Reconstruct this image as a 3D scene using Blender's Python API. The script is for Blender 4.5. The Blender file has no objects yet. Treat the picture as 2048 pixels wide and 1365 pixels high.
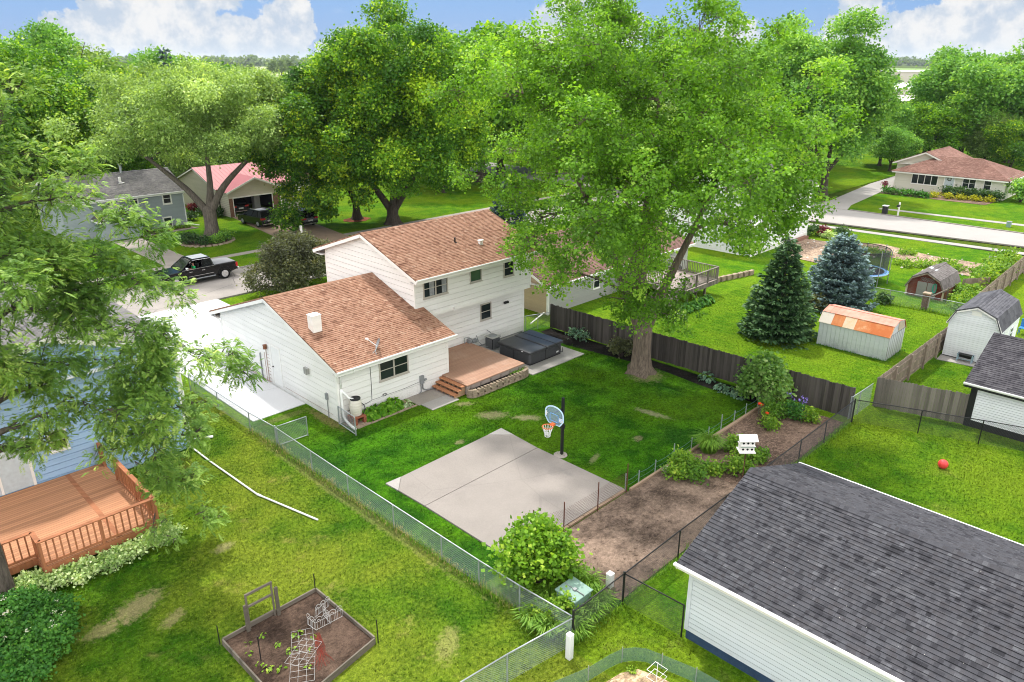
import bpy, bmesh, math, random
import numpy as np
from mathutils import Vector, Matrix
R = math.radians
scene = bpy.context.scene
COL = scene.collection

# ------------------------------------------------------------------ camera, sky, sun, exposure
CAM_H = 16.0
cam_d = bpy.data.cameras.new('camera')
cam = bpy.data.objects.new('camera', cam_d)
COL.objects.link(cam)
cam_d.sensor_width = 36.0
cam_d.lens = 36.0 * 1482.0 / 2048.0
cam_d.clip_start = 0.1
cam_d.clip_end = 12000
cam.location = (0, 0, CAM_H)
cam.rotation_euler = (R(90 - 20.77), 0, R(44.84 - 90))
scene.camera = cam
scene.view_settings.view_transform = 'Standard'
scene.view_settings.look = 'None'
scene.view_settings.gamma = 1.0
scene.view_settings.exposure = 0.9
SUN_EL, SUN_AZ = 61.0, 62.0        # azimuth measured from +X towards +Y
sd = bpy.data.lights.new('sun', 'SUN')
sd.energy = 2.45
sd.angle = R(2.5)
sd.color = (1.0, 0.96, 0.89)
sun = bpy.data.objects.new('sun', sd)
COL.objects.link(sun)
sdir = Vector((math.cos(R(SUN_EL)) * math.cos(R(SUN_AZ)), math.cos(R(SUN_EL)) * math.sin(R(SUN_AZ)), math.sin(R(SUN_EL))))
sun.rotation_euler = sdir.to_track_quat('Z', 'Y').to_euler()
sun.location = (20, 40, 60)
scene.cycles.max_bounces = 7
scene.cycles.diffuse_bounces = 4
scene.cycles.glossy_bounces = 2
scene.cycles.transmission_bounces = 4
scene.cycles.transparent_max_bounces = 8
scene.cycles.filter_width = 1.05
scene.cycles.caustics_reflective = False
scene.cycles.caustics_refractive = False

class NT:
    """small helper for building node trees"""
    def __init__(s, tree):
        s.t = tree; s.N = tree.nodes; s.L = tree.links
    def new(s, typ, ins=None, **props):
        n = s.N.new(typ)
        for k, v in props.items(): setattr(n, k, v)
        for k, v in (ins or {}).items(): s.put(n.inputs[k], v)
        return n
    def put(s, sock, v):
        if isinstance(v, bpy.types.NodeSocket): s.L.new(v, sock)
        else:
            if isinstance(v, (tuple, list)) and len(v) == 3 and len(sock.default_value) == 4: v = (*v, 1)
            sock.default_value = v
    def math(s, op, a, b=0.0, clamp=False):
        return s.new('ShaderNodeMath', {0: a, 1: b}, operation=op, use_clamp=clamp).outputs[0]
    def mix(s, f, a, b, blend='MIX'):
        n = s.new('ShaderNodeMixRGB', blend_type=blend)
        s.put(n.inputs[0], f); s.put(n.inputs[1], a); s.put(n.inputs[2], b)
        return n.outputs[0]
    def noise(s, vec, scale, detail=3.0, rough=0.55, dist=0.0):
        return s.new('ShaderNodeTexNoise', {'Vector': vec, 'Scale': scale, 'Detail': detail, 'Roughness': rough, 'Distortion': dist}).outputs[0]
    def ramp(s, f, stops, interp='LINEAR'):
        n = s.new('ShaderNodeValToRGB'); cr = n.color_ramp; cr.interpolation = interp
        while len(cr.elements) < len(stops): cr.elements.new(0.5)
        for e, (p, c) in zip(cr.elements, stops):
            e.position = p
            e.color = (c, c, c, 1) if isinstance(c, (int, float)) else (*c, 1)
        s.put(n.inputs[0], f)
        return n.outputs[0]
    def rng(s, f, a, b, c=0.0, d=1.0, smooth=False):
        return s.new('ShaderNodeMapRange', {0: f, 1: a, 2: b, 3: c, 4: d}, interpolation_type='SMOOTHSTEP' if smooth else 'LINEAR').outputs[0]
    def mapping(s, vec, scale=(1, 1, 1), loc=(0, 0, 0), rot=(0, 0, 0)):
        return s.new('ShaderNodeMapping', {'Vector': vec, 'Scale': scale, 'Location': loc, 'Rotation': rot}).outputs[0]

# ------------------------------------------------------------------ sky
def make_world():
    w = bpy.data.worlds.new('World'); scene.world = w; w.use_nodes = True
    t = NT(w.node_tree); t.N.clear()
    sky = t.new('ShaderNodeTexSky', sky_type='NISHITA')
    sky.sun_disc = False
    sky.sun_elevation = R(SUN_EL); sky.sun_rotation = R(90 - SUN_AZ)
    sky.air_density = 1.3; sky.dust_density = 0.6; sky.ozone_density = 2.2
    d = t.new('ShaderNodeTexCoord').outputs['Generated']
    def az(a, e): return (math.cos(R(e)) * math.cos(R(a)), math.cos(R(e)) * math.sin(R(a)), math.sin(R(e)))
    warp = t.new('ShaderNodeTexNoise', {'Vector': d, 'Scale': 26.0, 'Detail': 7.0, 'Roughness': 0.62})
    wv = t.new('ShaderNodeVectorMath', {0: warp.outputs['Color'], 1: (0.5, 0.5, 0.5)}, operation='SUBTRACT').outputs[0]
    wv = t.new('ShaderNodeVectorMath', {0: wv, 1: (0.085, 0.085, 0.085)}, operation='MULTIPLY').outputs[0]
    dw = t.new('ShaderNodeVectorMath', {0: d, 1: wv}, operation='ADD').outputs[0]
    # cumulus heaps that stand over the horizon: azimuth, elevation, radius (degrees)
    heaps = [(73.0, 1.2, 2.2), (71.6, 2.6, 1.7), (69.6, 2.4, 2.3), (67, 3.5, 2.6), (66.5, 0.8, 2.6), (64.0, 1.0, 2.4), (61.0, 1.4, 2.6), (60.0, 2.8, 1.6),
             (64, 5.6, 2.2), (21.8, 2.2, 1.9), (20.0, 1.2, 2.2), (17.5, 0.9, 2.5), (15.0, 3.8, 2.8), (23.0, 0.3, 1.6), (13.0, 1.6, 3.0), (18.2, 5.4, 1.6), (10, 4, 4), (80, -1, 2.6), (56, 0, 2.5), (40, 0, 5), (30, -0.5, 3.5)]
    m = None
    for (a, e, r) in heaps:
        v = t.new('ShaderNodeVectorMath', {0: dw, 1: az(a, e)}, operation='DISTANCE').outputs[1]
        k = t.rng(v, math.sin(R(r)) * 1.0, math.sin(R(r)) * 0.82, 0, 1, True)
        m = k if m is None else t.math('MAXIMUM', m, k)
    # unseen cloud added above and behind the viewpoint, brightened to light facing walls
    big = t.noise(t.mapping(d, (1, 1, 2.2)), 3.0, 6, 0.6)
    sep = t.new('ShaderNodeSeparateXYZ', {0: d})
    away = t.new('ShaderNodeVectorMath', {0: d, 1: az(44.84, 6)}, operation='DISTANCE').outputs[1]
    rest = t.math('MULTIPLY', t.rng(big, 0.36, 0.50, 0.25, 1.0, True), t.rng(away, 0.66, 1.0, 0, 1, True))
    wisps = t.math('MULTIPLY', t.rng(t.noise(t.mapping(d, (1, 1, 3)), 9.0, 6, 0.65), 0.56, 0.85, 0, 0.4, True), t.rng(sep.outputs[2], 0.0, 0.02, 0, 1))
    tex = t.noise(d, 34.0, 6, 0.6)
    ccol = t.mix(t.rng(tex, 0.36, 0.62, 0, 1, True), (0.62, 0.72, 0.86), (1.0, 1.0, 1.0))
    skyc = t.mix(1.0, sky.outputs[0], (0.115, 0.115, 0.115), 'MULTIPLY')
    tint = t.mix(0.85, skyc, (0.050, 0.170, 0.415))
    m = t.math('MAXIMUM', m, wisps)
    col = t.mix(m, tint, t.mix(1.0, ccol, (0.49, 0.49, 0.49), 'MULTIPLY'))
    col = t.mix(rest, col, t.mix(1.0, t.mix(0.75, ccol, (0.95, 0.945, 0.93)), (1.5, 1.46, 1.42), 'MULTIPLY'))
    # bright haze right on the horizon
    hz = t.rng(t.math('ABSOLUTE', sep.outputs[2]), 0.0, 0.035, 0.35, 0.0, True)
    col = t.mix(hz, col, (0.38, 0.43, 0.46))
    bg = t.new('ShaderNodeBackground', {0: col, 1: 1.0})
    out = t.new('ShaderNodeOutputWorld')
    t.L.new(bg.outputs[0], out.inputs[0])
make_world()

# ------------------------------------------------------------------ materials
MATS = {}
def material(name):
    m = bpy.data.materials.new(name); m.use_nodes = True
    t = NT(m.node_tree); t.N.clear()
    out = t.new('ShaderNodeOutputMaterial')
    MATS[name] = m
    return m, t, out
def coords(t, kind='Object'):
    return t.new('ShaderNodeTexCoord').outputs[kind]
def finish(t, out, color, rough=0.8, spec=0.25, bump=None, bstr=0.3, bdist=0.02, metal=0.0):
    p = t.new('ShaderNodeBsdfPrincipled', {'Base Color': color, 'Roughness': rough, 'Specular IOR Level': spec, 'Metallic': metal})
    if bump is not None:
        b = t.new('ShaderNodeBump', {'Strength': bstr, 'Distance': bdist, 'Height': bump})
        t.L.new(b.outputs[0], p.inputs['Normal'])
    t.L.new(p.outputs[0], out.inputs[0])
    return p
def shade(c, k): return tuple(min(1, x * k) for x in c)
def plain(name, c, rough=0.6, spec=0.3, var=0.12, scale=6.0, metal=0.0, bump=0.0):
    m, t, o = material(name); v = coords(t)
    n = t.noise(v, scale, 4); f = t.noise(v, scale * 9, 2)
    n = t.math('ADD', t.math('MULTIPLY', n, 0.7), t.math('MULTIPLY', f, 0.3))
    col = t.mix(t.rng(n, 0.3, 0.7), shade(c, 1 - var), shade(c, 1 + var))
    finish(t, o, col, rough, spec, f if bump else None, bump, 0.01, metal)
    return m
def glass(name, c=(0.015, 0.02, 0.022)):
    m, t, o = material(name)
    finish(t, o, t.mix(t.noise(coords(t), 1.1, 2), shade(c, 0.4), shade(c, 2.2)), 0.06, 0.5)
    return m
def lawn(name, dark, light, yellow, yamt=0.5, dry=(0.42, 0.30, 0.13), dryamt=0.0, patches=(), blue=0.0, stripes=0.0):
    m, t, o = material(name); v = coords(t)
    big = t.noise(v, 0.16, 3, 0.6); mid = t.noise(v, 0.9, 4, 0.65); fine = t.noise(v, 7.0, 4, 0.7); grit = t.noise(t.mapping(v, (1, 1, 0.2)), 26.0, 4, 0.75)
    col = t.mix(t.rng(mid, 0.36, 0.66, 0, 1, True), dark, light)
    col = t.mix(t.math('MULTIPLY', t.rng(t.math('ADD', big, t.math('MULTIPLY', fine, 0.25)), 0.52, 0.78, 0, 1, True), yamt), col, yellow)
    if blue: col = t.mix(t.rng(t.noise(t.mapping(v, (1, 1, 1), (7, 3, 0)), 0.35, 3), 0.5, 0.7, 0, blue, True), col, (dark[0] * 0.7, dark[1] * 0.8, dark[2] * 2.2))
    if dryamt: col = t.mix(t.math('MULTIPLY', t.rng(t.noise(t.mapping(v, (1, 1, 1), (31, 17, 0)), 0.55, 6, 0.7), 0.56, 0.72, 0, 1, True), dryamt), col, dry)
    if stripes:
        sx = t.new('ShaderNodeTexWave', {'Vector': v, 'Scale': 0.55, 'Distortion': 3.0, 'Detail': 2.0}, bands_direction='X').outputs[1]
        col = t.mix(t.rng(sx, 0.3, 0.9, 0, stripes), col, yellow)
    col = t.mix(1.0, col, t.ramp(fine, [(0.28, 0.55), (0.5, 1.0), (0.72, 1.55)]), 'MULTIPLY')
    col = t.mix(1.0, col, t.ramp(grit, [(0.25, 0.55), (0.5, 1.0), (0.75, 1.5)]), 'MULTIPLY')
    fl = t.noise(t.mapping(v, (1, 1, 0.2), (5, 9, 0)), 17.0, 5, 0.8)
    col = t.mix(t.rng(fl, 0.56, 0.72, 0, 0.42), col, (0.30, 0.29, 0.12))
    col = t.mix(t.rng(fl, 0.42, 0.30, 0, 0.5), col, shade(dark, 0.6))
    vv = t.new('ShaderNodeAttribute', attribute_name='v').outputs['Fac']
    col = t.mix(1.0, col, t.ramp(vv, [(0.0, 0.46), (0.02, 0.22), (0.6, 0.52), (1.0, 0.98)]), 'MULTIPLY')
    col = t.mix(1.0, col, (2.15, 2.15, 2.15), 'MULTIPLY')
    wob = t.math('MULTIPLY', t.math('SUBTRACT', t.noise(v, 4.5, 8, 0.8), 0.5), 3.4)
    for (x, y, rx, ry, ang, c) in patches:
        q = t.mapping(t.new('ShaderNodeVectorMath', {0: v, 1: (x, y, 0)}, operation='SUBTRACT').outputs[0], rot=(0, 0, R(-ang)))
        q = t.new('ShaderNodeVectorMath', {0: q, 1: (1 / rx, 1 / ry, 0)}, operation='MULTIPLY').outputs[0]
        dd = t.math('ADD', t.new('ShaderNodeVectorMath', {0: q}, operation='LENGTH').outputs[1], wob)
        col = t.mix(t.math('MULTIPLY', t.rng(dd, 1.25, 0.45, 0, 0.66, True), t.rng(grit, 0.3, 0.65, 0.15, 1.0)), col, t.mix(fine, shade(c, 0.6), shade(c, 1.3)))
    b = t.math('ADD', t.math('MULTIPLY', fine, 0.6), grit)
    finish(t, o, col, 0.9, 0.03, b, 0.55, 0.05)
    return m
def concrete(name, c, var=0.1, blotch=0.0, scale=0.6, crack=0.0):
    m, t, o = material(name); v = coords(t)
    a = t.noise(v, scale, 5, 0.6); f = t.noise(v, 22, 3, 0.7); q = t.noise(v, 110, 2, 0.6)
    col = t.mix(t.rng(a, 0.3, 0.7), shade(c, 1 - var), shade(c, 1 + var))
    col = t.mix(1.0, col, t.ramp(f, [(0.3, 0.9), (0.7, 1.06)]), 'MULTIPLY')
    col = t.mix(1.0, col, t.ramp(q, [(0.3, 0.9), (0.7, 1.08)]), 'MULTIPLY')
    if blotch: col = t.mix(t.rng(t.noise(v, 0.35, 6, 0.7), 0.52, 0.75, 0, blotch, True), col, shade(c, 0.62))  # broad stains darken the slab unevenly
    if crack:
        vo = t.new('ShaderNodeTexVoronoi', {'Vector': t.mix(0.06, v, t.new('ShaderNodeTexNoise', {'Vector': v, 'Scale': 1.5}).outputs[1]), 'Scale': 0.22}, feature='DISTANCE_TO_EDGE').outputs[0]
        col = t.mix(t.rng(vo, 0.006, 0.002, 0, crack), col, shade(c, 0.3))
    finish(t, o, col, 0.88, 0.15, q, 0.12, 0.01)
    return m
def soil(name, c, chips=0.0, var=0.4):
    m, t, o = material(name); v = coords(t)
    a = t.noise(v, 0.55, 5, 0.65); f = t.noise(v, 6, 5, 0.7); g = t.noise(v, 30, 3, 0.7)
    col = t.mix(t.rng(a, 0.35, 0.65, 0, 1, True), shade(c, 1 - var), shade(c, 1 + var * 1.4))
    col = t.mix(1.0, col, t.ramp(f, [(0.3, 0.6), (0.7, 1.4)]), 'MULTIPLY')
    col = t.mix(1.0, col, t.ramp(g, [(0.3, 0.6), (0.7, 1.4)]), 'MULTIPLY')
    if chips:
        vo = t.new('ShaderNodeTexVoronoi', {'Vector': t.mapping(v, (1, 2.2, 1), rot=(0, 0, 0.6)), 'Scale': 9.0}).outputs['Color']
        col = t.mix(t.rng(t.new('ShaderNodeSeparateColor', {0: vo}).outputs[0], 0.55, 1.0, 0, chips), col, shade(c, 2.4))
    finish(t, o, col, 0.95, 0.08, t.math('ADD', f, t.math('MULTIPLY', g, 0.6)), 0.8, 0.06)
    return m
def shingles(name, pal, axis='X', tab=0.30, row=0.14, blotch=None, patch=0.0, streak=0.0):
    """laid in courses: the brick cells are the tabs; axis = direction of the ridge"""
    m, t, o = material(name); v = coords(t)
    if axis == 'Y': v = t.mapping(v, rot=(0, 0, R(90)))
    br = t.new('ShaderNodeTexBrick', {'Vector': v, 'Color1': (0, 0, 0), 'Color2': (1, 1, 1), 'Mortar': (0.35, 0.35, 0.35), 'Scale': 1.0, 'Mortar Size': 0.006, 'Bias': 0.0, 'Brick Width': tab, 'Row Height': row}, offset=0.37)
    br2 = t.new('ShaderNodeTexBrick', {'Vector': t.mapping(v, loc=(0.11, 0, 0)), 'Color1': (0, 0, 0), 'Color2': (1, 1, 1), 'Mortar': (0.5, 0.5, 0.5), 'Scale': 1.0, 'Mortar Size': 0.002, 'Bias': 0.0, 'Brick Width': tab * 0.43, 'Row Height': row}, offset=0.61)
    f = t.math('ADD', t.math('MULTIPLY', br.outputs[0], 0.55), t.math('MULTIPLY', br2.outputs[0], 0.45))
    n = len(pal)
    col = t.ramp(f, [(i / (n - 1) * 0.9 + 0.05, c) for i, c in enumerate(pal)])
    w = t.noise(v, 0.45, 5, 0.65)
    if patch: col = t.mix(1.0, col, t.ramp(w, [(0.3, 1 - patch), (0.7, 1 + patch)]), 'MULTIPLY')
    if streak: col = t.mix(t.rng(t.noise(t.mapping(v, (0.5, 2.5, 1)), 0.8, 6, 0.7), 0.5, 0.75, 0, streak, True), col, shade(pal[0], 0.45))
    if blotch:  # soft darker patches at given places and angles
        for (x, y, rx, ry, ang) in blotch:
            q = t.mapping(t.new('ShaderNodeVectorMath', {0: coords(t), 1: (x, y, 0)}, operation='SUBTRACT').outputs[0], rot=(0, 0, R(-ang)))
            q = t.new('ShaderNodeVectorMath', {0: q, 1: (1 / rx, 1 / ry, 0)}, operation='MULTIPLY').outputs[0]
            dd = t.math('ADD', t.new('ShaderNodeVectorMath', {0: q}, operation='LENGTH').outputs[1], t.math('MULTIPLY', t.math('SUBTRACT', w, 0.5), 1.8))
            col = t.mix(t.rng(dd, 1.3, 0.2, 0, 0.5, True), col, shade(pal[0], 0.55))
    g = t.noise(v, 60, 2, 0.6)
    col = t.mix(1.0, col, t.ramp(g, [(0.3, 0.82), (0.7, 1.18)]), 'MULTIPLY')
    finish(t, o, col, 0.92, 0.12, t.math('ADD', t.math('MULTIPLY', f, 0.5), g), 0.35, 0.012)
    return m
def paint(name, c, dirt=0.1, dirtc=(0.35, 0.33, 0.30), rough=0.5):
    m, t, o = material(name); v = coords(t)
    a = t.noise(t.mapping(v, (1, 1, 0.35)), 0.8, 5, 0.65); f = t.noise(v, 14, 3, 0.7)
    col = t.mix(t.rng(a, 0.3, 0.7), shade(c, 0.95), shade(c, 1.03))
    col = t.mix(t.math('MULTIPLY', t.rng(t.math('ADD', a, t.math('MULTIPLY', f, 0.3)), 0.62, 0.85, 0, 1, True), dirt), col, dirtc)
    zz = t.new('ShaderNodeSeparateXYZ', {0: v}).outputs[2]
    col = t.mix(t.math('MULTIPLY', t.rng(zz, 0.05, 0.75, 0.55, 0.0), t.rng(t.math('ADD', t.math('MULTIPLY', a, 0.6), t.math('MULTIPLY', f, 0.5)), 0.45, 0.7)), col, dirtc)
    col = t.mix(1.0, col, t.ramp(t.noise(t.mapping(v, (0.25, 0.25, 3.3), (3, 1, 0)), 1.0, 2), [(0.3, 0.93), (0.7, 1.04)]), 'MULTIPLY')
    finish(t, o, col, rough, 0.25, f, 0.05, 0.01)
    return m
def wood(name, c, axis='Z', var=0.35, plank=0.14, gap=0.0, rough=0.75, wear=None):
    """boards side by side along the axis that is left over; grain runs along `axis`"""
    m, t, o = material(name); v = coords(t)
    sc = {'X': (0.6, 9, 9), 'Y': (9, 0.6, 9), 'Z': (9, 9, 0.6)}[axis]
    g = t.noise(t.mapping(v, sc), 2.0, 4, 0.6)
    sp = t.new('ShaderNodeSeparateXYZ', {0: v})
    across = sp.outputs[1] if axis == 'X' else sp.outputs[0] if axis == 'Y' else t.math('ADD', sp.outputs[0], sp.outputs[1])
    cell = t.math('FLOOR', t.math('DIVIDE', across, plank))
    wn = t.new('ShaderNodeTexWhiteNoise', {1: cell}, noise_dimensions='1D').outputs[0]
    f = t.math('ADD', t.math('MULTIPLY', g, 0.55), t.math('MULTIPLY', wn, 0.45))
    col = t.mix(t.rng(f, 0.2, 0.8), shade(c, 1 - var), shade(c, 1 + var))
    if wear: col = t.mix(t.rng(t.noise(v, 0.9, 5, 0.65), 0.48, 0.7, 0, 0.6, True), col, wear)
    if gap:
        fr = t.math('FRACT', t.math('DIVIDE', across, plank))
        col = t.mix(t.math('LESS_THAN', fr, gap), col, shade(c, 0.15))
    finish(t, o, col, rough, 0.2, g, 0.25, 0.01)
    return m
def leaf(name, lo, hi, hi2=None, trans=0.45, gloss=0.22, tk=1.25):
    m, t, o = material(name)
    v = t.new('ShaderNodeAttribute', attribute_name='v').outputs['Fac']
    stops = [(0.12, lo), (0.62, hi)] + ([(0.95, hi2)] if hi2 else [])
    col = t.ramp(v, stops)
    p = t.new('ShaderNodeBsdfPrincipled', {'Base Color': col, 'Roughness': 0.5, 'Specular IOR Level': gloss})
    tr = t.new('ShaderNodeBsdfTranslucent', {0: t.mix(1.0, col, (1.25 * tk, 1.2 * tk, 0.45 * tk), 'MULTIPLY')})
    mx = t.new('ShaderNodeMixShader', {0: trans})
    t.L.new(p.outputs[0], mx.inputs[1]); t.L.new(tr.outputs[0], mx.inputs[2])
    t.L.new(mx.outputs[0], o.inputs[0])
    return m
def bark(name, c, dark=0.5):
    m, t, o = material(name); v = coords(t)
    g = t.noise(t.mapping(v, (5, 5, 0.9)), 2.2, 6, 0.7); w = t.noise(v, 1.2, 4)
    col = t.mix(t.rng(g, 0.35, 0.65), shade(c, dark), shade(c, 1.3))
    col = t.mix(t.rng(w, 0.4, 0.7, 0, 0.5), col, shade(c, 0.7))
    finish(t, o, col, 0.95, 0.1, g, 0.9, 0.06)
    return m

# ------------------------------------------------------------------ mesh helpers
class MB:
    def __init__(s): s.v = []; s.f = []; s.m2 = []
    def add(s, vs, fs):
        o = len(s.v); s.v.extend([tuple(p) for p in vs]); s.f.extend([tuple(i + o for i in f) for f in fs]); return s
    def box(s, a, b):
        x0, y0, z0 = [min(p, q) for p, q in zip(a, b)]; x1, y1, z1 = [max(p, q) for p, q in zip(a, b)]
        return s.add([(x0, y0, z0), (x1, y0, z0), (x1, y1, z0), (x0, y1, z0), (x0, y0, z1), (x1, y0, z1), (x1, y1, z1), (x0, y1, z1)],
                     [(0, 3, 2, 1), (4, 5, 6, 7), (0, 1, 5, 4), (1, 2, 6, 5), (2, 3, 7, 6), (3, 0, 4, 7)])
    def beam(s, p, q, w, h, up=(0, 0, 1)):
        """rectangular bar from p to q, w wide, h deep"""
        p, q = Vector(p), Vector(q); d = (q - p).normalized(); u = Vector(up)
        if abs(d.dot(u)) > 0.98: u = Vector((1, 0, 0))
        r = d.cross(u).normalized() * w / 2; u = r.cross(d).normalized() * h / 2
        vs = [p - r - u, p + r - u, p + r + u, p - r + u, q - r - u, q + r - u, q + r + u, q - r + u]
        return s.add(vs, [(0, 1, 2, 3), (7, 6, 5, 4), (0, 4, 5, 1), (1, 5, 6, 2), (2, 6, 7, 3), (3, 7, 4, 0)])
    def tube(s, pts, rad, n=6, cap=True):
        pts = [Vector(p) for p in pts]
        if not isinstance(rad, (list, tuple)): rad = [rad] * len(pts)
        vs, fs = [], []
        u = None
        for i, p in enumerate(pts):
            d = (pts[min(i + 1, len(pts) - 1)] - pts[max(i - 1, 0)])
            d = d.normalized() if d.length > 1e-9 else Vector((0, 0, 1))
            if u is None or abs(u.dot(d)) > 0.95: u = d.orthogonal().normalized()
            u = (u - d * u.dot(d)).normalized(); w = d.cross(u)
            for k in range(n):
                a = 2 * math.pi * k / n
                vs.append(p + (u * math.cos(a) + w * math.sin(a)) * rad[i])
        for i in range(len(pts) - 1):
            for k in range(n):
                a, b = i * n + k, i * n + (k + 1) % n
                fs.append((a, b, b + n, a + n))
        if cap:
            fs.append(tuple(reversed(range(n)))); fs.append(tuple(range((len(pts) - 1) * n, len(pts) * n)))
        return s.add(vs, fs)
    def cyl(s, base, r, h, n=16, r2=None): return s.tube([base, (base[0], base[1], base[2] + h)], [r, r if r2 is None else r2], n)
    def prism(s, poly, vec):
        n = len(poly); vec = Vector(vec); a = [Vector(p) for p in poly]; b = [p + vec for p in a]
        return s.add(a + b, [tuple(reversed(range(n))), tuple(range(n, 2 * n))] + [(i, (i + 1) % n, (i + 1) % n + n, i + n) for i in range(n)])
    def quad(s, *ps): return s.add(ps, [tuple(range(len(ps)))])
    def lathe(s, prof, c, n=20):
        vs, fs = [], []
        for r, z in prof:
            for k in range(n):
                a = 2 * math.pi * k / n; vs.append((c[0] + r * math.cos(a), c[1] + r * math.sin(a), c[2] + z))
        for i in range(len(prof) - 1):
            for k in range(n):
                a, b = i * n + k, i * n + (k + 1) % n; fs.append((a, b, b + n, a + n))
        return s.add(vs, fs)
    def ball(s, c, r, nu=14, nv=9, sc=(1, 1, 1)):
        vs, fs = [], []
        for j in range(nv + 1):
            th = math.pi * j / nv
            for k in range(nu):
                a = 2 * math.pi * k / nu
                vs.append((c[0] + r * sc[0] * math.sin(th) * math.cos(a), c[1] + r * sc[1] * math.sin(th) * math.sin(a), c[2] + r * sc[2] * math.cos(th)))
        for j in range(nv):
            for k in range(nu):
                a, b = j * nu + k, j * nu + (k + 1) % nu; fs.append((a, a + nu, b + nu, b))
        return s.add(vs, fs)
    def build(s, name, mat, parent=None, smooth=False, bevel=0.0, seg=2, local=False):
        me = bpy.data.meshes.new(name)
        vs = s.v
        if parent is not None and not local:
            o = world_loc(parent); vs = [(x - o[0], y - o[1], z - o[2]) for x, y, z in vs]
        me.from_pydata(vs, [], s.f)
        if bevel or smooth:
            bm = bmesh.new(); bm.from_mesh(me)
            bmesh.ops.remove_doubles(bm, verts=bm.verts, dist=1e-5)
            if bevel:
                es = [e for e in bm.edges if len(e.link_faces) == 2 and e.calc_face_angle(0) > 0.5]
                bmesh.ops.bevel(bm, geom=es, offset=bevel, segments=seg, profile=0.5, affect='EDGES', clamp_overlap=True)
            bm.to_mesh(me); bm.free()
            if smooth:
                for p in me.polygons: p.use_smooth = True
        me.materials.append(MATS[mat] if isinstance(mat, str) else mat)
        if s.m2:
            me.materials.append(MATS['brown_edge_shadow' if 'terra' in mat or 'rose' in mat or 'brown' in mat else 'asphalt_edge_shadow'])
            for i in s.m2: me.polygons[i].material_index = 1
        ob = bpy.data.objects.new(name, me); COL.objects.link(ob)
        if parent is not None: ob.parent = parent
        return ob
def each(name, mat, parent, boxes, **k):
    for p, q in boxes: MB().box(p, q).build(name, mat, parent, **k)
def world_loc(o):
    p = Vector((0, 0, 0))
    while o is not None: p = p + o.location; o = o.parent
    return p
def tag(o, label, cat=None, group=None, kind=None):
    o['label'] = label
    if cat: o['category'] = cat
    if group: o['group'] = group
    if kind: o['kind'] = kind
    return o
def thing(name, label, cat, loc=(0, 0, 0), group=None, rz=0.0):
    o = bpy.data.objects.new(name, None); COL.objects.link(o)
    o.location = loc; o.rotation_euler = (0, 0, rz); o.empty_display_size = 0.3
    return tag(o, label, cat, group)
def sheet(name, polys, z, mat, label, cat, kind='structure', thick=0.0):
    b = MB()
    for p in polys:
        if len(p) == 4 and not hasattr(p[0], '__len__'):
            x0, y0, x1, y1 = p; p = [(x0, y0), (x1, y0), (x1, y1), (x0, y1)]
        if thick: b.prism([(x, y, z - thick) for x, y in p], (0, 0, thick))
        else: b.quad(*[(x, y, z) for x, y in p])
    return tag(b.build(name, mat), label, cat, None, kind)
def copy_tree(o, parent=None):
    c = o.copy(); COL.objects.link(c); c.parent = parent
    for ch in list(o.children): copy_tree(ch, c)
    return c
def card_mesh(name, P, A, B, val, mat, fold=0.0, N=None):
    """many leaf faces: P base point, A long axis vector, B half-width vector, val per-leaf shade"""
    n = len(P)
    V = np.empty((n, 4, 3), np.float32)
    mid = P + A * 0.45
    off = 0 if N is None else N * fold
    V[:, 0] = P; V[:, 1] = mid + B + off; V[:, 2] = P + A; V[:, 3] = mid - B + off
    me = bpy.data.meshes.new(name)
    me.vertices.add(n * 4); me.loops.add(n * 4); me.polygons.add(n)
    me.vertices.foreach_set('co', V.reshape(-1))
    me.loops.foreach_set('vertex_index', np.arange(n * 4, dtype=np.int32))
    me.polygons.foreach_set('loop_start', np.arange(0, n * 4, 4, dtype=np.int32))
    me.update(calc_edges=True)
    at = me.attributes.new('v', 'FLOAT', 'FACE')
    at.data.foreach_set('value', np.clip(val, 0, 1).astype(np.float32))
    me.materials.append(MATS[mat])
    return me
def unit(a): return a / (np.linalg.norm(a, axis=-1, keepdims=True) + 1e-9)
def link_mesh(me, name, parent=None):
    o = bpy.data.objects.new(name, me); COL.objects.link(o)
    if parent is not None: o.parent = parent
    return o

# ------------------------------------------------------------------ material set
lawn('lawn_main', (0.014, 0.066, 0.0026), (0.045, 0.142, 0.0043), (0.085, 0.156, 0.0043), 0.5, blue=0.6,
     patches=[(22.1, 23.3, 0.75, 0.42, -40, (0.40, 0.30, 0.21)), (23.1, 21.9, 0.7, 0.3, -50, (0.40, 0.31, 0.22)), (27.67, 17.95, 0.95, 0.24, -82, (0.36, 0.28, 0.22)), (25.1, 16.95, 0.3, 0.22, 0, (0.34, 0.27, 0.17)),
              (22.0, 25.15, 0.55, 0.25, -40, (0.36, 0.27, 0.18)), (31.3, 20.9, 1.0, 0.9, 0, (0.33, 0.26, 0.16)), (19.2, 22.4, 0.25, 0.2, 0, (0.34, 0.27, 0.17)), (22.3, 17.2, 0.5, 0.15, 20, (0.3, 0.26, 0.15)), (16.2, 28.6, 0.3, 1.6, 0, (0.28, 0.17, 0.10)), (14.9, 30.2, 1.2, 0.3, 0, (0.20, 0.17, 0.08))])
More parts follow.
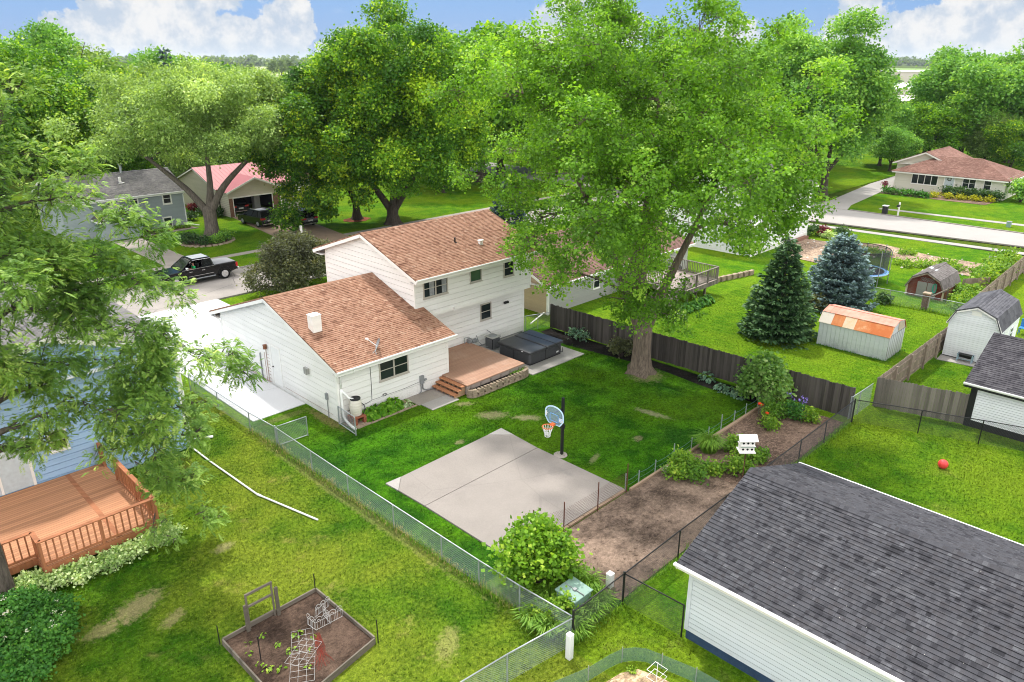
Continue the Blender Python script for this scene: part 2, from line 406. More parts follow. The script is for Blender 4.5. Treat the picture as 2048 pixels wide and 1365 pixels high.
lawn('lawn_left', (0.023, 0.079, 0.0036), (0.070, 0.143, 0.0072), (0.154, 0.184, 0.0168), 0.75, dry=(0.40, 0.30, 0.11), dryamt=0.32,
     patches=[(5.0, 21.5, 0.9, 0.5, 20, (0.45, 0.33, 0.2)), (3.9, 21.2, 0.6, 0.35, 0, (0.42, 0.32, 0.18)), (5.6, 20.2, 0.5, 0.25, 30, (0.42, 0.32, 0.18)), (10.8, 13.4, 0.8, 0.35, 40, (0.34, 0.30, 0.12)), (8.3, 22.5, 0.4, 0.25, 0, (0.42, 0.33, 0.2)), (13.0, 22.0, 0.25, 8.0, 0, (0.22, 0.20, 0.08))])
lawn('lawn_bright', (0.048, 0.133, 0.0041), (0.095, 0.193, 0.0061), (0.145, 0.217, 0.0112), 0.55, stripes=0.25)
lawn('lawn_side', (0.035, 0.105, 0.0041), (0.078, 0.161, 0.0061), (0.135, 0.189, 0.0102), 0.6, dryamt=0.12)
lawn('lawn_street', (0.036, 0.119, 0.0038), (0.086, 0.181, 0.0048), (0.146, 0.201, 0.0067), 0.5)
lawn('land', (0.029, 0.062, 0.0048), (0.057, 0.099, 0.0081), (0.113, 0.132, 0.0142), 0.5)
concrete('pad_concrete', (0.262, 0.235, 0.214), 0.06, 0.22, crack=0.12)
concrete('pale_concrete', (0.342, 0.322, 0.304), 0.05, 0.05)
concrete('drive_concrete', (0.60, 0.60, 0.605), 0.03, 0.16, crack=0.25)
concrete('street_concrete', (0.295, 0.270, 0.249), 0.08, 0.25, crack=0.7)
concrete('walk_concrete', (0.309, 0.274, 0.246), 0.10, 0.25)
concrete('tan_concrete', (0.292, 0.211, 0.154), 0.12, 0.35)
concrete('kerb_concrete', (0.259, 0.238, 0.216), 0.12, 0.3)
concrete('block_stone', (0.306, 0.243, 0.180), 0.28, 0.3, scale=3.0)
concrete('foundation', (0.270, 0.270, 0.270), 0.1, 0.3)
plain('blue_foundation', (0.035, 0.065, 0.12), 0.9, 0.15, 0.25, 3, bump=0.3)
soil('garden_soil', (0.150, 0.108, 0.082), 0.25, 0.55)
soil('chip_mulch', (0.130, 0.088, 0.066), 0.65, 0.35)
soil('black_mulch', (0.016, 0.014, 0.013), 0.15)
soil('red_mulch', (0.16, 0.055, 0.03), 0.3)
soil('straw', (0.42, 0.30, 0.19), 0.5)
soil('bed_soil', (0.062, 0.041, 0.030), 0.30, 0.5)
soil('rubble_soil', (0.26, 0.19, 0.14), 0.75)
TERRA = [(0.160, 0.080, 0.052), (0.24, 0.124, 0.080), (0.33, 0.190, 0.130), (0.275, 0.150, 0.098), (0.41, 0.265, 0.19)]
shingles('terracotta_shingles', TERRA, 'X', 0.29, 0.135, blotch=[(21.6, 29.1, 1.9, 0.5, 62), (21.0, 30.9, 1.6, 0.35, 64), (26.3, 34.0, 1.6, 0.3, 60)], patch=0.10)
shingles('charcoal_shingles', [(0.024, 0.024, 0.028), (0.040, 0.040, 0.046), (0.068, 0.069, 0.078), (0.050, 0.048, 0.053), (0.098, 0.100, 0.110)], 'Y', 0.27, 0.14, patch=0.10)
shingles('black_shingles', [(0.036, 0.034, 0.040), (0.064, 0.061, 0.069), (0.096, 0.092, 0.100)], 'Y', 0.3, 0.14, patch=0.1)
shingles('slate_shingles', [(0.068, 0.068, 0.078), (0.100, 0.100, 0.112), (0.132, 0.132, 0.144)], 'X', 0.6, 0.14, patch=0.12)
shingles('weathered_shingles', [(0.112, 0.109, 0.112), (0.158, 0.150, 0.146), (0.203, 0.195, 0.184)], 'X', 0.3, 0.14, patch=0.22, streak=0.5)
shingles('brown_shingles', [(0.119, 0.070, 0.059), (0.175, 0.105, 0.087), (0.217, 0.140, 0.115)], 'X', 0.3, 0.14, patch=0.15)
shingles('rose_shingles', [(0.16, 0.085, 0.068), (0.25, 0.14, 0.112), (0.30, 0.185, 0.15)], 'Y', 0.3, 0.14, patch=0.25, streak=0.35)
shingles('old_shingles', [(0.112, 0.098, 0.094), (0.158, 0.143, 0.135), (0.203, 0.188, 0.180)], 'X', 0.3, 0.14, patch=0.25, streak=0.4)
shingles('pale_shingles', [(0.22, 0.215, 0.22), (0.28, 0.275, 0.28), (0.33, 0.32, 0.33)], 'X', 0.3, 0.14, patch=0.1)
paint('white_paint', (0.87, 0.852, 0.83), 0.10)
paint('white_trim', (0.89, 0.87, 0.84), 0.05)
paint('gutter_white', (0.90, 0.90, 0.89), 0.05, rough=0.35)
paint('vinyl_blue_white', (0.56, 0.61, 0.64), 0.05)
paint('blue_siding', (0.36, 0.54, 0.78), 0.06)
paint('grey_blue_siding', (0.36, 0.405, 0.44), 0.06)
paint('tan_siding', (0.52, 0.40, 0.27), 0.06)
paint('beige_siding', (0.62, 0.56, 0.48), 0.06)
paint('grey_siding', (0.42, 0.42, 0.41), 0.06)
paint('cream_siding', (0.74, 0.72, 0.62), 0.08)
paint('window_beige', (0.50, 0.46, 0.41), 0.05)
paint('shed_white', (0.80, 0.82, 0.85), 0.03)
paint('red_barn', (0.16, 0.035, 0.025), 0.4, (0.2, 0.16, 0.14))
paint('grey_plank', (0.24, 0.235, 0.23), 0.4, (0.14, 0.13, 0.12))
paint('shed_grey', (0.60, 0.64, 0.67), 0.25, (0.22, 0.24, 0.26))
paint('cream_panel', (0.52, 0.45, 0.34), 0.3)
wood('fence_dark', (0.075, 0.066, 0.060), 'Z', 0.55, 0.14)
wood('fence_grey', (0.175, 0.155, 0.135), 'Z', 0.40, 0.14)
wood('fence_brown', (0.27, 0.215, 0.17), 'Z', 0.30, 0.14)
wood('orange_deck', (0.42, 0.20, 0.105), 'X', 0.22, 0.14, 0.07)
wood('orange_rail', (0.34, 0.135, 0.065), 'Z', 0.2, 0.2)
wood('composite_deck', (0.37, 0.215, 0.15), 'X', 0.10, 0.14, 0.035, wear=(0.45, 0.30, 0.225))
wood('cedar_step', (0.46, 0.205, 0.105), 'Y', 0.2, 0.14, 0.05)
wood('cedar_riser', (0.40, 0.25, 0.15), 'Z', 0.2, 0.2)
wood('grey_deck', (0.30, 0.25, 0.22), 'X', 0.25, 0.14)
wood('old_timber', (0.145, 0.125, 0.10), 'X', 0.4, 0.2)
wood('bed_timber', (0.30, 0.215, 0.15), 'X', 0.25, 0.3)
plain('black_metal', (0.012, 0.012, 0.013), 0.45, 0.4)
plain('galvanised', (0.36, 0.39, 0.41), 0.4, 0.5, 0.15, 8, 0.35)
plain('mesh_wire', (0.22, 0.26, 0.27), 0.5, 0.4, 0.1, 8)
plain('mesh_black', (0.035, 0.037, 0.04), 0.5, 0.4)
plain('rust_pole', (0.11, 0.045, 0.03), 0.8, 0.2, 0.4, 10)
plain('rust_red', (0.24, 0.05, 0.035), 0.9, 0.1, 0.4, 10)
plain('green_wire', (0.05, 0.12, 0.08), 0.5, 0.3)
plain('wire_white', (0.50, 0.50, 0.49), 0.5, 0.3, 0.1)
plain('white_plastic', (0.80, 0.80, 0.80), 0.4, 0.4, 0.04)
plain('offwhite_plastic', (0.68, 0.64, 0.56), 0.45, 0.4, 0.06)
plain('black_plastic', (0.016, 0.016, 0.018), 0.5, 0.35)
plain('tub_vinyl', (0.040, 0.041, 0.046), 0.42, 0.5, 0.35, 2.0, bump=0.1)
plain('tub_panel', (0.060, 0.062, 0.066), 0.6, 0.3, 0.12)
plain('ac_metal', (0.36, 0.36, 0.34), 0.5, 0.4)
plain('meter_grey', (0.24, 0.25, 0.26), 0.5, 0.4)
plain('transformer_green', (0.20, 0.31, 0.265), 0.45, 0.4, 0.10, 3)
plain('red_brick', (0.27, 0.095, 0.055), 0.9, 0.1, 0.35, 7)
plain('brown_brick', (0.22, 0.12, 0.09), 0.9, 0.1, 0.4, 12)
plain('orange_rim', (0.75, 0.16, 0.04), 0.45, 0.4)
plain('net_white', (0.82, 0.82, 0.84), 0.8, 0.1)
plain('board_blue', (0.22, 0.46, 0.86), 0.4, 0.4)
plain('board_pale', (0.55, 0.74, 0.92), 0.4, 0.4)
plain('ball_red', (0.70, 0.05, 0.05), 0.4, 0.4, 0.08)
plain('car_black', (0.004, 0.004, 0.005), 0.16, 0.35, 0.05)
plain('tyre', (0.012, 0.012, 0.012), 0.9, 0.1)
plain('chrome', (0.62, 0.62, 0.64), 0.2, 0.6, 0.05, 6, 0.8)
plain('bed_cover', (0.20, 0.205, 0.22), 0.5, 0.4, 0.05)
plain('tail_red', (0.45, 0.02, 0.02), 0.25, 0.5)
plain('silver_roof', (0.52, 0.54, 0.56), 0.35, 0.5, 0.05)
plain('seat_dark', (0.02, 0.02, 0.02), 0.9, 0.1)
plain('skin', (0.48, 0.27, 0.18), 0.6, 0.3, 0.05)
plain('shirt_green', (0.02, 0.48, 0.15), 0.85, 0.1)
plain('hair_dark', (0.02, 0.014, 0.01), 0.9, 0.1)
plain('blue_plastic', (0.04, 0.20, 0.50), 0.5, 0.4)
plain('pale_blue_metal', (0.30, 0.42, 0.50), 0.5, 0.4)
plain('hose_green', (0.03, 0.30, 0.22), 0.6, 0.3)
plain('net_dark', (0.03, 0.035, 0.04), 0.9, 0.1)
plain('copper_lamp', (0.22, 0.085, 0.04), 0.6, 0.4, 0.3, 12)
plain('curtain', (0.42, 0.44, 0.46), 0.9, 0.1, 0.2, 9)
plain('stone_white', (0.55, 0.52, 0.48), 0.9, 0.1, 0.2, 8)
plain('pole_grey', (0.30, 0.31, 0.32), 0.6, 0.3)
plain('petal_red', (0.80, 0.06, 0.02), 0.6, 0.2)
plain('petal_purple', (0.28, 0.20, 0.62), 0.6, 0.2)
plain('door_paint', (0.80, 0.79, 0.77), 0.5, 0.3, 0.04)
plain('rust_paint', (0.42, 0.30, 0.26), 0.7, 0.2, 0.3, 9)
plain('storm_door', (0.55, 0.62, 0.66), 0.3, 0.5)
plain('pink_metal', (0.34, 0.10, 0.098), 0.5, 0.35, 0.07, 1.5)
plain('asphalt_edge_shadow', (0.026, 0.026, 0.029), 0.95, 0.05)  # dark cut edge, with the shadow line under the tabs put into its colour
plain('brown_edge_shadow', (0.085, 0.034, 0.022), 0.95, 0.05)  # brown cut edge, likewise darkened to paint the tabs' shadow line
plain('dark_void', (0.006, 0.006, 0.007), 0.9, 0.05)
plain('plate_white', (0.7, 0.7, 0.7), 0.4, 0.3)
plain('far_wall', (0.50, 0.46, 0.42), 0.9, 0.1)
plain('far_white', (0.80, 0.80, 0.80), 0.8, 0.1)
plain('crop_pale', (0.36, 0.40, 0.20), 0.95, 0.05, 0.15, 0.01)
plain('crop_green', (0.20, 0.29, 0.10), 0.95, 0.05, 0.15, 0.01)
glass('window_glass'); glass('car_glass', (0.008, 0.009, 0.010)); glass('green_glass', (0.03, 0.06, 0.045))
leaf('maple_leaf', (0.076, 0.177, 0.018), (0.196, 0.404, 0.035), (0.376, 0.571, 0.085), 0.45)
leaf('locust_leaf', (0.123, 0.239, 0.055), (0.275, 0.435, 0.093), (0.578, 0.700, 0.225), 0.42)
leaf('locust_far_leaf', (0.143, 0.240, 0.065), (0.311, 0.460, 0.130), (0.560, 0.713, 0.259), 0.38)
leaf('norway_leaf', (0.054, 0.158, 0.018), (0.163, 0.345, 0.023), (0.440, 0.616, 0.039), 0.40)
leaf('linden_leaf', (0.039, 0.120, 0.017), (0.143, 0.299, 0.023), (0.462, 0.578, 0.037), 0.40)
leaf('ash_leaf', (0.093, 0.238, 0.047), (0.219, 0.421, 0.071), (0.431, 0.652, 0.131), 0.40)
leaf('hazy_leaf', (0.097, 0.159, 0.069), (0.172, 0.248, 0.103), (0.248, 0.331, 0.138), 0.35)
leaf('crab_leaf', (0.062, 0.069, 0.039), (0.124, 0.145, 0.062), (0.235, 0.221, 0.103), 0.3)
leaf('spruce_leaf', (0.026, 0.075, 0.032), (0.070, 0.158, 0.062), (0.165, 0.275, 0.110), 0.12)
leaf('blue_spruce_leaf', (0.062, 0.117, 0.124), (0.159, 0.248, 0.262), (0.317, 0.442, 0.455), 0.12)
leaf('dark_spruce_leaf', (0.016, 0.041, 0.041), (0.048, 0.090, 0.097), (0.097, 0.152, 0.166), 0.1)
leaf('shrub_leaf', (0.072, 0.176, 0.012), (0.192, 0.370, 0.025), (0.440, 0.572, 0.070), 0.4)
leaf('viburnum_leaf', (0.07, 0.17, 0.03), (0.17, 0.32, 0.065), (0.46, 0.58, 0.25), 0.35)
leaf('variegated_leaf', (0.193, 0.331, 0.083), (0.552, 0.690, 0.331), (0.856, 0.900, 0.580), 0.3)
leaf('dark_ground_leaf', (0.031, 0.129, 0.020), (0.086, 0.250, 0.035), (0.173, 0.362, 0.051), 0.3)
leaf('hosta_leaf', (0.069, 0.228, 0.014), (0.159, 0.359, 0.025), (0.262, 0.469, 0.041), 0.35)
leaf('blue_hosta_leaf', (0.083, 0.179, 0.124), (0.179, 0.317, 0.221), (0.345, 0.469, 0.304), 0.3)
leaf('white_hosta_leaf', (0.166, 0.276, 0.138), (0.469, 0.580, 0.359), (0.828, 0.883, 0.635), 0.3)
leaf('lily_leaf', (0.069, 0.179, 0.021), (0.159, 0.310, 0.034), (0.290, 0.455, 0.069), 0.35)
leaf('weed_leaf', (0.097, 0.214, 0.021), (0.207, 0.366, 0.034), (0.414, 0.511, 0.069), 0.35)
leaf('gold_leaf', (0.20, 0.22, 0.01), (0.42, 0.42, 0.02), (0.60, 0.55, 0.05), 0.35)
leaf('hedge_leaf', (0.025, 0.069, 0.025), (0.062, 0.131, 0.039), (0.124, 0.207, 0.055), 0.25)
leaf('dry_grass_leaf', (0.221, 0.207, 0.069), (0.442, 0.373, 0.166), (0.662, 0.552, 0.304), 0.3)
leaf('burgundy_leaf', (0.083, 0.014, 0.021), (0.221, 0.028, 0.055), (0.345, 0.069, 0.110), 0.3)
leaf('ivory_flower', (0.690, 0.690, 0.580), (0.897, 0.869, 0.759), (0.900, 0.900, 0.897), 0.3)
bark('maple_bark', (0.175, 0.138, 0.108)); bark('locust_bark', (0.125, 0.105, 0.088)); bark('dark_bark', (0.085, 0.07, 0.058)); bark('grey_bark', (0.16, 0.135, 0.115))

def rust_roof():
    m, t, o = material('rust_roof'); v = coords(t); s = t.new('ShaderNodeSeparateXYZ', {0: v})
    cell = t.math('FLOOR', t.math('DIVIDE', s.outputs[1], 0.66)); wn = t.new('ShaderNodeTexWhiteNoise', {1: cell}, noise_dimensions='1D').outputs[0]
    n = t.noise(v, 1.6, 6, 0.7); f = t.math('ADD', t.math('MULTIPLY', wn, 0.55), t.math('MULTIPLY', n, 0.7))
    low = t.ramp(f, [(0.36, (0.50, 0.15, 0.05)), (0.5, (0.55, 0.22, 0.09)), (0.62, (0.66, 0.47, 0.30)), (0.8, (0.60, 0.55, 0.48))])
    top = t.mix(t.rng(n, 0.35, 0.7), (0.56, 0.22, 0.16), (0.64, 0.33, 0.26))
    finish(t, o, t.mix(t.math('GREATER_THAN', s.outputs[2], 1.99), low, top), 0.8, 0.2, n, 0.1, 0.01)
rust_roof()

# ------------------------------------------------------------------ vegetation
def bez(a, b, c, n=7):
    a, b, c = Vector(a), Vector(b), Vector(c)
    return [a * (1 - t) ** 2 + b * 2 * t * (1 - t) + c * t * t for t in [i / n for i in range(n + 1)]]
def leaf_cloud(r, S, D, lobe_v, per, ls, spread, droop=0.25, asp=0.42, tight=0.6):
    """leaves around the spray points S that face D; lobe_v shade per spray"""
    n = len(S)
    P = np.repeat(S, per, 0); Dr = np.repeat(D, per, 0)
    k = n * per
    P = P + r.normal(0, 1, (k, 3)) * spread * np.array([1, 1, 0.75])
    A = unit(Dr * tight + r.normal(0, 0.6, (k, 3)) + np.array([0, 0, -droop]))
    Nn = unit(np.array([0, 0, 0.9]) + Dr * 0.35 + r.normal(0, 0.45, (k, 3)))
    B = unit(np.cross(A, Nn))
    Nn = np.cross(B, A)
    L = ls * r.uniform(0.45, 1.5, (k, 1))
    v = np.repeat(lobe_v, per) + r.normal(0, 0.13, k)
    return P, A * L, B * L * asp, v, Nn * L
def fronds(r, S, D, sv, per, ls, spread, nl=7):
    """feathery compound leaves: pairs of leaflets along drooping stalks"""
    n = len(S) * per
    P0 = np.repeat(S, per, 0) + r.normal(0, 1, (n, 3)) * spread
    d = unit(np.repeat(D, per, 0) * 0.8 + r.normal(0, 0.55, (n, 3)) + np.array([0, 0, -0.15]))
    L = ls * r.uniform(0.7, 1.3, (n, 1)); side = unit(np.cross(d, np.array([0, 0, 1.0]) + r.normal(0, 0.3, (n, 3))))
    fv = np.repeat(sv, per) + r.normal(0, 0.12, n); Ps, As, Bs, vs, Ns = [], [], [], [], []
    for k in range(nl):
        u = (k + 0.6) / nl; q = P0 + d * L * u + np.array([0, 0, -0.35]) * L * u * u
        for s in (-1, 1):
            A = unit(side * s + d * 0.55 + np.array([0, 0, -0.25])) * L * 0.34 * (0.6 + 0.8 * math.sin(math.pi * min(u, 0.95)))
            nn = unit(np.array([0, 0, 1.0]) + r.normal(0, 0.3, (n, 3))); B = unit(np.cross(A, nn)) * np.linalg.norm(A, axis=1, keepdims=True) * 0.20
            Ps.append(q); As.append(A); Bs.append(B); vs.append(fv); Ns.append(nn * 0.0)
    return np.vstack(Ps), np.vstack(As), np.vstack(Bs), np.concatenate(vs), np.vstack(Ns)
def tree(name, label, base, crown, rad, nl, lobe_r, nspray, per, ls, mat, bk, tr, fork, leaders, seed, group=None,
         droop=0.25, asp=0.42, spread=None, shell=0.5, flat=0.8, low=-0.75, flare=1.5, tight=0.6, limb=0.16, twigs=9, inner=0.25, hollow=0.0, lobes=None, sag=0.0, cat='tree', shade_spread=0.16, pinnate=0, keep=None):
    r = np.random.default_rng(seed)
    t = thing(name, label, cat, (base[0], base[1], 0), group)
    C = np.array(crown, float); RAD = np.array(rad, float)
    if lobes is None:
        lobes = []
        ga = math.pi * (3 - math.sqrt(5))
        for i in range(nl):
            z = 1 - (1 - low) * (i + 0.5) / nl
            q = math.sqrt(max(0, 1 - z * z)); a = ga * i + seed
            d = np.array([q * math.cos(a), q * math.sin(a), z]) + r.normal(0, 0.17, 3)
            f = r.uniform(0.62, 0.90) if r.random() > inner else r.uniform(0.15, 0.55)
            c = C + d * RAD * f; q = lobe_r * r.uniform(0.58, 1.34)
            if keep is None or keep(c, q): lobes.append((c, q))
    else:
        lobes = [(np.array(c, float), lr) for c, lr in lobes]
    S, D, V = [], [], []
    tb = MB()
    bx, by = base[0], base[1]
    z0 = base[2] if len(base) > 2 else 0
    # trunk and leaders
    tips = []
    top = Vector((bx, by, z0 + fork))
    if flare:
        n = 14; rings = [(z0 - 0.1, tr * flare * 1.12), (z0 + 0.1, tr * flare), (z0 + 0.35, tr * 1.22), (z0 + 0.9, tr * 1.03), (z0 + fork * 0.6, tr * 0.95), (z0 + fork, tr * 1.0), (z0 + fork + tr * 0.7, tr * 0.75)]
        vs, fs = [], []
        for j, (z, rr) in enumerate(rings):
            for k in range(n):
                a = 2 * math.pi * k / n
                w = 1 + (0.30 * max(0, 1 - (z - z0) / 0.9) + 0.06) * math.sin(a * 5 + seed + math.sin(z)) * (1 if k % 2 else 0.6)
                vs.append((bx + rr * w * math.cos(a), by + rr * w * math.sin(a), z))
        for j in range(len(rings) - 1):
            for k in range(n): fs.append((j * n + k, j * n + (k + 1) % n, (j + 1) * n + (k + 1) % n, (j + 1) * n + k))
        fs.append(tuple(range((len(rings) - 1) * n, len(rings) * n)))
        tb.add(vs, fs)
    for L in leaders:
        pts = [top - Vector((0, 0, tr * 0.6))] + [Vector(p) for p in L]
        dense = []
        for i in range(len(pts) - 1):
            for q in range(5): dense.append(pts[i].lerp(pts[i + 1], q / 5))
        dense.append(pts[-1])
        for _ in range(3): dense = [dense[0]] + [(dense[i - 1] + dense[i] * 2 + dense[i + 1]) / 4 for i in range(1, len(dense) - 1)] + [dense[-1]]
        m = len(dense); r0 = tr * (0.70 if len(leaders) > 1 else 0.95)
        rr = [r0 * (1 - 0.86 * (i / (m - 1)) ** 0.9) for i in range(m)]
        tb.tube(dense, rr, 8)
        tips += [(dense[i], rr[i]) for i in range(3, m)]
    base_tips = list(tips)
    lobes = sorted(lobes, key=lambda w: min((p - Vector(w[0])).length for p, q in base_tips))
    for c, lr in lobes:
        cv = Vector(c)
        p, q = min(tips, key=lambda w: (w[0] - cv).length * (1.0 + 0.25 * max(0, 0.09 - w[1]) / 0.09) + max(0, w[0].z - cv.z) * 0.8)
        midp = p.lerp(cv, 0.5) + Vector((0, 0, (cv - p).length * (0.16 - sag)))
        pts = bez(p, midp, cv, 6); lr0 = min(q * 0.75, limb)
        tb.tube(pts, [lr0 * (1 - 0.6 * i / 6) for i in range(7)], 6)
        tips += [(pts[i], lr0 * (1 - 0.6 * i / 6)) for i in (2, 3, 4, 5, 6)]
        ns = max(6, int(nspray * (lr / lobe_r) ** 2))
        d = r.normal(0, 1, (ns, 3)); out = unit((c - C) / RAD)
        d = unit(unit(d) + out * 0.35 + np.array([0, 0, 0.22]))
        f = (shell + (1 - shell) * np.sqrt(r.random((ns, 1)))) * (0.8 + 0.4 * r.random((ns, 1)))
        s = c + d * lr * f * np.array([1, 1, flat])
        S.append(s); D.append(d)
        V.append(np.full(ns, 0.42 + r.normal(0, shade_spread * 0.7)) + r.normal(0, shade_spread, ns))
        for k in range(min(twigs, ns)):
            e = Vector(s[k]); a = pts[4] if k % 2 else pts[6]
            tb.tube([a, a.lerp(e, 0.5) + Vector(r.normal(0, 0.1 * lr, 3)), e], [max(0.016, lr0 * 0.3), max(0.011, lr0 * 0.17), 0.006], 3, False)
    S = np.vstack(S); D = np.vstack(D); V = np.concatenate(V)
    P, A, B, v, Nn = fronds(r, S, D, V, per, ls, spread) if pinnate else leaf_cloud(r, S, D, V, per, ls, spread or ls * 1.7, droop, asp, tight)
    o = np.array([bx, by, 0])
    me = card_mesh('crown', P - o, A, B, v, mat, 0.12, Nn)
    link_mesh(me, 'crown', t)
    tb.build('trunk', bk, t, smooth=True)
    return t
def conifer(name, label, base, H, Rr, mat, seed, skirt=0.25, nb=15, tiers=16, ls=0.3, dens=26, group=None, point=0.9, up=0.0, cat='spruce'):
    r = np.random.default_rng(seed)
    t = thing(name, label, cat, (base[0], base[1], 0), group)
    tb = MB(); tb.tube([(base[0], base[1], -0.05), (base[0], base[1], H * 0.97)], [Rr * 0.07, 0.02], 8)
    Ps, As, Bs, vs, Ns = [], [], [], [], []
    for k in range(tiers):
        h = skirt + (H - skirt) * (k / tiers) ** 0.95
        rel = (h - skirt) / (H - skirt)
        Lr = Rr * (1 - rel) ** point * (0.98 if rel > 0.08 else 0.9) + 0.12
        m = max(5, int(nb * (0.45 + 0.6 * (1 - rel))))
        for j in range(m):
            a = 2 * math.pi * (j + r.uniform(-0.35, 0.35)) / m + k * 0.7
            L = Lr * r.uniform(0.78, 1.12); hh = h + r.uniform(-0.12, 0.12) * H / tiers * 2
            dirv = np.array([math.cos(a), math.sin(a), 0]); side = np.array([-math.sin(a), math.cos(a), 0])
            n = max(6, int(dens * L))
            s = np.sqrt(r.random(n)) * L
            droop = -0.30 * s * (1 - rel) + (0.16 + up) * (s / max(L, .1)) ** 3 * L + 0.22 * rel * s
            w = (0.10 + 0.30 * np.sin(np.clip(s / L, 0, 1) * math.pi * 0.85)) * L * 0.55
            lat = r.uniform(-1, 1, n)
            p = np.array([base[0], base[1], hh]) + dirv * s[:, None] + side * (lat * w)[:, None] + np.array([0, 0, 1]) * (droop - abs(lat) * w * 0.15 + r.normal(0, 0.05, n))[:, None]
            ax = unit(dirv * 0.75 + side * (lat * 0.9)[:, None] + np.array([0, 0, up * 0.8]) + r.normal(0, 0.28, (n, 3)))
            nn = unit(np.array([0, 0, 1.0]) + r.normal(0, 0.45, (n, 3)))
            b = unit(np.cross(ax, nn))
            l = ls * r.uniform(0.7, 1.3, (n, 1))
            Ps.append(p); As.append(ax * l); Bs.append(b * l * 0.26); Ns.append(np.cross(b, ax) * l)
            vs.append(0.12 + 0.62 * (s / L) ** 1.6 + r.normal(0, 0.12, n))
            if j % 2 == 0:
                e = np.array([base[0], base[1], hh]) + dirv * L * 0.9 + np.array([0, 0, -0.30 * L * 0.9 * (1 - rel) + (0.16 + up) * 0.73 * L])
                tb.tube([(base[0], base[1], hh), Vector((np.array([base[0], base[1], hh]) + e) / 2 - np.array([0, 0, 0.05 * L])), Vector(e)], [0.03, 0.02, 0.008], 3, False)
    P = np.vstack(Ps) - np.array([base[0], base[1], 0])
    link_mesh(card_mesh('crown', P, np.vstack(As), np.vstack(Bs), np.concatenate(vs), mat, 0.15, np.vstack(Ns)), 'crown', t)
    tb.build('trunk', 'dark_bark', t)
    return t
def shrub(name, label, base, rx, ry, h, n, ls, mat, seed, cat='shrub', group=None, lumps=9, asp=0.45, per=7, stems=True, z0=0.0, flat=False, droop=0.1, z_c=0.45):
    """rounded bush: lumps of leaves over a fan of stems"""
    r = np.random.default_rng(seed)
    t = thing(name, label, cat, (base[0], base[1], z0), group)
    S, D, V = [], [], []; tb = MB()
    for i in range(lumps):
        a = 2.4 * i + seed; q = math.sqrt((i + 0.5) / lumps) * 0.72
        c = np.array([base[0] + rx * q * math.cos(a), base[1] + ry * q * math.sin(a), z0 + h * (0.30 + (z_c - 0.08) * (1 - q * q) + r.uniform(-0.05, 0.05))])
        c = c + r.normal(0, 0.10, 3) * np.array([rx, ry, h * 0.6]); lr = np.array([rx * 0.44, ry * 0.44, h * 0.34]) * r.uniform(0.6, 1.25)
        k = max(3, n // lumps)
        d = unit(unit(r.normal(0, 1, (k, 3))) + np.array([0, 0, 0.35]))
        s = c + d * lr * (0.6 + 0.45 * r.random((k, 1))); s[:, 2] = np.maximum(s[:, 2], z0 + 0.03)
        S.append(s); D.append(d); V.append(np.full(k, 0.45 + r.normal(0, 0.1)) + r.normal(0, 0.14, k))
        if stems:
            for e in s[:4]:
                tb.tube([(base[0] + r.normal(0, 0.05), base[1] + r.normal(0, 0.05), z0 - 0.02), Vector(c * 0.6 + np.array([base[0], base[1], z0]) * 0.4), Vector(e)], [0.02 + 0.008 * h, 0.012, 0.004], 4, False)
    P, A, B, v, Nn = leaf_cloud(r, np.vstack(S), np.vstack(D), np.concatenate(V), per, ls, ls * 1.1, droop, asp)
    P[:, 2] = np.maximum(P[:, 2], z0 + 0.02)
    link_mesh(card_mesh('leaves', P - np.array([base[0], base[1], z0]), A, B, v, mat, 0.12, Nn), 'foliage', t)
    if stems: tb.build('stems', 'dark_bark', t)
    return t
def blades(r, n, cx, cy, rx, ry, h, w, arch=0.6, z0=0.0):
    """arching strap leaves: two faces each"""
    a = r.uniform(0, 2 * math.pi, n); q = np.sqrt(r.random(n))
    p = np.stack([cx + rx * q * np.cos(a), cy + ry * q * np.sin(a), np.full(n, z0)], 1)
    d = np.stack([np.cos(a), np.sin(a), np.zeros(n)], 1) * r.uniform(0.15, 0.9, (n, 1)) + np.clip(r.normal(0, 0.15, (n, 3)), -0.3, 0.3) * np.array([1, 1, 0])
    H = h * r.uniform(0.6, 1.15, (n, 1)); up = np.array([0, 0, 1.0])
    a1 = up * H * 0.75 + d * H * arch * 0.35
    p2 = p + a1 * 0.95; a2 = d * H * arch * 0.8 - up * H * 0.22 + up * H * 0.2 * r.random((n, 1))
    s = unit(np.cross(d, up)) * w
    P = np.vstack([p, p2]); A = np.vstack([a1, a2]); B = np.vstack([s, s * 0.85])
    v = r.normal(0.5, 0.16, n)
    return P, A, B, np.concatenate([v, v + 0.12])
def clump(name, label, base, rx, ry, h, n, w, mat, seed, cat='plant', group=None, arch=0.6):
    r = np.random.default_rng(seed)
    P, A, B, v = blades(r, n, 0, 0, rx, ry, h, w, arch)
    o = link_mesh(card_mesh(name, P, A, B, v, mat), name); o.location = (base[0], base[1], 0.0)
    return tag(o, label, cat, group)
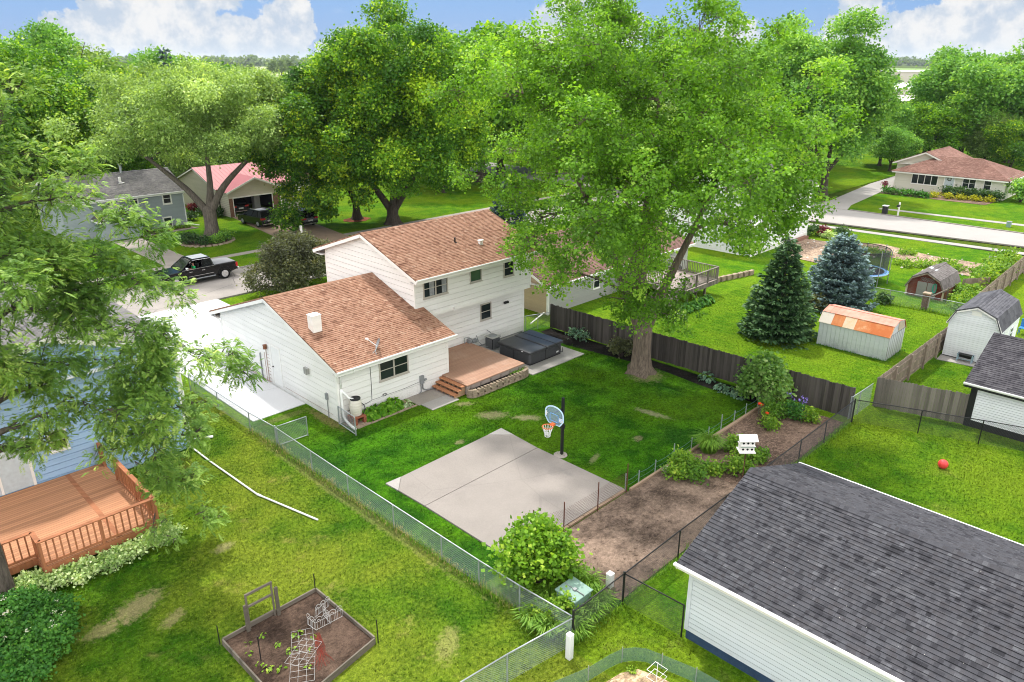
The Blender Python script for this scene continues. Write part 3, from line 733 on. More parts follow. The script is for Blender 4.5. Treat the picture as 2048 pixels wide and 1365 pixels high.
def hosta(name, label, base, rad, h, n, mat, seed, cat='plant', group=None, lw=0.4):
    r = np.random.default_rng(seed)
    a = r.uniform(0, 2 * math.pi, n); q = np.sqrt(r.random(n))
    z = h * (1 - 0.75 * q * q) * r.uniform(0.75, 1.05, n)
    P = np.stack([rad * q * np.cos(a) * 0.75, rad * q * np.sin(a) * 0.75, z], 1)
    d = np.stack([np.cos(a), np.sin(a), -0.25 - 0.5 * q], 1) + r.normal(0, 0.25, (n, 3))
    A = unit(d) * (0.26 * rad + 0.08) * r.uniform(0.7, 1.2, (n, 1))
    N = unit(np.array([0, 0, 1.0]) + r.normal(0, 0.35, (n, 3))); B = unit(np.cross(A, N)) * np.linalg.norm(A, axis=1, keepdims=True) * lw
    o = link_mesh(card_mesh(name, P, A, B, r.normal(0.5, 0.2, n), mat, 0.2, np.cross(unit(B), unit(A)) * np.linalg.norm(A, axis=1, keepdims=True)), name); o.location = (base[0], base[1], 0.0)
    return tag(o, label, cat, group)
def turf(name, rects, dens, h, mat, seed, label, holes=(), w=0.012):
    """short upright grass over a lawn: uncountable, one object"""
    r = np.random.default_rng(seed); pts = []
    for (x0, y0, x1, y1) in rects:
        n = int(abs(x1 - x0) * abs(y1 - y0) * dens)
        pts.append(np.stack([r.uniform(x0, x1, n), r.uniform(y0, y1, n)], 1))
    p = np.vstack(pts)
    for (cx, cy, rx, ry, ang) in holes:
        c, s = math.cos(R(ang)), math.sin(R(ang)); dx, dy = p[:, 0] - cx, p[:, 1] - cy
        p = p[((dx * c + dy * s) / rx) ** 2 + ((-dx * s + dy * c) / ry) ** 2 > r.uniform(0.6, 1.5, len(p))]
    n = len(p); P = np.concatenate([p, np.zeros((n, 1))], 1)
    A = unit(np.array([0, 0, 1.0]) + r.normal(0, 0.55, (n, 3)) * np.array([1, 1, 0.2])) * h * r.uniform(0.5, 1.5, (n, 1))
    a = r.uniform(0, math.pi, n); B = np.stack([np.cos(a), np.sin(a), np.zeros(n)], 1) * w * r.uniform(0.6, 1.5, (n, 1))
    o = link_mesh(card_mesh(name, P, A, B, r.random(n), mat), name)
    return tag(o, label, 'grass', None, 'stuff')

# ------------------------------------------------------------------ building helpers
def band_clip(poly, z0, z1):
    def clip(ps, f):
        out = []
        for i in range(len(ps)):
            a, b = ps[i], ps[(i + 1) % len(ps)]; fa, fb = f(a), f(b)
            if fa >= 0: out.append(a)
            if fa * fb < 0:
                k = fa / (fa - fb); out.append((a[0] + (b[0] - a[0]) * k, a[1] + (b[1] - a[1]) * k))
        return out
    p = clip(poly, lambda q: q[1] - z0)
    return clip(p, lambda q: z1 - q[1]) if len(p) > 2 else []
def lap(mb, poly, O, U, N, course=0.25, dep=0.016, gr=None):
    """lap boards over a convex wall outline (u, z); every board leans out at its foot"""
    O, U, N = Vector(O), Vector(U), Vector(N)
    z0 = min(p[1] for p in poly); z1 = max(p[1] for p in poly)
    n = max(1, math.ceil((z1 - z0) / course - 1e-6))
    for i in range(n):
        a = z0 + i * course; b = min(a + course, z1)
        q = band_clip(poly, a, b)
        if len(q) < 3: continue
        P = lambda u, z, o: O + U * u + Vector((0, 0, z)) + N * o
        off = lambda z: 0.003 + dep * (1 - (z - a) / course)
        g = (gr or min(0.028, course * 0.12)) if b < z1 else 0
        q = band_clip(poly, a, b - g)
        if len(q) < 3: continue
        mb.quad(*[P(u, z, off(z)) for u, z in q])
        hi = [p for p in q if abs(p[1] - b + g) < 1e-6]
        if g and len(hi) >= 2:
            u0, u1 = min(p[0] for p in hi), max(p[0] for p in hi); t = b - g
            mb.quad(P(u0, t, off(t)), P(u1, t, off(t)), P(u1, t, -0.03), P(u0, t, -0.03)); mb.quad(P(u0, t, -0.03), P(u1, t, -0.03), P(u1, b, -0.03), P(u0, b, -0.03))
        lo = [p for p in q if abs(p[1] - a) < 1e-6]
        if len(lo) >= 2:
            u0, u1 = min(p[0] for p in lo), max(p[0] for p in lo)
            mb.quad(P(u0, a, off(a)), P(u1, a, off(a)), P(u1, a, -0.03), P(u0, a, -0.03))
    mb.quad(*[O + U * u + Vector((0, 0, z)) - N * 0.04 for u, z in poly])
def slope(mb, e0, e1, r1, r0, course=0.14, step=0.02, thick=0.06):
    e0, e1, r0, r1 = map(Vector, (e0, e1, r0, r1))
    nr = (e1 - e0).cross(r0 - e0).normalized()
    if nr.z < 0: nr = -nr
    n = max(1, round((r0 - e0).length / course)); rn = random.Random(int((e0.x + e0.y * 3) * 10)); W = max((e1 - e0).length, 0.1)
    for i in range(n):
        a, b = i / n, (i + 1) / n
        p = [e0.lerp(r0, a) + nr * step, e1.lerp(r1, a) + nr * step, e1.lerp(r1, b) + nr * 0.001, e0.lerp(r0, b) + nr * 0.001]
        mb.quad(*p); q0, q1 = e0.lerp(r0, a), e1.lerp(r1, a); u = 0.0
        while u < 1:
            w = min(1.0, u + rn.uniform(0.12, 0.42) / W * (1 if course < 0.5 else 8))
            mb.quad(q0.lerp(q1, u), q0.lerp(q1, w), p[0].lerp(p[1], w), p[0].lerp(p[1], u))
            if rn.random() < 0.55 and course < 0.5: mb.m2.append(len(mb.f) - 1)
            u = w
    q = [x - nr * thick for x in (e0, e1, r1, r0)]
    mb.quad(*reversed(q))
    for a, b, c, d in ((e0, e1, q[1], q[0]), (e1, r1, q[2], q[1]), (r0, e0, q[0], q[3])): mb.quad(a, b, c, d)
def ridge_cap(mb, a, b, w=0.16, piece=0.24):
    a, b = Vector(a), Vector(b); n = max(1, int((b - a).length / piece)); d = (b - a) / n
    s = d.cross(Vector((0, 0, 1))).normalized() * w
    for i in range(n):
        p, q = a + d * i + Vector((0, 0, 0.03)), a + d * (i + 1.1) + Vector((0, 0, 0.018)); dz = Vector((0, 0, w * 0.36))
        mb.quad(p, q, q + s - dz, p + s - dz); mb.quad(p, p - s - dz, q - s - dz, q)
class Wall:
    """a vertical plane: origin, direction along it, outward normal"""
    def __init__(s, O, U, N): s.O = Vector(O); s.U = Vector(U); s.N = Vector(N)
    def p(s, u, z, o=0.0): return s.O + s.U * u + Vector((0, 0, z)) + s.N * o
    def bar(s, mb, u0, u1, z0, z1, o0, o1):
        vs = [s.p(u, z, o) for o in (o0, o1) for u, z in ((u0, z0), (u1, z0), (u1, z1), (u0, z1))]
        mb.add(vs, [(0, 1, 2, 3), (7, 6, 5, 4), (0, 4, 5, 1), (1, 5, 6, 2), (2, 6, 7, 3), (3, 7, 4, 0)])
    def window(s, parent, u0, u1, z0, z1, frame='window_beige', pane='window_glass', n=1, rail=True, fw=0.07, sill=True, curtain=False, vert=0):
        f = MB(); o = 0.055
        s.bar(f, u0, u1, z1 - fw, z1, 0.0, o); s.bar(f, u0, u1, z0, z0 + fw, 0.0, o)
        s.bar(f, u0, u0 + fw, z0 + fw, z1 - fw, 0.0, o); s.bar(f, u1 - fw, u1, z0 + fw, z1 - fw, 0.0, o)
        for i in range(1, n):
            c = u0 + (u1 - u0) * i / n; s.bar(f, c - fw * 0.55, c + fw * 0.55, z0 + fw, z1 - fw, 0.0, o - 0.004)
        fo = f.build('window', frame, parent)
        if sill:
            q = MB(); s.bar(q, u0 - 0.03, u1 + 0.03, z0 - 0.045, z0 - 0.002, 0.0, o + 0.03); q.build('sill', frame, fo)
        for i in range(n):
            a = u0 + (u1 - u0) * i / n + fw * 0.6; b = u0 + (u1 - u0) * (i + 1) / n - fw * 0.6
            g = MB(); s.bar(g, a, b, z0 + fw * 0.7, z1 - fw * 0.7, 0.004, 0.026); g.build('pane', pane, fo)
            if rail:
                m = (z0 + z1) / 2; q = MB(); s.bar(q, a + 0.02, b - 0.02, m - 0.018, m + 0.018, 0.027, 0.046); q.build('sash', frame, fo)
            if curtain:
                q = MB()
                for k in range(5):
                    c = a + (b - a) * (0.52 + 0.085 * k); s.bar(q, c, c + 0.045, z0 + fw * 1.2, z1 - fw * 1.4, 0.0265, 0.030 + 0.003 * (k % 2))
                q.build('curtain', 'curtain', fo)
        return fo
def gutter(parent, a, b, out, mat='gutter_white', w=0.11):
    """eave gutter from a to b along its back top edge; out = outward unit vector"""
    m = MB(); a, b, out = Vector(a), Vector(b), Vector(out); d = (b - a).normalized()
    prof = [(0, 0), (0, -0.10), (w * 0.7, -0.10), (w, -0.045), (w, 0), (w - 0.015, 0), (w * 0.62, -0.085), (0.015, -0.085), (0.015, 0)]
    n = len(prof); vs = [p + out * x + Vector((0, 0, z)) for p in (a, b) for x, z in prof]
    m.add(vs, [(i, (i + 1) % n, (i + 1) % n + n, i + n) for i in range(n)] + [(0, 1, 2, 3, 4), (n + 4, n + 3, n + 2, n + 1, n)])
    return m.build('gutter', mat, parent)
def chainlink(name, label, pts, posts, h, wire, metal, pitch=0.075, wr=0.0035, group=None, pr=0.025, rr=0.021, top=True, corner=(), z0=0.04, cat='fence', bottom=False):
    t = thing(name, label, cat, (pts[0][0], pts[0][1], 0), group)
    w = MB()
    for a, b in zip(pts[:-1], pts[1:]):
        a, b = Vector((*a, 0)), Vector((*b, 0)); L = (b - a).length; d = (b - a) / L
        H = h - 0.02
        nrm = d.cross(Vector((0, 0, 1))) * 0.004
        for sgn in (1, -1):
            c = -H
            while c < L:
                u0, zz0, u1, zz1 = c, z0, c + H - z0, H
                if u0 < 0: zz0 += -u0; u0 = 0
                if u1 > L: zz1 -= u1 - L; u1 = L
                if u1 > u0 + 0.01:
                    if sgn > 0: p, q = a + d * u0 + Vector((0, 0, zz0)), a + d * u1 + Vector((0, 0, zz1))
                    else: p, q = b - d * u0 + Vector((0, 0, zz0)), b - d * u1 + Vector((0, 0, zz1))
                    w.tube([p + nrm * sgn, q + nrm * sgn], wr, 3, False)
                c += pitch
    w.build('mesh', wire, t)
    if top:
        r = MB()
        for a, b in zip(pts[:-1], pts[1:]): r.tube([(*a, h), (*b, h)], rr, 8)
        r.build('top_rail', metal, t, smooth=True)
    if bottom:
        r = MB()
        for a, b in zip(pts[:-1], pts[1:]): r.tube([(*a, z0 + 0.02), (*b, z0 + 0.02)], rr, 6)
        r.build('bottom_rail', metal, t)
    for i, p in enumerate(posts):
        m = MB(); big = i in corner
        m.cyl((p[0], p[1], -0.1), pr * (1.5 if big else 1), h + 0.1 + (0.06 if big else -0.015), 10)
        m.ball((p[0], p[1], h + (0.06 if big else -0.015)), pr * (1.55 if big else 1.0), 8, 5, (1, 1, 0.6))
        m.build('post', metal, t)
    return t
def board_fence(name, label, a, b, h, mat, seed, wide=0.14, rails=True, back=1, post_mat=None, posts=2.4, dog=True, hv=0.025):
    """picket privacy fence from a to b; back = side the rails are on"""
    r = random.Random(seed)
    t = thing(name, label, 'fence', (a[0], a[1], 0))
    A, B = Vector((*a, 0)), Vector((*b, 0)); L = (B - A).length; d = (B - A) / L; nm = d.cross(Vector((0, 0, 1)))
    m = MB(); n = int(L / wide)
    for i in range(n):
        u = i * L / n; w = L / n - 0.006; hh = h + r.uniform(-hv, hv); z0 = 0.03 + r.uniform(0, 0.04); o = nm * r.uniform(0, 0.008); c = 0.03 if dog else 0.0
        poly = [A + d * u + Vector((0, 0, z0)), A + d * (u + w) + Vector((0, 0, z0)), A + d * (u + w) + Vector((0, 0, hh - c)), A + d * (u + w - c) + Vector((0, 0, hh)), A + d * (u + c) + Vector((0, 0, hh)), A + d * u + Vector((0, 0, hh - c))]
        m.prism([p + o for p in poly], nm * 0.018)
    m.build('board_panel', mat, t)
    if rails:
        for z in (0.30, h * 0.55, h - 0.25):
            q = MB(); off = nm * (0.055 if back > 0 else -0.03)
            q.beam(A + off + Vector((0, 0, z)), B + off + Vector((0, 0, z)), 0.04, 0.09); q.build('rail', post_mat or mat, t)
        k = max(2, int(L / posts) + 1)
        for i in range(k):
            p = A + d * (L * i / (k - 1)) + nm * (0.125 if back > 0 else -0.10)
            q = MB(); q.box((p.x - 0.045, p.y - 0.045, -0.1), (p.x + 0.045, p.y + 0.045, h - 0.04)); q.build('post', post_mat or mat, t)
    return t
def simple_house(name, label, x0, y0, x1, y1, wall_h, ridge, axis, wallm, roofm, over=0.4, course=0.2, cat='house', trim='white_trim', hip=0.0, faces=('-x', '-y'), group=None):
    """rectangular house with a gable or hipped roof; returns the thing and its four walls"""
    t = thing(name, label, cat, ((x0 + x1) / 2, (y0 + y1) / 2, 0), group)
    W = {'-y': Wall((x0, y0, 0), (1, 0, 0), (0, -1, 0)), '+y': Wall((x1, y1, 0), (-1, 0, 0), (0, 1, 0)), '-x': Wall((x0, y1, 0), (0, -1, 0), (-1, 0, 0)), '+x': Wall((x1, y0, 0), (0, 1, 0), (1, 0, 0))}
    for k, w in W.items():
        L = (x1 - x0) if 'y' in k else (y1 - y0)
        poly = [(0, 0), (L, 0), (L, wall_h), (0, wall_h)]
        if not hip and ((axis == 'X' and 'x' in k) or (axis == 'Y' and 'y' in k)): poly = [(0, 0), (L, 0), (L, wall_h), (L / 2, ridge - 0.1), (0, wall_h)]
        m = MB()
        if k in faces: lap(m, poly, w.O, w.U, w.N, course, 0.014)
        else: m.quad(*[w.p(u, z) for u, z in poly])
        m.build('wall', wallm, t)
    m = MB(); c = MB(); tr = MB()
    half = ((y1 - y0) if axis == 'X' else (x1 - x0)) / 2; k = (ridge - wall_h) / half; ez = wall_h - over * k
    if axis == 'X':
        ym = (y0 + y1) / 2; xa, xb = x0 - over * 0.8, x1 + over * 0.8; ra, rb = (xa + hip, xb - hip)
        E = [((xa, y0 - over, ez), (xb, y0 - over, ez), (rb, ym, ridge), (ra, ym, ridge)), ((xb, y1 + over, ez), (xa, y1 + over, ez), (ra, ym, ridge), (rb, ym, ridge))]
        if hip: E += [((xa, y1 + over, ez), (xa, y0 - over, ez), (ra, ym, ridge), (ra, ym, ridge)), ((xb, y0 - over, ez), (xb, y1 + over, ez), (rb, ym, ridge), (rb, ym, ridge))]
        r0, r1 = (ra, ym, ridge), (rb, ym, ridge)
    else:
        xm = (x0 + x1) / 2; ya, yb = y0 - over * 0.8, y1 + over * 0.8; ra, rb = ya + hip, yb - hip
        E = [((x0 - over, yb, ez), (x0 - over, ya, ez), (xm, ra, ridge), (xm, rb, ridge)), ((x1 + over, ya, ez), (x1 + over, yb, ez), (xm, rb, ridge), (xm, ra, ridge))]
        if hip: E += [((x0 - over, ya, ez), (x1 + over, ya, ez), (xm, ra, ridge), (xm, ra, ridge)), ((x1 + over, yb, ez), (x0 - over, yb, ez), (xm, rb, ridge), (xm, rb, ridge))]
        r0, r1 = (xm, ra, ridge), (xm, rb, ridge)
    for e in E: slope(m, *e)
    ridge_cap(m, r0, r1)
    m.build('roof', roofm, t)
    for e in E[:2] + (E[2:] if hip else []):
        a, b = Vector(e[0]), Vector(e[1]); o = (b - a).cross(Vector((0, 0, 1))).normalized()
        tr.beam(a - o * 0.05 - Vector((0, 0, 0.13)), b - o * 0.05 - Vector((0, 0, 0.13)), 0.10, 0.15)
        if not hip:
            for p, q in ((e[0], e[3]), (e[1], e[2])):
                tr.beam(Vector(p) - Vector((0, 0, 0.14)), Vector(q) - Vector((0, 0, 0.14)), 0.06, 0.17)
    tr.build('fascia', trim, t)
    s = MB(); s.box((x0 - over + 0.05, y0 - over + 0.05, ez - 0.12), (x1 + over - 0.05, y1 + over - 0.05, ez - 0.10)); s.build('soffit', trim, t)
    return t, W

# ------------------------------------------------------------------ setting: ground, lawns, roads
sheet('land', [(-4000, -4000, 8000, 8000)], -0.06, 'land', 'open land reaching to the horizon behind the houses', 'ground')
sheet('lawn', [(-30, -25, 76, 50.5)], 0.0, 'lawn_bright', 'bright green lawns of the back yards behind the dark board fence', 'lawn')
sheet('lawn', [(-30, -25, 13.22, 50.4)], 0.006, 'lawn_left', 'yellow green lawn with dry patches around the raised bed', 'lawn')
sheet('lawn', [(13.22, -25, 60, 10.8)], 0.006, 'lawn_side', 'green lawn around the grey roofed garage', 'lawn')
sheet('lawn', [(13.25, 14.62, 33.4, 30.9), (15.5, 10.85, 16.4, 14.7)], 0.012, 'lawn_main', 'deep green back yard lawn with a few bare patches', 'lawn')
sheet('lawn', [(16.4, 38, 40, 50.45), (31.5, 30.5, 35.2, 38), (-60, 57.5, 75.6, 110), (53.7, -10, 76, 34), (90, -60, 200, 34), (92, 38.2, 200, 120), (86.7, -60, 90, 110)], 0.014, 'lawn_street', 'front lawns and verges along the streets', 'lawn')
sheet('street', [[(-80, 50.5), (76, 50.5), (78, 48.6), (78, 59.6), (76, 57.35), (-80, 57.35)]], 0.03, 'street_concrete', 'concrete street with cracks where the pickup is parked', 'street')
sheet('street', [[(77.75, 32.5), (79.95, 13.6), (82.5, -20), (86.1, -20), (86.3, 15), (86.6, 32), (86.9, 110), (77.6, 110)]], 0.034, 'pale_concrete', 'pale concrete street in front of the cream bungalow', 'street')
sheet('kerb', [(-80, 57.35, 76, 57.52), (21, 50.34, 76, 50.5)], 0.12, 'kerb_concrete', 'kerb along the street where the pickup is parked', 'kerb', thick=0.12)
sheet('kerb', [[(86.3, 15), (86.5, 15), (86.8, 32), (86.6, 32)], [(86.3, -20), (86.1, -20), (86.3, 15), (86.5, 15)], [(77.6, 32.5), (79.8, 13.6), (79.95, 13.6), (77.75, 32.5)]], 0.12, 'kerb_concrete', 'kerb along the pale street by the bungalow', 'kerb', thick=0.12)
sheet('sidewalk', [(-60, 61.5, 75.5, 62.35)], 0.04, 'walk_concrete', 'sidewalk across the street from the white house', 'sidewalk', thick=0.06)
sheet('sidewalk', [[(75.45, 32), (76.6, 13), (78.2, -15), (79.2, -15), (77.6, 13), (76.4, 32)], [(75.45, 32), (76.4, 32), (76.2, 48), (75.2, 48)]], 0.045, 'pale_concrete', 'sidewalk on the near side of the pale street', 'sidewalk', thick=0.06)
sheet('sidewalk', [[(89.8, 30), (90.55, 15.9), (91.8, -15), (92.8, -15), (91.55, 15.9), (90.6, 30)]], 0.045, 'pale_concrete', 'sidewalk in front of the cream bungalow', 'sidewalk', thick=0.06)
sheet('driveway', [[(86.6, 32.3), (90.0, 33.2), (108.1, 34.7), (118, 35.5), (118, 38), (108, 37.8), (91.3, 36.2), (86.7, 37.2)]], 0.05, 'pale_concrete', 'driveway beside the cream bungalow', 'driveway', thick=0.06)
sheet('driveway', [(13.62, 30.78, 16.40, 39.6), [(10.2, 39.6), (21.0, 39.6), (21.0, 50.55), (10.2, 50.55)]], 0.05, 'drive_concrete', 'white concrete driveway beside the white garage', 'driveway', thick=0.06)
sheet('driveway', [[(33.3, 61.4), (39.0, 61.4), (41.0, 77.9), (35.3, 77.9)], [(32.6, 57.5), (39.8, 57.5), (39.0, 61.4), (33.3, 61.4)]], 0.05, 'tan_concrete', 'tan driveway leading to the open garage', 'driveway', thick=0.06)
sheet('driveway', [(-16, 36, 1.0, 50.55), (22.0, 62.3, 24.5, 74.6)], 0.052, 'walk_concrete', 'concrete drive and path of the blue houses', 'driveway', thick=0.06)
def inset(p, q): return p
pad = MB()
pad.prism([(14.85, 14.85, -0.05), (21.2, 14.80, -0.05), (21.2, 19.49, -0.05), (14.85, 19.44, -0.05)], (0, 0, 0.12))
pad.prism([(14.85, 19.47, -0.05), (21.2, 19.52, -0.05), (21.32, 21.08, -0.05), (20.5, 21.92, -0.05), (15.5, 21.80, -0.05), (14.80, 21.05, -0.05)], (0, 0, 0.12))
tag(pad.build('court', 'pad_concrete'), 'square concrete ball court slab with one joint across', 'court', None, 'structure')
pc = MB(); pc.prism([(14.79, 21.06, -0.05), (15.49, 21.81, -0.05), (14.75, 21.84, -0.05)], (0, 0, 0.122)); pc.prism([(21.33, 21.09, -0.05), (21.38, 21.97, -0.05), (20.51, 21.93, -0.05)], (0, 0, 0.122))
tag(pc.build('court_corner', 'pale_concrete'), 'two paler corner pieces of the ball court slab', 'court', None, 'structure')
sheet('path', [[(20.25, 26.62), (22.3, 26.62), (22.3, 27.72), (20.25, 27.72)]], 0.035, 'walk_concrete', 'tan concrete walk under the wall by the deck steps', 'path', thick=0.06)
sheet('path', [[(20.38, 25.72), (22.1, 25.72), (22.1, 26.60), (20.38, 26.60)]], 0.045, 'pale_concrete', 'pale concrete slab at the foot of the deck steps', 'path', thick=0.06)
sheet('patio', [[(26.95, 25.22), (31.3, 25.2), (31.3, 29.2), (31.0, 30.38), (26.95, 30.38)]], 0.06, 'pale_concrete', 'pale concrete slab under the hot tub', 'patio', thick=0.08)
sheet('patio', [[(44.9, 10.45), (45.8, 10.5), (45.8, 8.0), (45.2, 8.0)], [(45.8, 10.5), (50.2, 10.5), (50.2, 8.0), (45.8, 8.0)]], 0.04, 'pale_concrete', 'concrete slab under the white barn roofed shed', 'patio', thick=0.06)
sheet('garden_bed', [[(15.7, 14.61), (15.9, 10.95), (24.6, 10.95), (24.6, 14.61)]], 0.03, 'garden_soil', 'bare soil garden strip behind the ball court', 'ground')
sheet('garden_bed', [[(24.6, 14.61), (24.6, 10.95), (33.2, 10.95), (33.2, 14.61)]], 0.031, 'chip_mulch', 'wood chip garden bed around the bird house', 'ground')
def blob(cx, cy, rx, ry, n=22, seed=0, wob=0.12):
    r = random.Random(seed); return [(cx + rx * math.cos(2 * math.pi * i / n) * r.uniform(1 - wob, 1 + wob), cy + ry * math.sin(2 * math.pi * i / n) * r.uniform(1 - wob, 1 + wob)) for i in range(n)]
sheet('mulch_bed', [[(33.3, 29.6), (32.3, 29.6), (31.7, 27.0), (32.1, 24.0), (32.5, 21.0), (32.2, 18.0), (32.2, 15.0), (33.3, 15.0)]], 0.025, 'black_mulch', 'black mulch bed along the dark board fence', 'ground')
sheet('planting_bed', [[(16.5, 27.7), (16.5, 26.75), (20.1, 26.75), (20.1, 27.7)]], 0.028, 'rubble_soil', 'narrow soil bed under the garage wall', 'ground')
sheet('mulch_ring', [blob(44.18, 67.35, 1.5, 1.2, seed=3)], 0.05, 'red_mulch', 'red mulch ring around the trunk across the street', 'ground')
sheet('mulch_bed', [blob(28.4, 68.6, 2.2, 2.1, seed=5, wob=0.06)], 0.05, 'chip_mulch', 'round mulch island around the forked street tree', 'ground')
sheet('rubble_bed', [[(61.5, 27.2), (69.0, 30.4), (69.5, 26.5), (72.0, 23.3), (70.5, 18.5), (70.6, 14.0), (65.5, 14.2), (66.4, 17.5), (67.5, 21.0), (66.0, 24.0), (61.0, 24.5)]], 0.05, 'rubble_soil', 'rough stony planting strip behind the trampoline', 'ground')
sheet('planting_bed', [[(24.6, 77.4), (24.6, 75.1), (30.3, 75.2), (30.3, 77.4)]], 0.05, 'garden_soil', 'planting bed under the grey blue house', 'ground')
sheet('planting_bed', [[(101, 34), (101, 22), (106, 21.5), (106, 34)]], 0.05, 'chip_mulch', 'planting bed in front of the bungalow', 'ground')
# fields far away
sheet('field', [[(300, 900), (700, 2050), (1500, 1700), (800, 560), (420, 520)]], 0.6, 'crop_pale', 'pale crop field far beyond the trees', 'field')
sheet('field', [[(520, 140), (1600, 480), (2600, 1500), (1000, 620)], [(330, 90), (520, 140), (620, 260), (380, 190)]], 0.5, 'crop_green', 'pale green fields far off beyond the road', 'field')
sheet('gravel_yard', [[(330, 88), (520, 140), (500, 210), (320, 160)]], 0.7, 'far_wall', 'light gravel yard of the far trailer park', 'ground')

# ------------------------------------------------------------------ the white split level house
def main_house():
    t = thing('split_level_house', 'white lap sided split level house with terracotta shingle roofs', 'house', (22.8, 33.6, 0))
    GX0, GX1, GY0, GY1 = 16.45, 23.15, 27.75, 39.5
    EZ, RY, RZ = 2.80, 33.63, 4.95                     # garage eave, ridge
    UX0, UX1, UY0, UY1 = 22.8, 31.65, 29.9, 38.4
    k = (RZ - EZ) / (RY - 27.26)
    rz = lambda y: RZ - k * abs(y - RY) - 0.09
    # walls of the garage wing
    m = MB()
    w = Wall((GX0, GY1, 0), (0, -1, 0), (-1, 0, 0))
    poly = [(0, 0), (GY1 - GY0, 0), (GY1 - GY0, rz(GY0)), (GY1 - RY, RZ - 0.09), (0, rz(GY1))]
    lap(m, [(u, max(z, 0.30)) for u, z in poly], w.O, w.U, w.N, 0.30, 0.020)
    m.build('wall', 'white_paint', t)
    b = Wall((GX0, GY0, 0), (1, 0, 0), (0, -1, 0))
    m = MB(); lap(m, [(0, 0.24), (GX1 - GX0, 0.24), (GX1 - GX0, 2.62), (0, 2.62)], b.O, b.U, b.N, 0.30, 0.020)
    m.build('wall', 'white_paint', t)
    m = MB(); m.quad((GX0, GY1, 0), (UX0, GY1, 0), (UX0, GY1, 2.7), (GX0, GY1, 2.7)); m.build('wall', 'white_paint', t)
    m = MB(); m.quad((GX1, GY0, 0), (GX1, 30.4, 0), (GX1, 30.4, 3.3), (GX1, GY0, 2.7)); m.build('wall', 'white_paint', t)
    m = MB(); m.box((GX0 - 0.01, GY0 - 0.01, 0), (GX1, GY1, 0.27)); m.build('foundation', 'white_paint', t)
    # corner boards
    each('corner_board', 'white_trim', t, [((GX0 - 0.028, GY0 - 0.03, 0.02), (GX0 + 0.08, GY0 + 0.08, 2.56)), ((GX0 - 0.028, GY1 - 0.08, 0.02), (GX0 + 0.08, GY1 + 0.03, 2.6)), ((GX1 - 0.08, GY0 - 0.03, 0.02), (GX1 + 0.02, GY0 + 0.05, 2.6)), ((UX0 - 0.026, UY0 - 0.03, 3.1), (UX0 + 0.07, UY0 + 0.06, 5.15)), ((UX0 - 0.026, UY1 - 0.06, 3.1), (UX0 + 0.07, UY1 + 0.03, 5.2)), ((UX1 - 0.06, UY0 - 0.03, 3.06), (UX1 + 0.03, UY0 + 0.06, 5.15)), ((UX1 - 0.16, 30.37, 0.02), (UX1 - 0.06, 30.46, 3.0))])
    # upper storey
    uk = (7.13 - 5.40) / (34.15 - 29.3)
    uz = lambda y: 7.13 - uk * abs(y - 34.15) - 0.10
    w2 = Wall((UX0, UY1, 0), (0, -1, 0), (-1, 0, 0))
    m = MB(); lap(m, [(0, 2.6), (UY1 - UY0, 2.6), (UY1 - UY0, uz(UY0)), (UY1 - 34.15, 7.03), (0, uz(UY1))], w2.O, w2.U, w2.N, 0.30, 0.020); m.build('wall', 'white_paint', t)
    b2 = Wall((UX0, UY0, 0), (1, 0, 0), (0, -1, 0))
    m = MB(); lap(m, [(0, 3.06), (UX1 - UX0, 3.06), (UX1 - UX0, 5.22), (0, 5.22)], b2.O, b2.U, b2.N, 0.30, 0.020)
    m.quad((UX0, UY0, 3.06), (UX1, UY0, 3.06), (UX1, 30.45, 3.06), (UX0, 30.45, 3.06)); m.build('wall', 'white_paint', t)
    m = MB(); m.box((GX1, UY0 - 0.03, 3.0), (UX1 + 0.02, UY0 - 0.004, 3.16)); m.build('band_board', 'white_trim', t)
    b3 = Wall((GX1, 30.4, 0), (1, 0, 0), (0, -1, 0))
    m = MB(); lap(m, [(0, 0.12), (UX1 - 0.1 - GX1, 0.12), (UX1 - 0.1 - GX1, 3.05), (0, 3.05)], b3.O, b3.U, b3.N, 0.30, 0.018); m.build('wall', 'white_paint', t)
    m = MB(); m.box((GX1, 30.39, -0.1), (UX1 - 0.1, 30.6, 0.14)); m.build('foundation', 'foundation', t)
    m = MB(); m.quad((UX1, 30.4, 0), (UX1, UY1, 0), (UX1, UY1, 5.3), (UX1, 34.15, 7.0), (UX1, UY0, 5.3), (UX1, UY0, 3.06), (UX1, 30.4, 3.06)); m.quad((UX0, UY1, 0), (UX1, UY1, 0), (UX1, UY1, 5.3), (UX0, UY1, 5.3)); m.build('wall', 'white_paint', t)
    # roofs
    m = MB(); X0 = 16.22
    slope(m, (X0, 27.26, EZ), (23.32, 27.26, EZ), (23.32, 29.87, RZ - k * (RY - 29.87)), (X0, 29.87, RZ - k * (RY - 29.87)), 0.135)
    slope(m, (X0, 29.87, RZ - k * (RY - 29.87)), (UX0 - 0.01, 29.87, RZ - k * (RY - 29.87)), (UX0 - 0.01, RY, RZ), (X0, RY, RZ), 0.135)
    slope(m, (UX0 - 0.01, 40.4, RZ - k * (40.4 - RY)), (X0, 40.4, RZ - k * (40.4 - RY)), (X0, RY, RZ), (UX0 - 0.01, RY, RZ), 0.135)
    ridge_cap(m, (X0, RY, RZ), (UX0 - 0.02, RY, RZ))
    ro = m.build('roof', 'terracotta_shingles', t)
    m = MB(); X0u, X1u = 22.5, 32.2
    slope(m, (X0u, 29.3, 5.40), (X1u, 29.3, 5.40), (X1u, 34.15, 7.13), (X0u, 34.15, 7.13), 0.135)
    slope(m, (X1u, 39.3, 5.40), (X0u, 39.3, 5.40), (X0u, 34.15, 7.13), (X1u, 34.15, 7.13), 0.135)
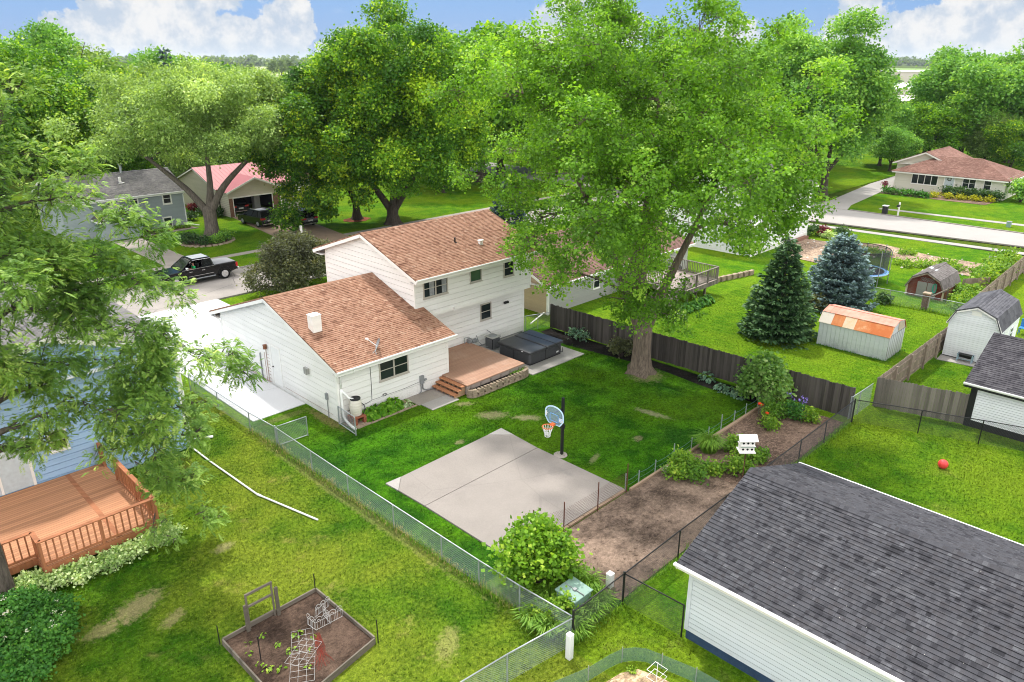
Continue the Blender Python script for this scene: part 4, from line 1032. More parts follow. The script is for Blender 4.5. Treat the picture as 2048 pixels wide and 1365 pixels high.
    ridge_cap(m, (X0u, 34.15, 7.13), (X1u, 34.15, 7.13))
    ru = m.build('roof', 'terracotta_shingles', t)
    # chimney, vents on the roofs
    m = MB(); m.box((16.88, 30.15, 3.5), (17.36, 30.62, 4.60)); m.box((16.86, 30.13, 4.60), (17.38, 30.64, 4.64)); m.build('chimney', 'white_trim', ro, bevel=0.006, seg=1)
    m = MB(); m.cyl((27.24, 31.7, 6.1), 0.05, 0.42, 10); m.cyl((27.24, 31.7, 6.22), 0.13, 0.03, 12); m.build('vent_pipe', 'black_metal', ru)
    m = MB(); m.box((28.52, 30.95, 5.9), (28.74, 31.12, 6.22)); m.box((28.48, 30.9, 6.22), (28.78, 31.17, 6.26)); m.build('roof_vent', 'white_trim', ru)
    # fascia, rakes, soffits
    m = MB()
    for (a, c) in (((16.22, 27.26, EZ), (16.22, RY, RZ)), ((16.22, 40.4, RZ - k * (40.4 - RY)), (16.22, RY, RZ)), ((22.5, 29.3, 5.40), (22.5, 34.15, 7.13)), ((22.5, 39.3, 5.40), (22.5, 34.15, 7.13)), ((23.32, 27.3, EZ), (23.32, 29.85, RZ - k * (RY - 29.85)))):
        m.beam(Vector(a) + Vector((0.01, 0, -0.155)), Vector(c) + Vector((0.01, 0, -0.155)), 0.03, 0.17)
    m.box((16.22, 27.28, EZ - 0.24), (23.30, 27.31, EZ - 0.07)); m.box((22.5, 29.32, 5.16), (32.2, 29.35, 5.33)); m.box((22.5, 39.25, 5.16), (32.2, 39.28, 5.33)); m.box((16.22, 40.36, 2.4), (22.8, 40.39, 2.57))
    m.build('fascia', 'white_trim', t)
    each('soffit', 'white_trim', t, [((16.24, 27.3, EZ - 0.23), (23.28, 27.8, EZ - 0.21)), ((22.52, 29.34, 5.15), (32.18, 29.95, 5.17)), ((22.52, 38.38, 5.15), (32.18, 39.27, 5.17)), ((16.24, 39.45, 2.40), (22.8, 40.37, 2.42))])
    gutter(t, (16.2, 27.27, EZ + 0.01), (23.36, 27.27, EZ + 0.01), (0, -1, 0)); gutter(t, (22.48, 29.31, 5.41), (32.22, 29.31, 5.41), (0, -1, 0)); gutter(t, (16.2, 40.4, 2.64), (22.8, 40.4, 2.64), (0, 1, 0))
    # windows
    b.window(t, 18.79 - GX0, 20.55 - GX0, 1.42, 2.47, n=2)
    b2.window(t, 23.36 - UX0, 25.07 - UX0, 4.11, 5.13, n=2, curtain=True)
    b2.window(t, 26.69 - UX0, 27.59 - UX0, 4.29, 5.13, pane='green_glass', rail=False)
    b2.window(t, 29.34 - UX0, 30.19 - UX0, 4.10, 5.12)
    b3.window(t, 27.90 - GX1, 28.79 - GX1, 1.63, 2.64)
    # side door and its old frame
    w1 = w; m = MB(); u0, u1 = GY1 - 33.85, GY1 - 33.0
    w1.bar(m, u0, u1, 0.20, 2.26, 0.0, 0.030); d = m.build('door', 'door_paint', t)
    m = MB(); w1.bar(m, u0 - 0.10, u0 - 0.005, 0.12, 2.34, 0.0, 0.045); w1.bar(m, u1 + 0.005, u1 + 0.07, 0.2, 2.34, 0.0, 0.036); w1.bar(m, u0, u1, 2.265, 2.34, 0.0, 0.04); m.build('frame', 'white_trim', d)
    m = MB(); m.tube([w1.p(u0 + 0.09, 1.15, 0.03), w1.p(u0 + 0.09, 1.15, 0.09)], 0.035, 8); m.build('handle', 'black_metal', d)
    m = MB(); w1.bar(m, u0 - 0.60, u0 - 0.54, 0.1, 1.95, 0.018, 0.032); w1.bar(m, u0 - 0.80, u0 - 0.77, 0.05, 1.7, 0.018, 0.032)
    for i in range(9): w1.bar(m, u0 - 0.56 + 0.03 * (i % 3), u0 - 0.28 + 0.02 * (i % 2), 0.15 + 0.19 * i, 0.17 + 0.19 * i, 0.020, 0.026)
    m.build('peeling_trim', 'rust_paint', t)
    m = MB(); w1.bar(m, u1 + 0.3, u1 + 4.7, 0.278, 0.296, 0.018, 0.027); w1.bar(m, 0.4, u0 - 0.4, 0.10, 0.14, 0.018, 0.03); m.build('rust_line', 'rust_paint', t)
    m = MB(); q = w1.p(GY1 - 34.30, 2.0, 0.12); m.cyl(q, 0.10, 0.22, 10, 0.085); m.cyl((q.x, q.y, q.z + 0.22), 0.12, 0.03, 10, 0.02); m.beam(w1.p(GY1 - 34.30, 2.15, 0), (q.x, q.y, 2.15), 0.05, 0.05); m.build('lamp', 'copper_lamp', t)
    m = MB(); m.tube([w1.p(GY1 - 35.1, 0.0, 0.05), w1.p(GY1 - 35.1, 1.5, 0.05), w1.p(GY1 - 35.1, 1.55, 0.0)], 0.035, 8); m.build('conduit', 'meter_grey', t)
    m = MB(); w1.bar(m, GY1 - 30.45, GY1 - 30.12, 1.82, 2.12, 0.0, 0.14)
    for i in range(5): w1.bar(m, GY1 - 30.43 + 0.06 * i, GY1 - 30.40 + 0.06 * i, 1.80, 2.13, 0.14, 0.16)
    w1.bar(m, GY1 - 30.2, GY1 - 30.14, 1.8, 2.16, 0.16, 0.20); m.build('vent_hood', 'ac_metal', t)
    m = MB(); w1.bar(m, GY1 - 28.72, GY1 - 28.58, 0.98, 1.30, 0.02, 0.12); m.tube([w1.p(GY1 - 28.65, 0.98, 0.05), w1.p(GY1 - 28.65, 0.02, 0.05)], 0.022, 6); m.build('junction_box', 'meter_grey', t)
    # electric meter and cables on the back wall
    m = MB(); b.bar(m, 21.2 - GX0, 21.42 - GX0, 0.55, 0.98, 0.02, 0.14); m.tube([b.p(21.44 - GX0, 0.72, 0.1), b.p(21.58 - GX0, 0.72, 0.1)], 0.06, 10); m.build('meter_box', 'meter_grey', t)
    m = MB(); m.tube([b.p(21.26 - GX0, 0.56, 0.06), b.p(21.26 - GX0, 0.12, 0.06), b.p(21.1 - GX0, 0.02, 0.06)], 0.03, 6); m.tube([b.p(21.37 - GX0, 0.56, 0.06)] + bez(b.p(21.37 - GX0, 0.3, 0.06), b.p(21.4 - GX0, 0.05, 0.08), b.p(22.05 - GX0, 0.10, 0.1), 6), 0.035, 6); m.build('cable', 'meter_grey', t)
    m = MB(); m.tube([b.p(18.30 - GX0, 2.46, 0.03), b.p(18.30 - GX0, 1.5, 0.03), b.p(18.27 - GX0, 0.62, 0.03), b.p(18.0 - GX0, 0.56, 0.03), b.p(16.9 - GX0, 0.5, 0.03)], 0.013, 5)
    m.tube([b.p(18.27 - GX0, 0.62, 0.03), b.p(20.2 - GX0, 0.60, 0.03), b.p(21.2 - GX0, 0.66, 0.03)], 0.008, 5)
    for i in range(3): m.tube([b.p(18.99 - GX0 + 0.1 * math.cos(a) + 0.03 * i, 0.66 + 0.07 * math.sin(a), 0.035) for a in [k * 0.52 for k in range(13)]], 0.007, 4)
    m.build('cable', 'black_plastic', t)
    m = MB(); m.box((30.0 - 0.17, 30.26, 2.26), (30.0 + 0.17, 30.39, 2.38)); m.build('lamp', 'black_metal', t)
    m = MB(); m.box((25.36, 29.72, 3.03), (25.55, 29.88, 3.19)); m.build('lamp', 'white_trim', t)
    # downspouts
    m = MB(); g = lambda *ps: m.tube([Vector(p) for p in ps], 0.042, 6)
    g((17.12, 27.22, 2.70), (17.12, 27.30, 2.55), (16.62, 27.66, 2.42), (16.60, 27.68, 1.72)); m.build('downspout', 'gutter_white', t, smooth=True)
    m = MB(); m.tube([(16.60, 27.68, 1.75), (16.58, 27.66, 1.5), (16.58, 27.66, 0.42), (16.62, 27.56, 0.20), (16.56, 27.1, 0.12), (16.54, 26.62, 0.08)], 0.065, 8); m.build('downspout', 'gutter_white', t, smooth=True)
    m = MB(); m.tube([(16.60, 27.66, 1.68), (16.72, 27.55, 1.5), (16.82, 27.42, 1.30), (17.0, 27.35, 1.22)], 0.055, 8); m.build('overflow_hose', 'gutter_white', t, smooth=True)
    m = MB(); m.tube([(16.35, 40.35, 2.55), (16.42, 39.9, 2.35), (16.42, 39.55, 2.2), (16.42, 39.55, 0.1)], 0.04, 6); m.build('downspout', 'gutter_white', t)
    return t
main_house()

# satellite dish on the garage roof
t = thing('satellite_dish', 'small grey satellite dish on the garage roof edge', 'dish', (18.63, 27.62, 2.9))
m = MB(); m.tube([(18.63, 27.62, 2.90), (18.63, 27.66, 3.10), (18.86, 27.82, 3.26)], 0.022, 6); m.tube([(18.50, 27.75, 2.95), (18.74, 27.74, 3.14)], 0.012, 5); m.build('mast', 'galvanised', t)
m = MB()
c = Vector((18.95, 27.9, 3.34)); nrm = Vector((-0.80, 0.42, 0.42)).normalized(); uu = nrm.cross(Vector((0, 0, 1))).normalized(); vv = nrm.cross(uu)
vs, fs = [c - nrm * 0.05], []
for j, (rr, dz) in enumerate(((0.1, -0.043), (0.2, -0.02), (0.27, 0.01))):
    for k in range(18):
        a = 2 * math.pi * k / 18; vs.append(c + nrm * dz + (uu * math.cos(a) * rr * 0.9 + vv * math.sin(a) * rr))
for k in range(18):
    fs.append((0, 1 + k, 1 + (k + 1) % 18))
    for j in (0, 1): fs.append((1 + j * 18 + k, 1 + (j + 1) * 18 + k, 1 + (j + 1) * 18 + (k + 1) % 18, 1 + j * 18 + (k + 1) % 18))
m.add(vs, fs); m.build('reflector', 'meter_grey', t, smooth=True)
m = MB(); e = c + nrm * 0.52 - vv * 0.02; m.tube([c - Vector((0, 0, 0.2)), e], 0.02, 6); m.tube([e - nrm * 0.02, e + nrm * 0.12], 0.05, 8); m.ball(e + nrm * 0.02 + uu * 0.07, 0.05); m.build('feed_arm', 'white_plastic', t)

# rain barrel on its stand
t = thing('rain_barrel', 'cream ribbed rain barrel with black lid beside the downspout', 'barrel', (17.08, 27.30, 0.42))
prof = [(0.19, 0)]
for i in range(25):
    z = i / 24 * 0.78; r0 = 0.235 + 0.055 * math.sin(math.pi * min(1, z / 0.78)) + 0.010 * (1 if i % 4 in (0, 1) else 0); prof.append((r0, z))
prof += [(0.235, 0.80), (0.0, 0.80)]
m = MB(); m.lathe(prof, (17.08, 27.30, 0.42), 22); m.build('barrel_body', 'offwhite_plastic', t, smooth=True)
m = MB(); m.lathe([(0.245, 0.79), (0.25, 0.85), (0.215, 0.86), (0.205, 0.83), (0.0, 0.83)], (17.08, 27.30, 0.42), 20); m.build('lid', 'black_plastic', t, smooth=True)
m = MB(); m.tube(bez((17.28, 27.12, 1.0), (17.52, 27.0, 0.8), (17.30, 27.06, 0.45), 8), 0.02, 6); m.build('hose', 'black_plastic', t)
t = thing('barrel_stand', 'red brick block stand under the rain barrel', 'stand', (17.08, 27.28, 0))
m = MB()
for x, y in ((16.84, 27.04), (17.32, 27.04), (16.84, 27.52), (17.32, 27.52)): m.box((x - 0.07, y - 0.1, 0.03), (x + 0.07, y + 0.1, 0.34))
m.build('leg', 'red_brick', t, bevel=0.008, seg=1)
m = MB(); m.box((16.76, 26.96, 0.341), (17.40, 27.10, 0.40)); m.box((16.76, 27.46, 0.341), (17.40, 27.60, 0.40)); m.box((16.78, 27.12, 0.345), (17.38, 27.44, 0.41)); m.build('top', 'red_brick', t, bevel=0.006, seg=1)
m = MB(); m.box((16.70, 26.85, 0.0), (17.5, 27.3, 0.05)); tag(m.build('paving_slab', 'block_stone', bevel=0.006), 'grey paving slab under the barrel stand', 'slab')
m = MB()
for i in range(9):
    m.box((16.7 + i * 0.39, 26.66 + 0.01 * (i % 2), 0.0), (17.07 + i * 0.39, 26.74 + 0.01 * (i % 2), 0.07))
tag(m.build('bed_edging', 'block_stone', bevel=0.008, seg=1), 'low block edging along the hosta bed', 'edging')
for i in range(4): hosta('hosta_plant', 'wide green hosta clumps under the garage window', (17.75 + 0.5 * i, 27.22 + 0.10 * (i % 2), 0), 0.52, 0.50, 240, 'hosta_leaf', 11 + i, 'plant', 'green hostas under the garage window', 0.36)
hosta('hosta_plant', 'small white edged hosta beside the concrete walk', (19.85, 27.1, 0), 0.34, 0.30, 90, 'white_hosta_leaf', 16, lw=0.25)

# ------------------------------------------------------------------ deck, steps, block planter, hot tub, air conditioner
t = thing('patio_deck', 'low tan composite deck in the corner of the white house', 'deck', (24.9, 28, 0))
m = MB(); m.prism([(22.66, 25.72, 0.56), (26.86, 25.75, 0.56), (26.86, 30.36, 0.56), (23.19, 30.36, 0.56), (23.19, 27.70, 0.56), (22.66, 27.70, 0.56)], (0, 0, 0.05)); m.build('deck_floor', 'composite_deck', t)
m = MB(); m.box((22.70, 25.76, 0.05), (26.82, 25.80, 0.555)); m.box((26.79, 25.81, 0.05), (26.83, 30.3, 0.555)); m.box((22.72, 25.81, 0.05), (22.76, 27.68, 0.555))
for i in range(6): m.box((22.9 + i * 0.7, 25.73, 0.02), (23.0 + i * 0.7, 25.757, 0.50))
m.build('skirt', 'grey_deck', t)
t = thing('deck_steps', 'three open cedar steps leading up to the deck', 'steps', (22.3, 26.85, 0))
for i, (x, z) in enumerate(((21.95, 0.165), (22.20, 0.325), (22.45, 0.485))):
    m = MB(); m.box((x, 25.92, z), (x + 0.135, 27.70, z + 0.04)); m.box((x + 0.14, 25.92, z), (x + 0.275, 27.70, z + 0.04)); m.build('tread', 'cedar_step', t)
for i in range(6):
    y = 25.94 + i * 0.345
    m = MB(); m.prism([(22.00, y, 0.04), (22.70, y, 0.04), (22.70, y, 0.48), (22.50, y, 0.48), (22.50, y, 0.32), (22.25, y, 0.32), (22.25, y, 0.16), (22.00, y, 0.16)], (0, 0.045, 0)); m.build('stringer', 'cedar_riser', t)
# curved block wall of the planter
t = thing('block_planter', 'curved tan block planter along the deck front', 'planter', (24.8, 25.4, 0))
path = [(22.62, 25.70), (22.60, 25.55), (22.72, 25.40), (22.98, 25.32)] + [(23.0 + i * 0.43, 25.30) for i in range(1, 9)] + [(26.72, 25.38), (26.90, 25.52), (26.93, 25.70)]
r = random.Random(4); m = MB()
for lay in range(4):
    acc = 0.0
    for (a, b) in zip(path[:-1], path[1:]):
        A, B = Vector((*a, 0)), Vector((*b, 0)); L = (B - A).length; n = max(1, round(L / 0.22)); d = (B - A) / n; nm = d.normalized().cross(Vector((0, 0, 1)))
        for i in range(n):
            p = A + d * (i + (0.5 if lay % 2 else 0) * (1 if i + 1 < n else 0)); o = nm * (0.012 * (3 - lay) + r.uniform(0, 0.014)); q = p + d * 0.96
            s = nm * -0.17
            m.prism([p + o + Vector((0, 0, lay * 0.105 + 0.004)), q + o + Vector((0, 0, lay * 0.105 + 0.004)), q + s + Vector((0, 0, lay * 0.105 + 0.004)), p + s + Vector((0, 0, lay * 0.105 + 0.004))], (0, 0, 0.10))
m.build('block_wall', 'block_stone', t, bevel=0.008, seg=1)
m = MB(); m.prism([(22.75, 25.70, 0.2), (22.8, 25.5, 0.2), (23.05, 25.45, 0.2), (26.6, 25.48, 0.2), (26.78, 25.58, 0.2), (26.8, 25.72, 0.2)], (0, 0, 0.14)); m.build('soil', 'black_mulch', t)
for i in range(6): hosta('planter_plant', 'low green plants at the tub end of the planter', (25.75 + 0.18 * i, 25.58 + 0.03 * (i % 2), 0), 0.18, 0.48, 60, 'lily_leaf', 30 + i, 'plant', 'low plants in the block planter', 0.3)

t = thing('hot_tub', 'square charcoal hot tub with folded black vinyl cover', 'hot tub', (29.0, 27.4, 0.06))
m = MB(); m.box((27.70, 26.14, 0.10), (30.36, 28.62, 0.72)); m.build('cabinet', 'tub_panel', t, bevel=0.10, seg=4)
m = MB(); m.box((27.74, 26.18, 0.06), (30.32, 28.58, 0.10)); m.build('base', 'black_plastic', t)
m = MB(); m.box((27.62, 26.06, 0.725), (28.98, 28.70, 0.88)); m.build('cover', 'tub_vinyl', t, bevel=0.055, seg=3)
m = MB(); m.box((29.02, 26.06, 0.725), (30.44, 28.70, 0.90)); m.build('cover', 'tub_vinyl', t, bevel=0.055, seg=3)
m = MB()
for i in range(9): m.box((27.693 - 0.004, 26.30, 0.14 + 0.062 * i), (27.70, 28.46, 0.145 + 0.062 * i)); m.box((27.86, 26.133, 0.14 + 0.062 * i), (30.2, 26.14, 0.145 + 0.062 * i))
m.box((28.95, 26.125, 0.11), (28.98, 26.14, 0.715)); m.box((27.685, 27.4, 0.11), (27.70, 27.43, 0.715)); m.build('panel_groove', 'black_plastic', t)
m = MB(); m.box((27.612, 26.62, 0.79), (27.625, 26.74, 0.83)); m.box((29.9, 26.132, 0.25), (30.08, 26.146, 0.34)); m.build('label_plate', 'plate_white', t)
m = MB(); m.tube([(29.7, 28.6, 0.905), (29.7, 26.06, 0.905), (30.2, 26.08, 0.40)], 0.016, 5); m.tube([(30.36, 26.4, 0.3), (30.52, 26.3, 0.1), (30.62, 26.28, 0.08), (30.5, 26.18, 0.4)], 0.02, 5); m.build('strap', 'black_plastic', t)
t = thing('air_conditioner', 'round cornered air conditioner unit by the house wall', 'air conditioner', (28.1, 29.55, 0.06))
m = MB(); m.box((27.78, 29.22, 0.12), (28.46, 29.90, 0.80)); m.build('coil_guard', 'black_plastic', t, bevel=0.12, seg=4)
m = MB()
for i in range(13): m.box((27.84 + 0.045 * i, 29.212, 0.14), (27.85 + 0.045 * i, 29.222, 0.78)); m.box((27.772, 29.28 + 0.045 * i, 0.14), (27.782, 29.29 + 0.045 * i, 0.78))
m.build('grille', 'meter_grey', t)
each('casing', 'ac_metal', t, [((27.76, 29.20, 0.80), (28.48, 29.92, 0.87)), ((27.76, 29.20, 0.07), (28.48, 29.92, 0.125))], bevel=0.05)
m = MB(); m.lathe([(0.26, 0.872), (0.24, 0.90), (0.10, 0.895), (0.09, 0.91), (0.0, 0.91)], (28.12, 29.56, 0), 18); m.build('fan_grille', 'meter_grey', t)
t = thing('gas_meter', 'grey gas meter and pipes beside the air conditioner', 'meter', (27.0, 30.2, 0))
m = MB(); m.box((26.72, 30.05, 0.55), (26.96, 30.28, 0.86)); m.box((27.25, 30.1, 0.5), (27.42, 30.3, 0.72)); m.ball((27.15, 30.15, 0.62), 0.10); m.build('meter_body', 'meter_grey', t, bevel=0.03)
m = MB(); m.tube([(26.5, 30.25, 0.05), (26.5, 30.25, 0.95), (26.84, 30.2, 0.95), (26.84, 30.18, 0.86)], 0.025, 6); m.tube([(27.5, 30.3, 0.85), (27.5, 30.1, 0.5), (27.6, 29.8, 0.3), (27.8, 29.6, 0.25)], 0.025, 6); m.tube([(28.4, 30.36, 0.95), (28.45, 30.1, 0.85), (28.6, 29.9, 0.4)], 0.022, 6); m.build('pipe', 'meter_grey', t)

# ------------------------------------------------------------------ basketball hoop
def hoop():
    bx, by = 21.58, 18.42
    t = thing('basketball_hoop', 'basketball hoop on a black pole beside the concrete court', 'basketball hoop', (bx, by, 0))
    m = MB(); m.box((bx - 0.055, by - 0.055, -0.1), (bx + 0.055, by + 0.055, 2.72)); m.build('pole', 'black_metal', t, bevel=0.01, seg=1)
    # the board faces the court (-X); its plane is parallel to Y and is level with the pole's near edge
    X = bx - 0.55; zc = 2.02; W, Hh = 0.52, 0.37
    out = []
    for i in range(15):
        a = math.pi * i / 14; out.append((math.cos(a) * W, zc + 0.10 + math.sin(a) ** 0.8 * (Hh + 0.02)))
    out = [(W * 0.62, zc - 0.36), (W, zc - 0.10)] + out + [(-W, zc - 0.10), (-W * 0.62, zc - 0.36)]
    P = lambda y, z, x=0.0: (X + x, by + y, z)
    me = MB(); me.prism([P(y, z) for y, z in out], (0.018, 0, 0)); bo = me.build('backboard', 'clear_board', t)
    m = MB(); n = len(out); cy, cz = 0.0, zc
    inn = [(cy + (y - cy) * 0.90, cz + (z - cz) * 0.90) for y, z in out]
    vs = [P(*p, -0.005) for p in out] + [P(*p, -0.005) for p in inn] + [P(*p, 0.022) for p in out] + [P(*p, 0.022) for p in inn]
    m.add(vs, [(i, (i + 1) % n, n + (i + 1) % n, n + i) for i in range(n)] + [(2 * n + i, 3 * n + i, 3 * n + (i + 1) % n, 2 * n + (i + 1) % n) for i in range(n)] + [(i, 2 * n + i, 2 * n + (i + 1) % n, (i + 1) % n) for i in range(n)])
    m.build('border', 'board_pale', bo)
    m = MB(); a, z0, z1, th = 0.24, zc - 0.22, zc + 0.14, 0.028
    for q in ((-a, a, z1 - th, z1), (-a, -a + th, z0, z1), (a - th, a, z0, z1), (-a, a, z0, z0 + th)): m.box(P(q[0], q[2], -0.008), P(q[1], q[3], -0.004))
    m.build('target_square', 'board_blue', bo)
    # small printed emblem and sticker on the board
    m = MB(); m.box(P(0.40, zc - 0.06, -0.008), P(0.46, zc + 0.16, -0.004)); m.box(P(0.36, zc + 0.05, -0.008), P(0.40, zc + 0.09, -0.004)); m.box(P(0.46, zc - 0.03, -0.008), P(0.50, zc + 0.02, -0.004)); m.build('emblem', 'plate_white', bo)
    m = MB(); m.box(P(-0.50, zc - 0.14, -0.008), P(-0.27, zc + 0.03, -0.004)); m.build('sticker', 'plate_white', bo)
    m = MB(); m.box(P(-0.48, zc - 0.02, -0.011), P(-0.29, zc + 0.005, -0.0085)); m.box(P(-0.46, zc - 0.10, -0.011), P(-0.31, zc - 0.08, -0.0085)); m.build('lettering', 'board_blue', bo)
    rz = zc - 0.31; cx = X - 0.40
    m = MB(); ring = [(cx + 0.23 * math.cos(a), by + 0.23 * math.sin(a), rz) for a in [k * 2 * math.pi / 24 for k in range(25)]]; m.tube(ring, 0.017, 6); m.box((X - 0.19, by - 0.09, rz - 0.05), (X - 0.006, by + 0.09, rz + 0.03)); m.build('rim', 'orange_rim', t)
    m = MB(); lev = [(0.225, 0), (0.19, -0.12), (0.15, -0.24), (0.12, -0.34), (0.115, -0.44)]; k = 12
    for i in range(k):
        for s in (0, 1):
            pts = []
            for j, (rr, z) in enumerate(lev):
                a = 2 * math.pi * (i + (0.5 if (j + s) % 2 else 0)) / k; pts.append((cx + rr * math.cos(a), by + rr * math.sin(a), rz + z))
            m.tube(pts, 0.008, 3, False)
    for rr, z in lev[2:]: m.tube([(cx + rr * math.cos(a), by + rr * math.sin(a), rz + z) for a in [q * 2 * math.pi / 16 for q in range(17)]], 0.008, 3, False)
    m.build('net', 'net_white', t)
    m = MB(); m.beam((X + 0.02, by - 0.12, zc - 0.22), (bx, by, zc - 0.62), 0.05, 0.05); m.beam((X + 0.02, by + 0.12, zc - 0.22), (bx, by, zc - 0.62), 0.05, 0.05); m.beam((X + 0.02, by, zc + 0.2), (bx, by, zc + 0.2), 0.05, 0.05); m.box((bx - 0.08, by - 0.08, zc - 0.74), (bx + 0.08, by + 0.08, zc - 0.56)); m.build('bracket', 'black_metal', t)
    m = MB(); m.cyl((bx - 0.08, by, 0.0), 0.30, 0.035, 14); tag(m.build('pole_footing', 'walk_concrete'), 'round concrete footing under the hoop pole', 'footing')
mm, tt, oo = material('clear_board')
pp = tt.new('ShaderNodeBsdfPrincipled', {'Base Color': (0.45, 0.6, 0.75, 1), 'Roughness': 0.1, 'Specular IOR Level': 0.5})
tr = tt.new('ShaderNodeBsdfTransparent', {0: (0.86, 0.93, 0.98, 1)})
mx = tt.new('ShaderNodeMixShader', {0: 0.25}); tt.L.new(tr.outputs[0], mx.inputs[1]); tt.L.new(pp.outputs[0], mx.inputs[2]); tt.L.new(mx.outputs[0], oo.inputs[0])
hoop()

# ------------------------------------------------------------------ bird house in the garden bed
def bird_house():
    bx, by = 25.08, 11.78
    t = thing('bird_house', 'white two storey bird house on a rusty pole', 'bird house', (bx, by, 0))
    m = MB(); m.tube([(bx, by, -0.1), (bx, by, 1.44)], 0.022, 8); m.build('pole', 'rust_pole', t)
    U = Vector((0.70, -0.714, 0)) * 0.76; V = Vector((0.714, 0.70, 0)) * 0.76; c = Vector((bx, by, 0))
    def bx3(m, u0, u1, v0, v1, z0, z1):
        vs = [c + U * u + V * v + Vector((0, 0, z)) for z in (z0, z1) for u, v in ((u0, v0), (u1, v0), (u1, v1), (u0, v1))]
        m.add(vs, [(0, 3, 2, 1), (4, 5, 6, 7), (0, 1, 5, 4), (1, 2, 6, 5), (2, 3, 7, 6), (3, 0, 4, 7)])
    m = MB(); bx3(m, -0.36, 0.36, -0.22, 0.22, 1.46, 1.70); bx3(m, -0.36, 0.36, -0.22, 0.22, 1.735, 1.97); m.build('nest_box', 'white_trim', t)
    m = MB(); bx3(m, -0.42, 0.42, -0.34, 0.34, 1.425, 1.458); bx3(m, -0.39, 0.39, -0.30, 0.30, 1.702, 1.733); m.build('ledge', 'white_trim', t)
    m = MB(); bx3(m, -0.40, 0.40, -0.312, -0.302, 1.70, 1.728); bx3(m, -0.37, 0.37, -0.228, -0.222, 1.92, 1.96); m.build('trim', 'transformer_green', t)
    m = MB()
    vs = [c + U * u + V * v + Vector((0, 0, z)) for u in (-0.48, 0.48) for v, z in ((-0.36, 1.99), (0, 2.16), (0.36, 1.99), (0.36, 1.96), (0, 2.13), (-0.36, 1.96))]
    m.add(vs, [(i, (i + 1) % 6, 6 + (i + 1) % 6, 6 + i) for i in range(6)] + [(5, 4, 3, 2, 1, 0), (6, 7, 8, 9, 10, 11)]); m.build('roof', 'white_trim', t)
    for z in (1.57, 1.84):
        for u in (-0.23, 0, 0.23):
            m = MB(); q = c + U * u - V * 0.221 + Vector((0, 0, z)); m.tube([q, q - V * 0.006], 0.045, 12); m.build('entrance_hole', 'dark_void', t)
bird_house()

# ------------------------------------------------------------------ fences around the yard
Lf = [(13.05, 36.5), (13.1, 30.0), (13.23, 27.8), (13.2, 22.1), (13.25, 14.7), (13.3, 12.9), (13.42, 10.85)]
chainlink('chain_link_fence', 'long galvanised chain link fence between the two lawns', Lf, [(13.05, 36.4), (13.07, 33.2), (13.1, 30.0), (13.23, 27.8), (13.22, 24.85), (13.2, 22.14), (13.2, 19.2), (13.25, 16.56), (13.26, 14.7), (13.3, 12.9)], 0.98, 'mesh_wire', 'galvanised', 0.075, corner=(3,))
chainlink('chain_link_gate', 'open chain link gate standing off the long fence', [(13.30, 27.80), (14.73, 27.74)], [(13.30, 27.80), (14.73, 27.74)], 0.98, 'mesh_wire', 'galvanised', 0.075, pr=0.022, cat='gate', bottom=True)
chainlink('chain_link_gate', 'short chain link panel at the corner of the garage', [(16.38, 27.72), (16.29, 26.22)], [(16.38, 27.72), (16.29, 26.22)], 0.94, 'mesh_wire', 'galvanised', 0.075, pr=0.03, cat='gate', bottom=True)
chainlink('chain_link_fence', 'silver chain link fence ending at the white post', [(13.30, 10.80), (11.03, 11.15), (7.0, 11.6)], [(11.03, 11.15), (8.6, 11.42)], 1.02, 'mesh_wire', 'galvanised', 0.075)
chainlink('chain_link_fence', 'black chain link fence along the garden bed', [(13.42, 10.85), (15.83, 10.84), (19.0, 10.86), (33.55, 10.75)], [(13.42, 10.85), (15.83, 10.84), (18.98, 10.86), (22.0, 10.86), (25.0, 10.84), (28.1, 10.83), (30.55, 10.80), (33.55, 10.75)], 1.16, 'mesh_black', 'black_metal', 0.075, corner=(0, 1, 7))
chainlink('chain_link_gate', 'black chain link gate between fence and grey garage', [(15.83, 10.80), (15.90, 8.72)], [(15.90, 8.74)], 1.16, 'mesh_black', 'black_metal', 0.075, cat='gate')
chainlink('chain_link_fence', 'black chain link fence crossing the lawn behind the red ball', [(33.6, 10.7), (34.6, 8.1), (35.4, 5.9), (37.0, 1.0)], [(34.55, 8.15), (35.4, 5.9), (36.2, 3.4)], 1.16, 'mesh_black', 'black_metal', 0.075)
chainlink('chain_link_fence', 'short silver chain link gap filler between the board fences', [(33.7, 10.95), (34.6, 10.9), (36.0, 10.85)], [(33.75, 11.0), (34.6, 10.9)], 1.2, 'mesh_wire', 'galvanised', 0.075)
chainlink('chain_link_fence', 'short chain link fence between white house and dark fence', [(31.7, 30.42), (33.5, 29.75)], [(31.75, 30.4), (32.6, 30.1)], 1.0, 'mesh_wire', 'galvanised', 0.075)
chainlink('chain_link_fence', 'long low chain link fence between spruce and red barn shed', [(53.6, 20.5), (53.75, 16.2), (53.97, 13.6), (53.9, 10.6)], [(53.6, 20.5), (53.74, 16.2), (53.95, 13.75), (53.9, 10.7)], 1.0, 'mesh_wire', 'galvanised', 0.09)
chainlink('chain_link_gate', 'double chain link gate on the far lawn by the street', [(69.5, 14.0), (69.6, 12.85), (70.0, 11.5)], [(69.5, 14.0), (69.55, 12.95), (69.6, 12.75), (70.0, 11.5)], 1.0, 'mesh_wire', 'galvanised', 0.09, pr=0.04, cat='gate', bottom=True)
board_fence('board_fence', 'long weathered dark board fence behind the big tree', (33.32, 29.7), (33.85, 11.0), 1.62, 'fence_dark', 3, rails=True, back=-1, hv=0.03)
board_fence('board_fence', 'grey dog eared board fence beside the white garage', (36.0, 10.66), (36.95, 6.95), 1.58, 'fence_grey', 5, back=-1)
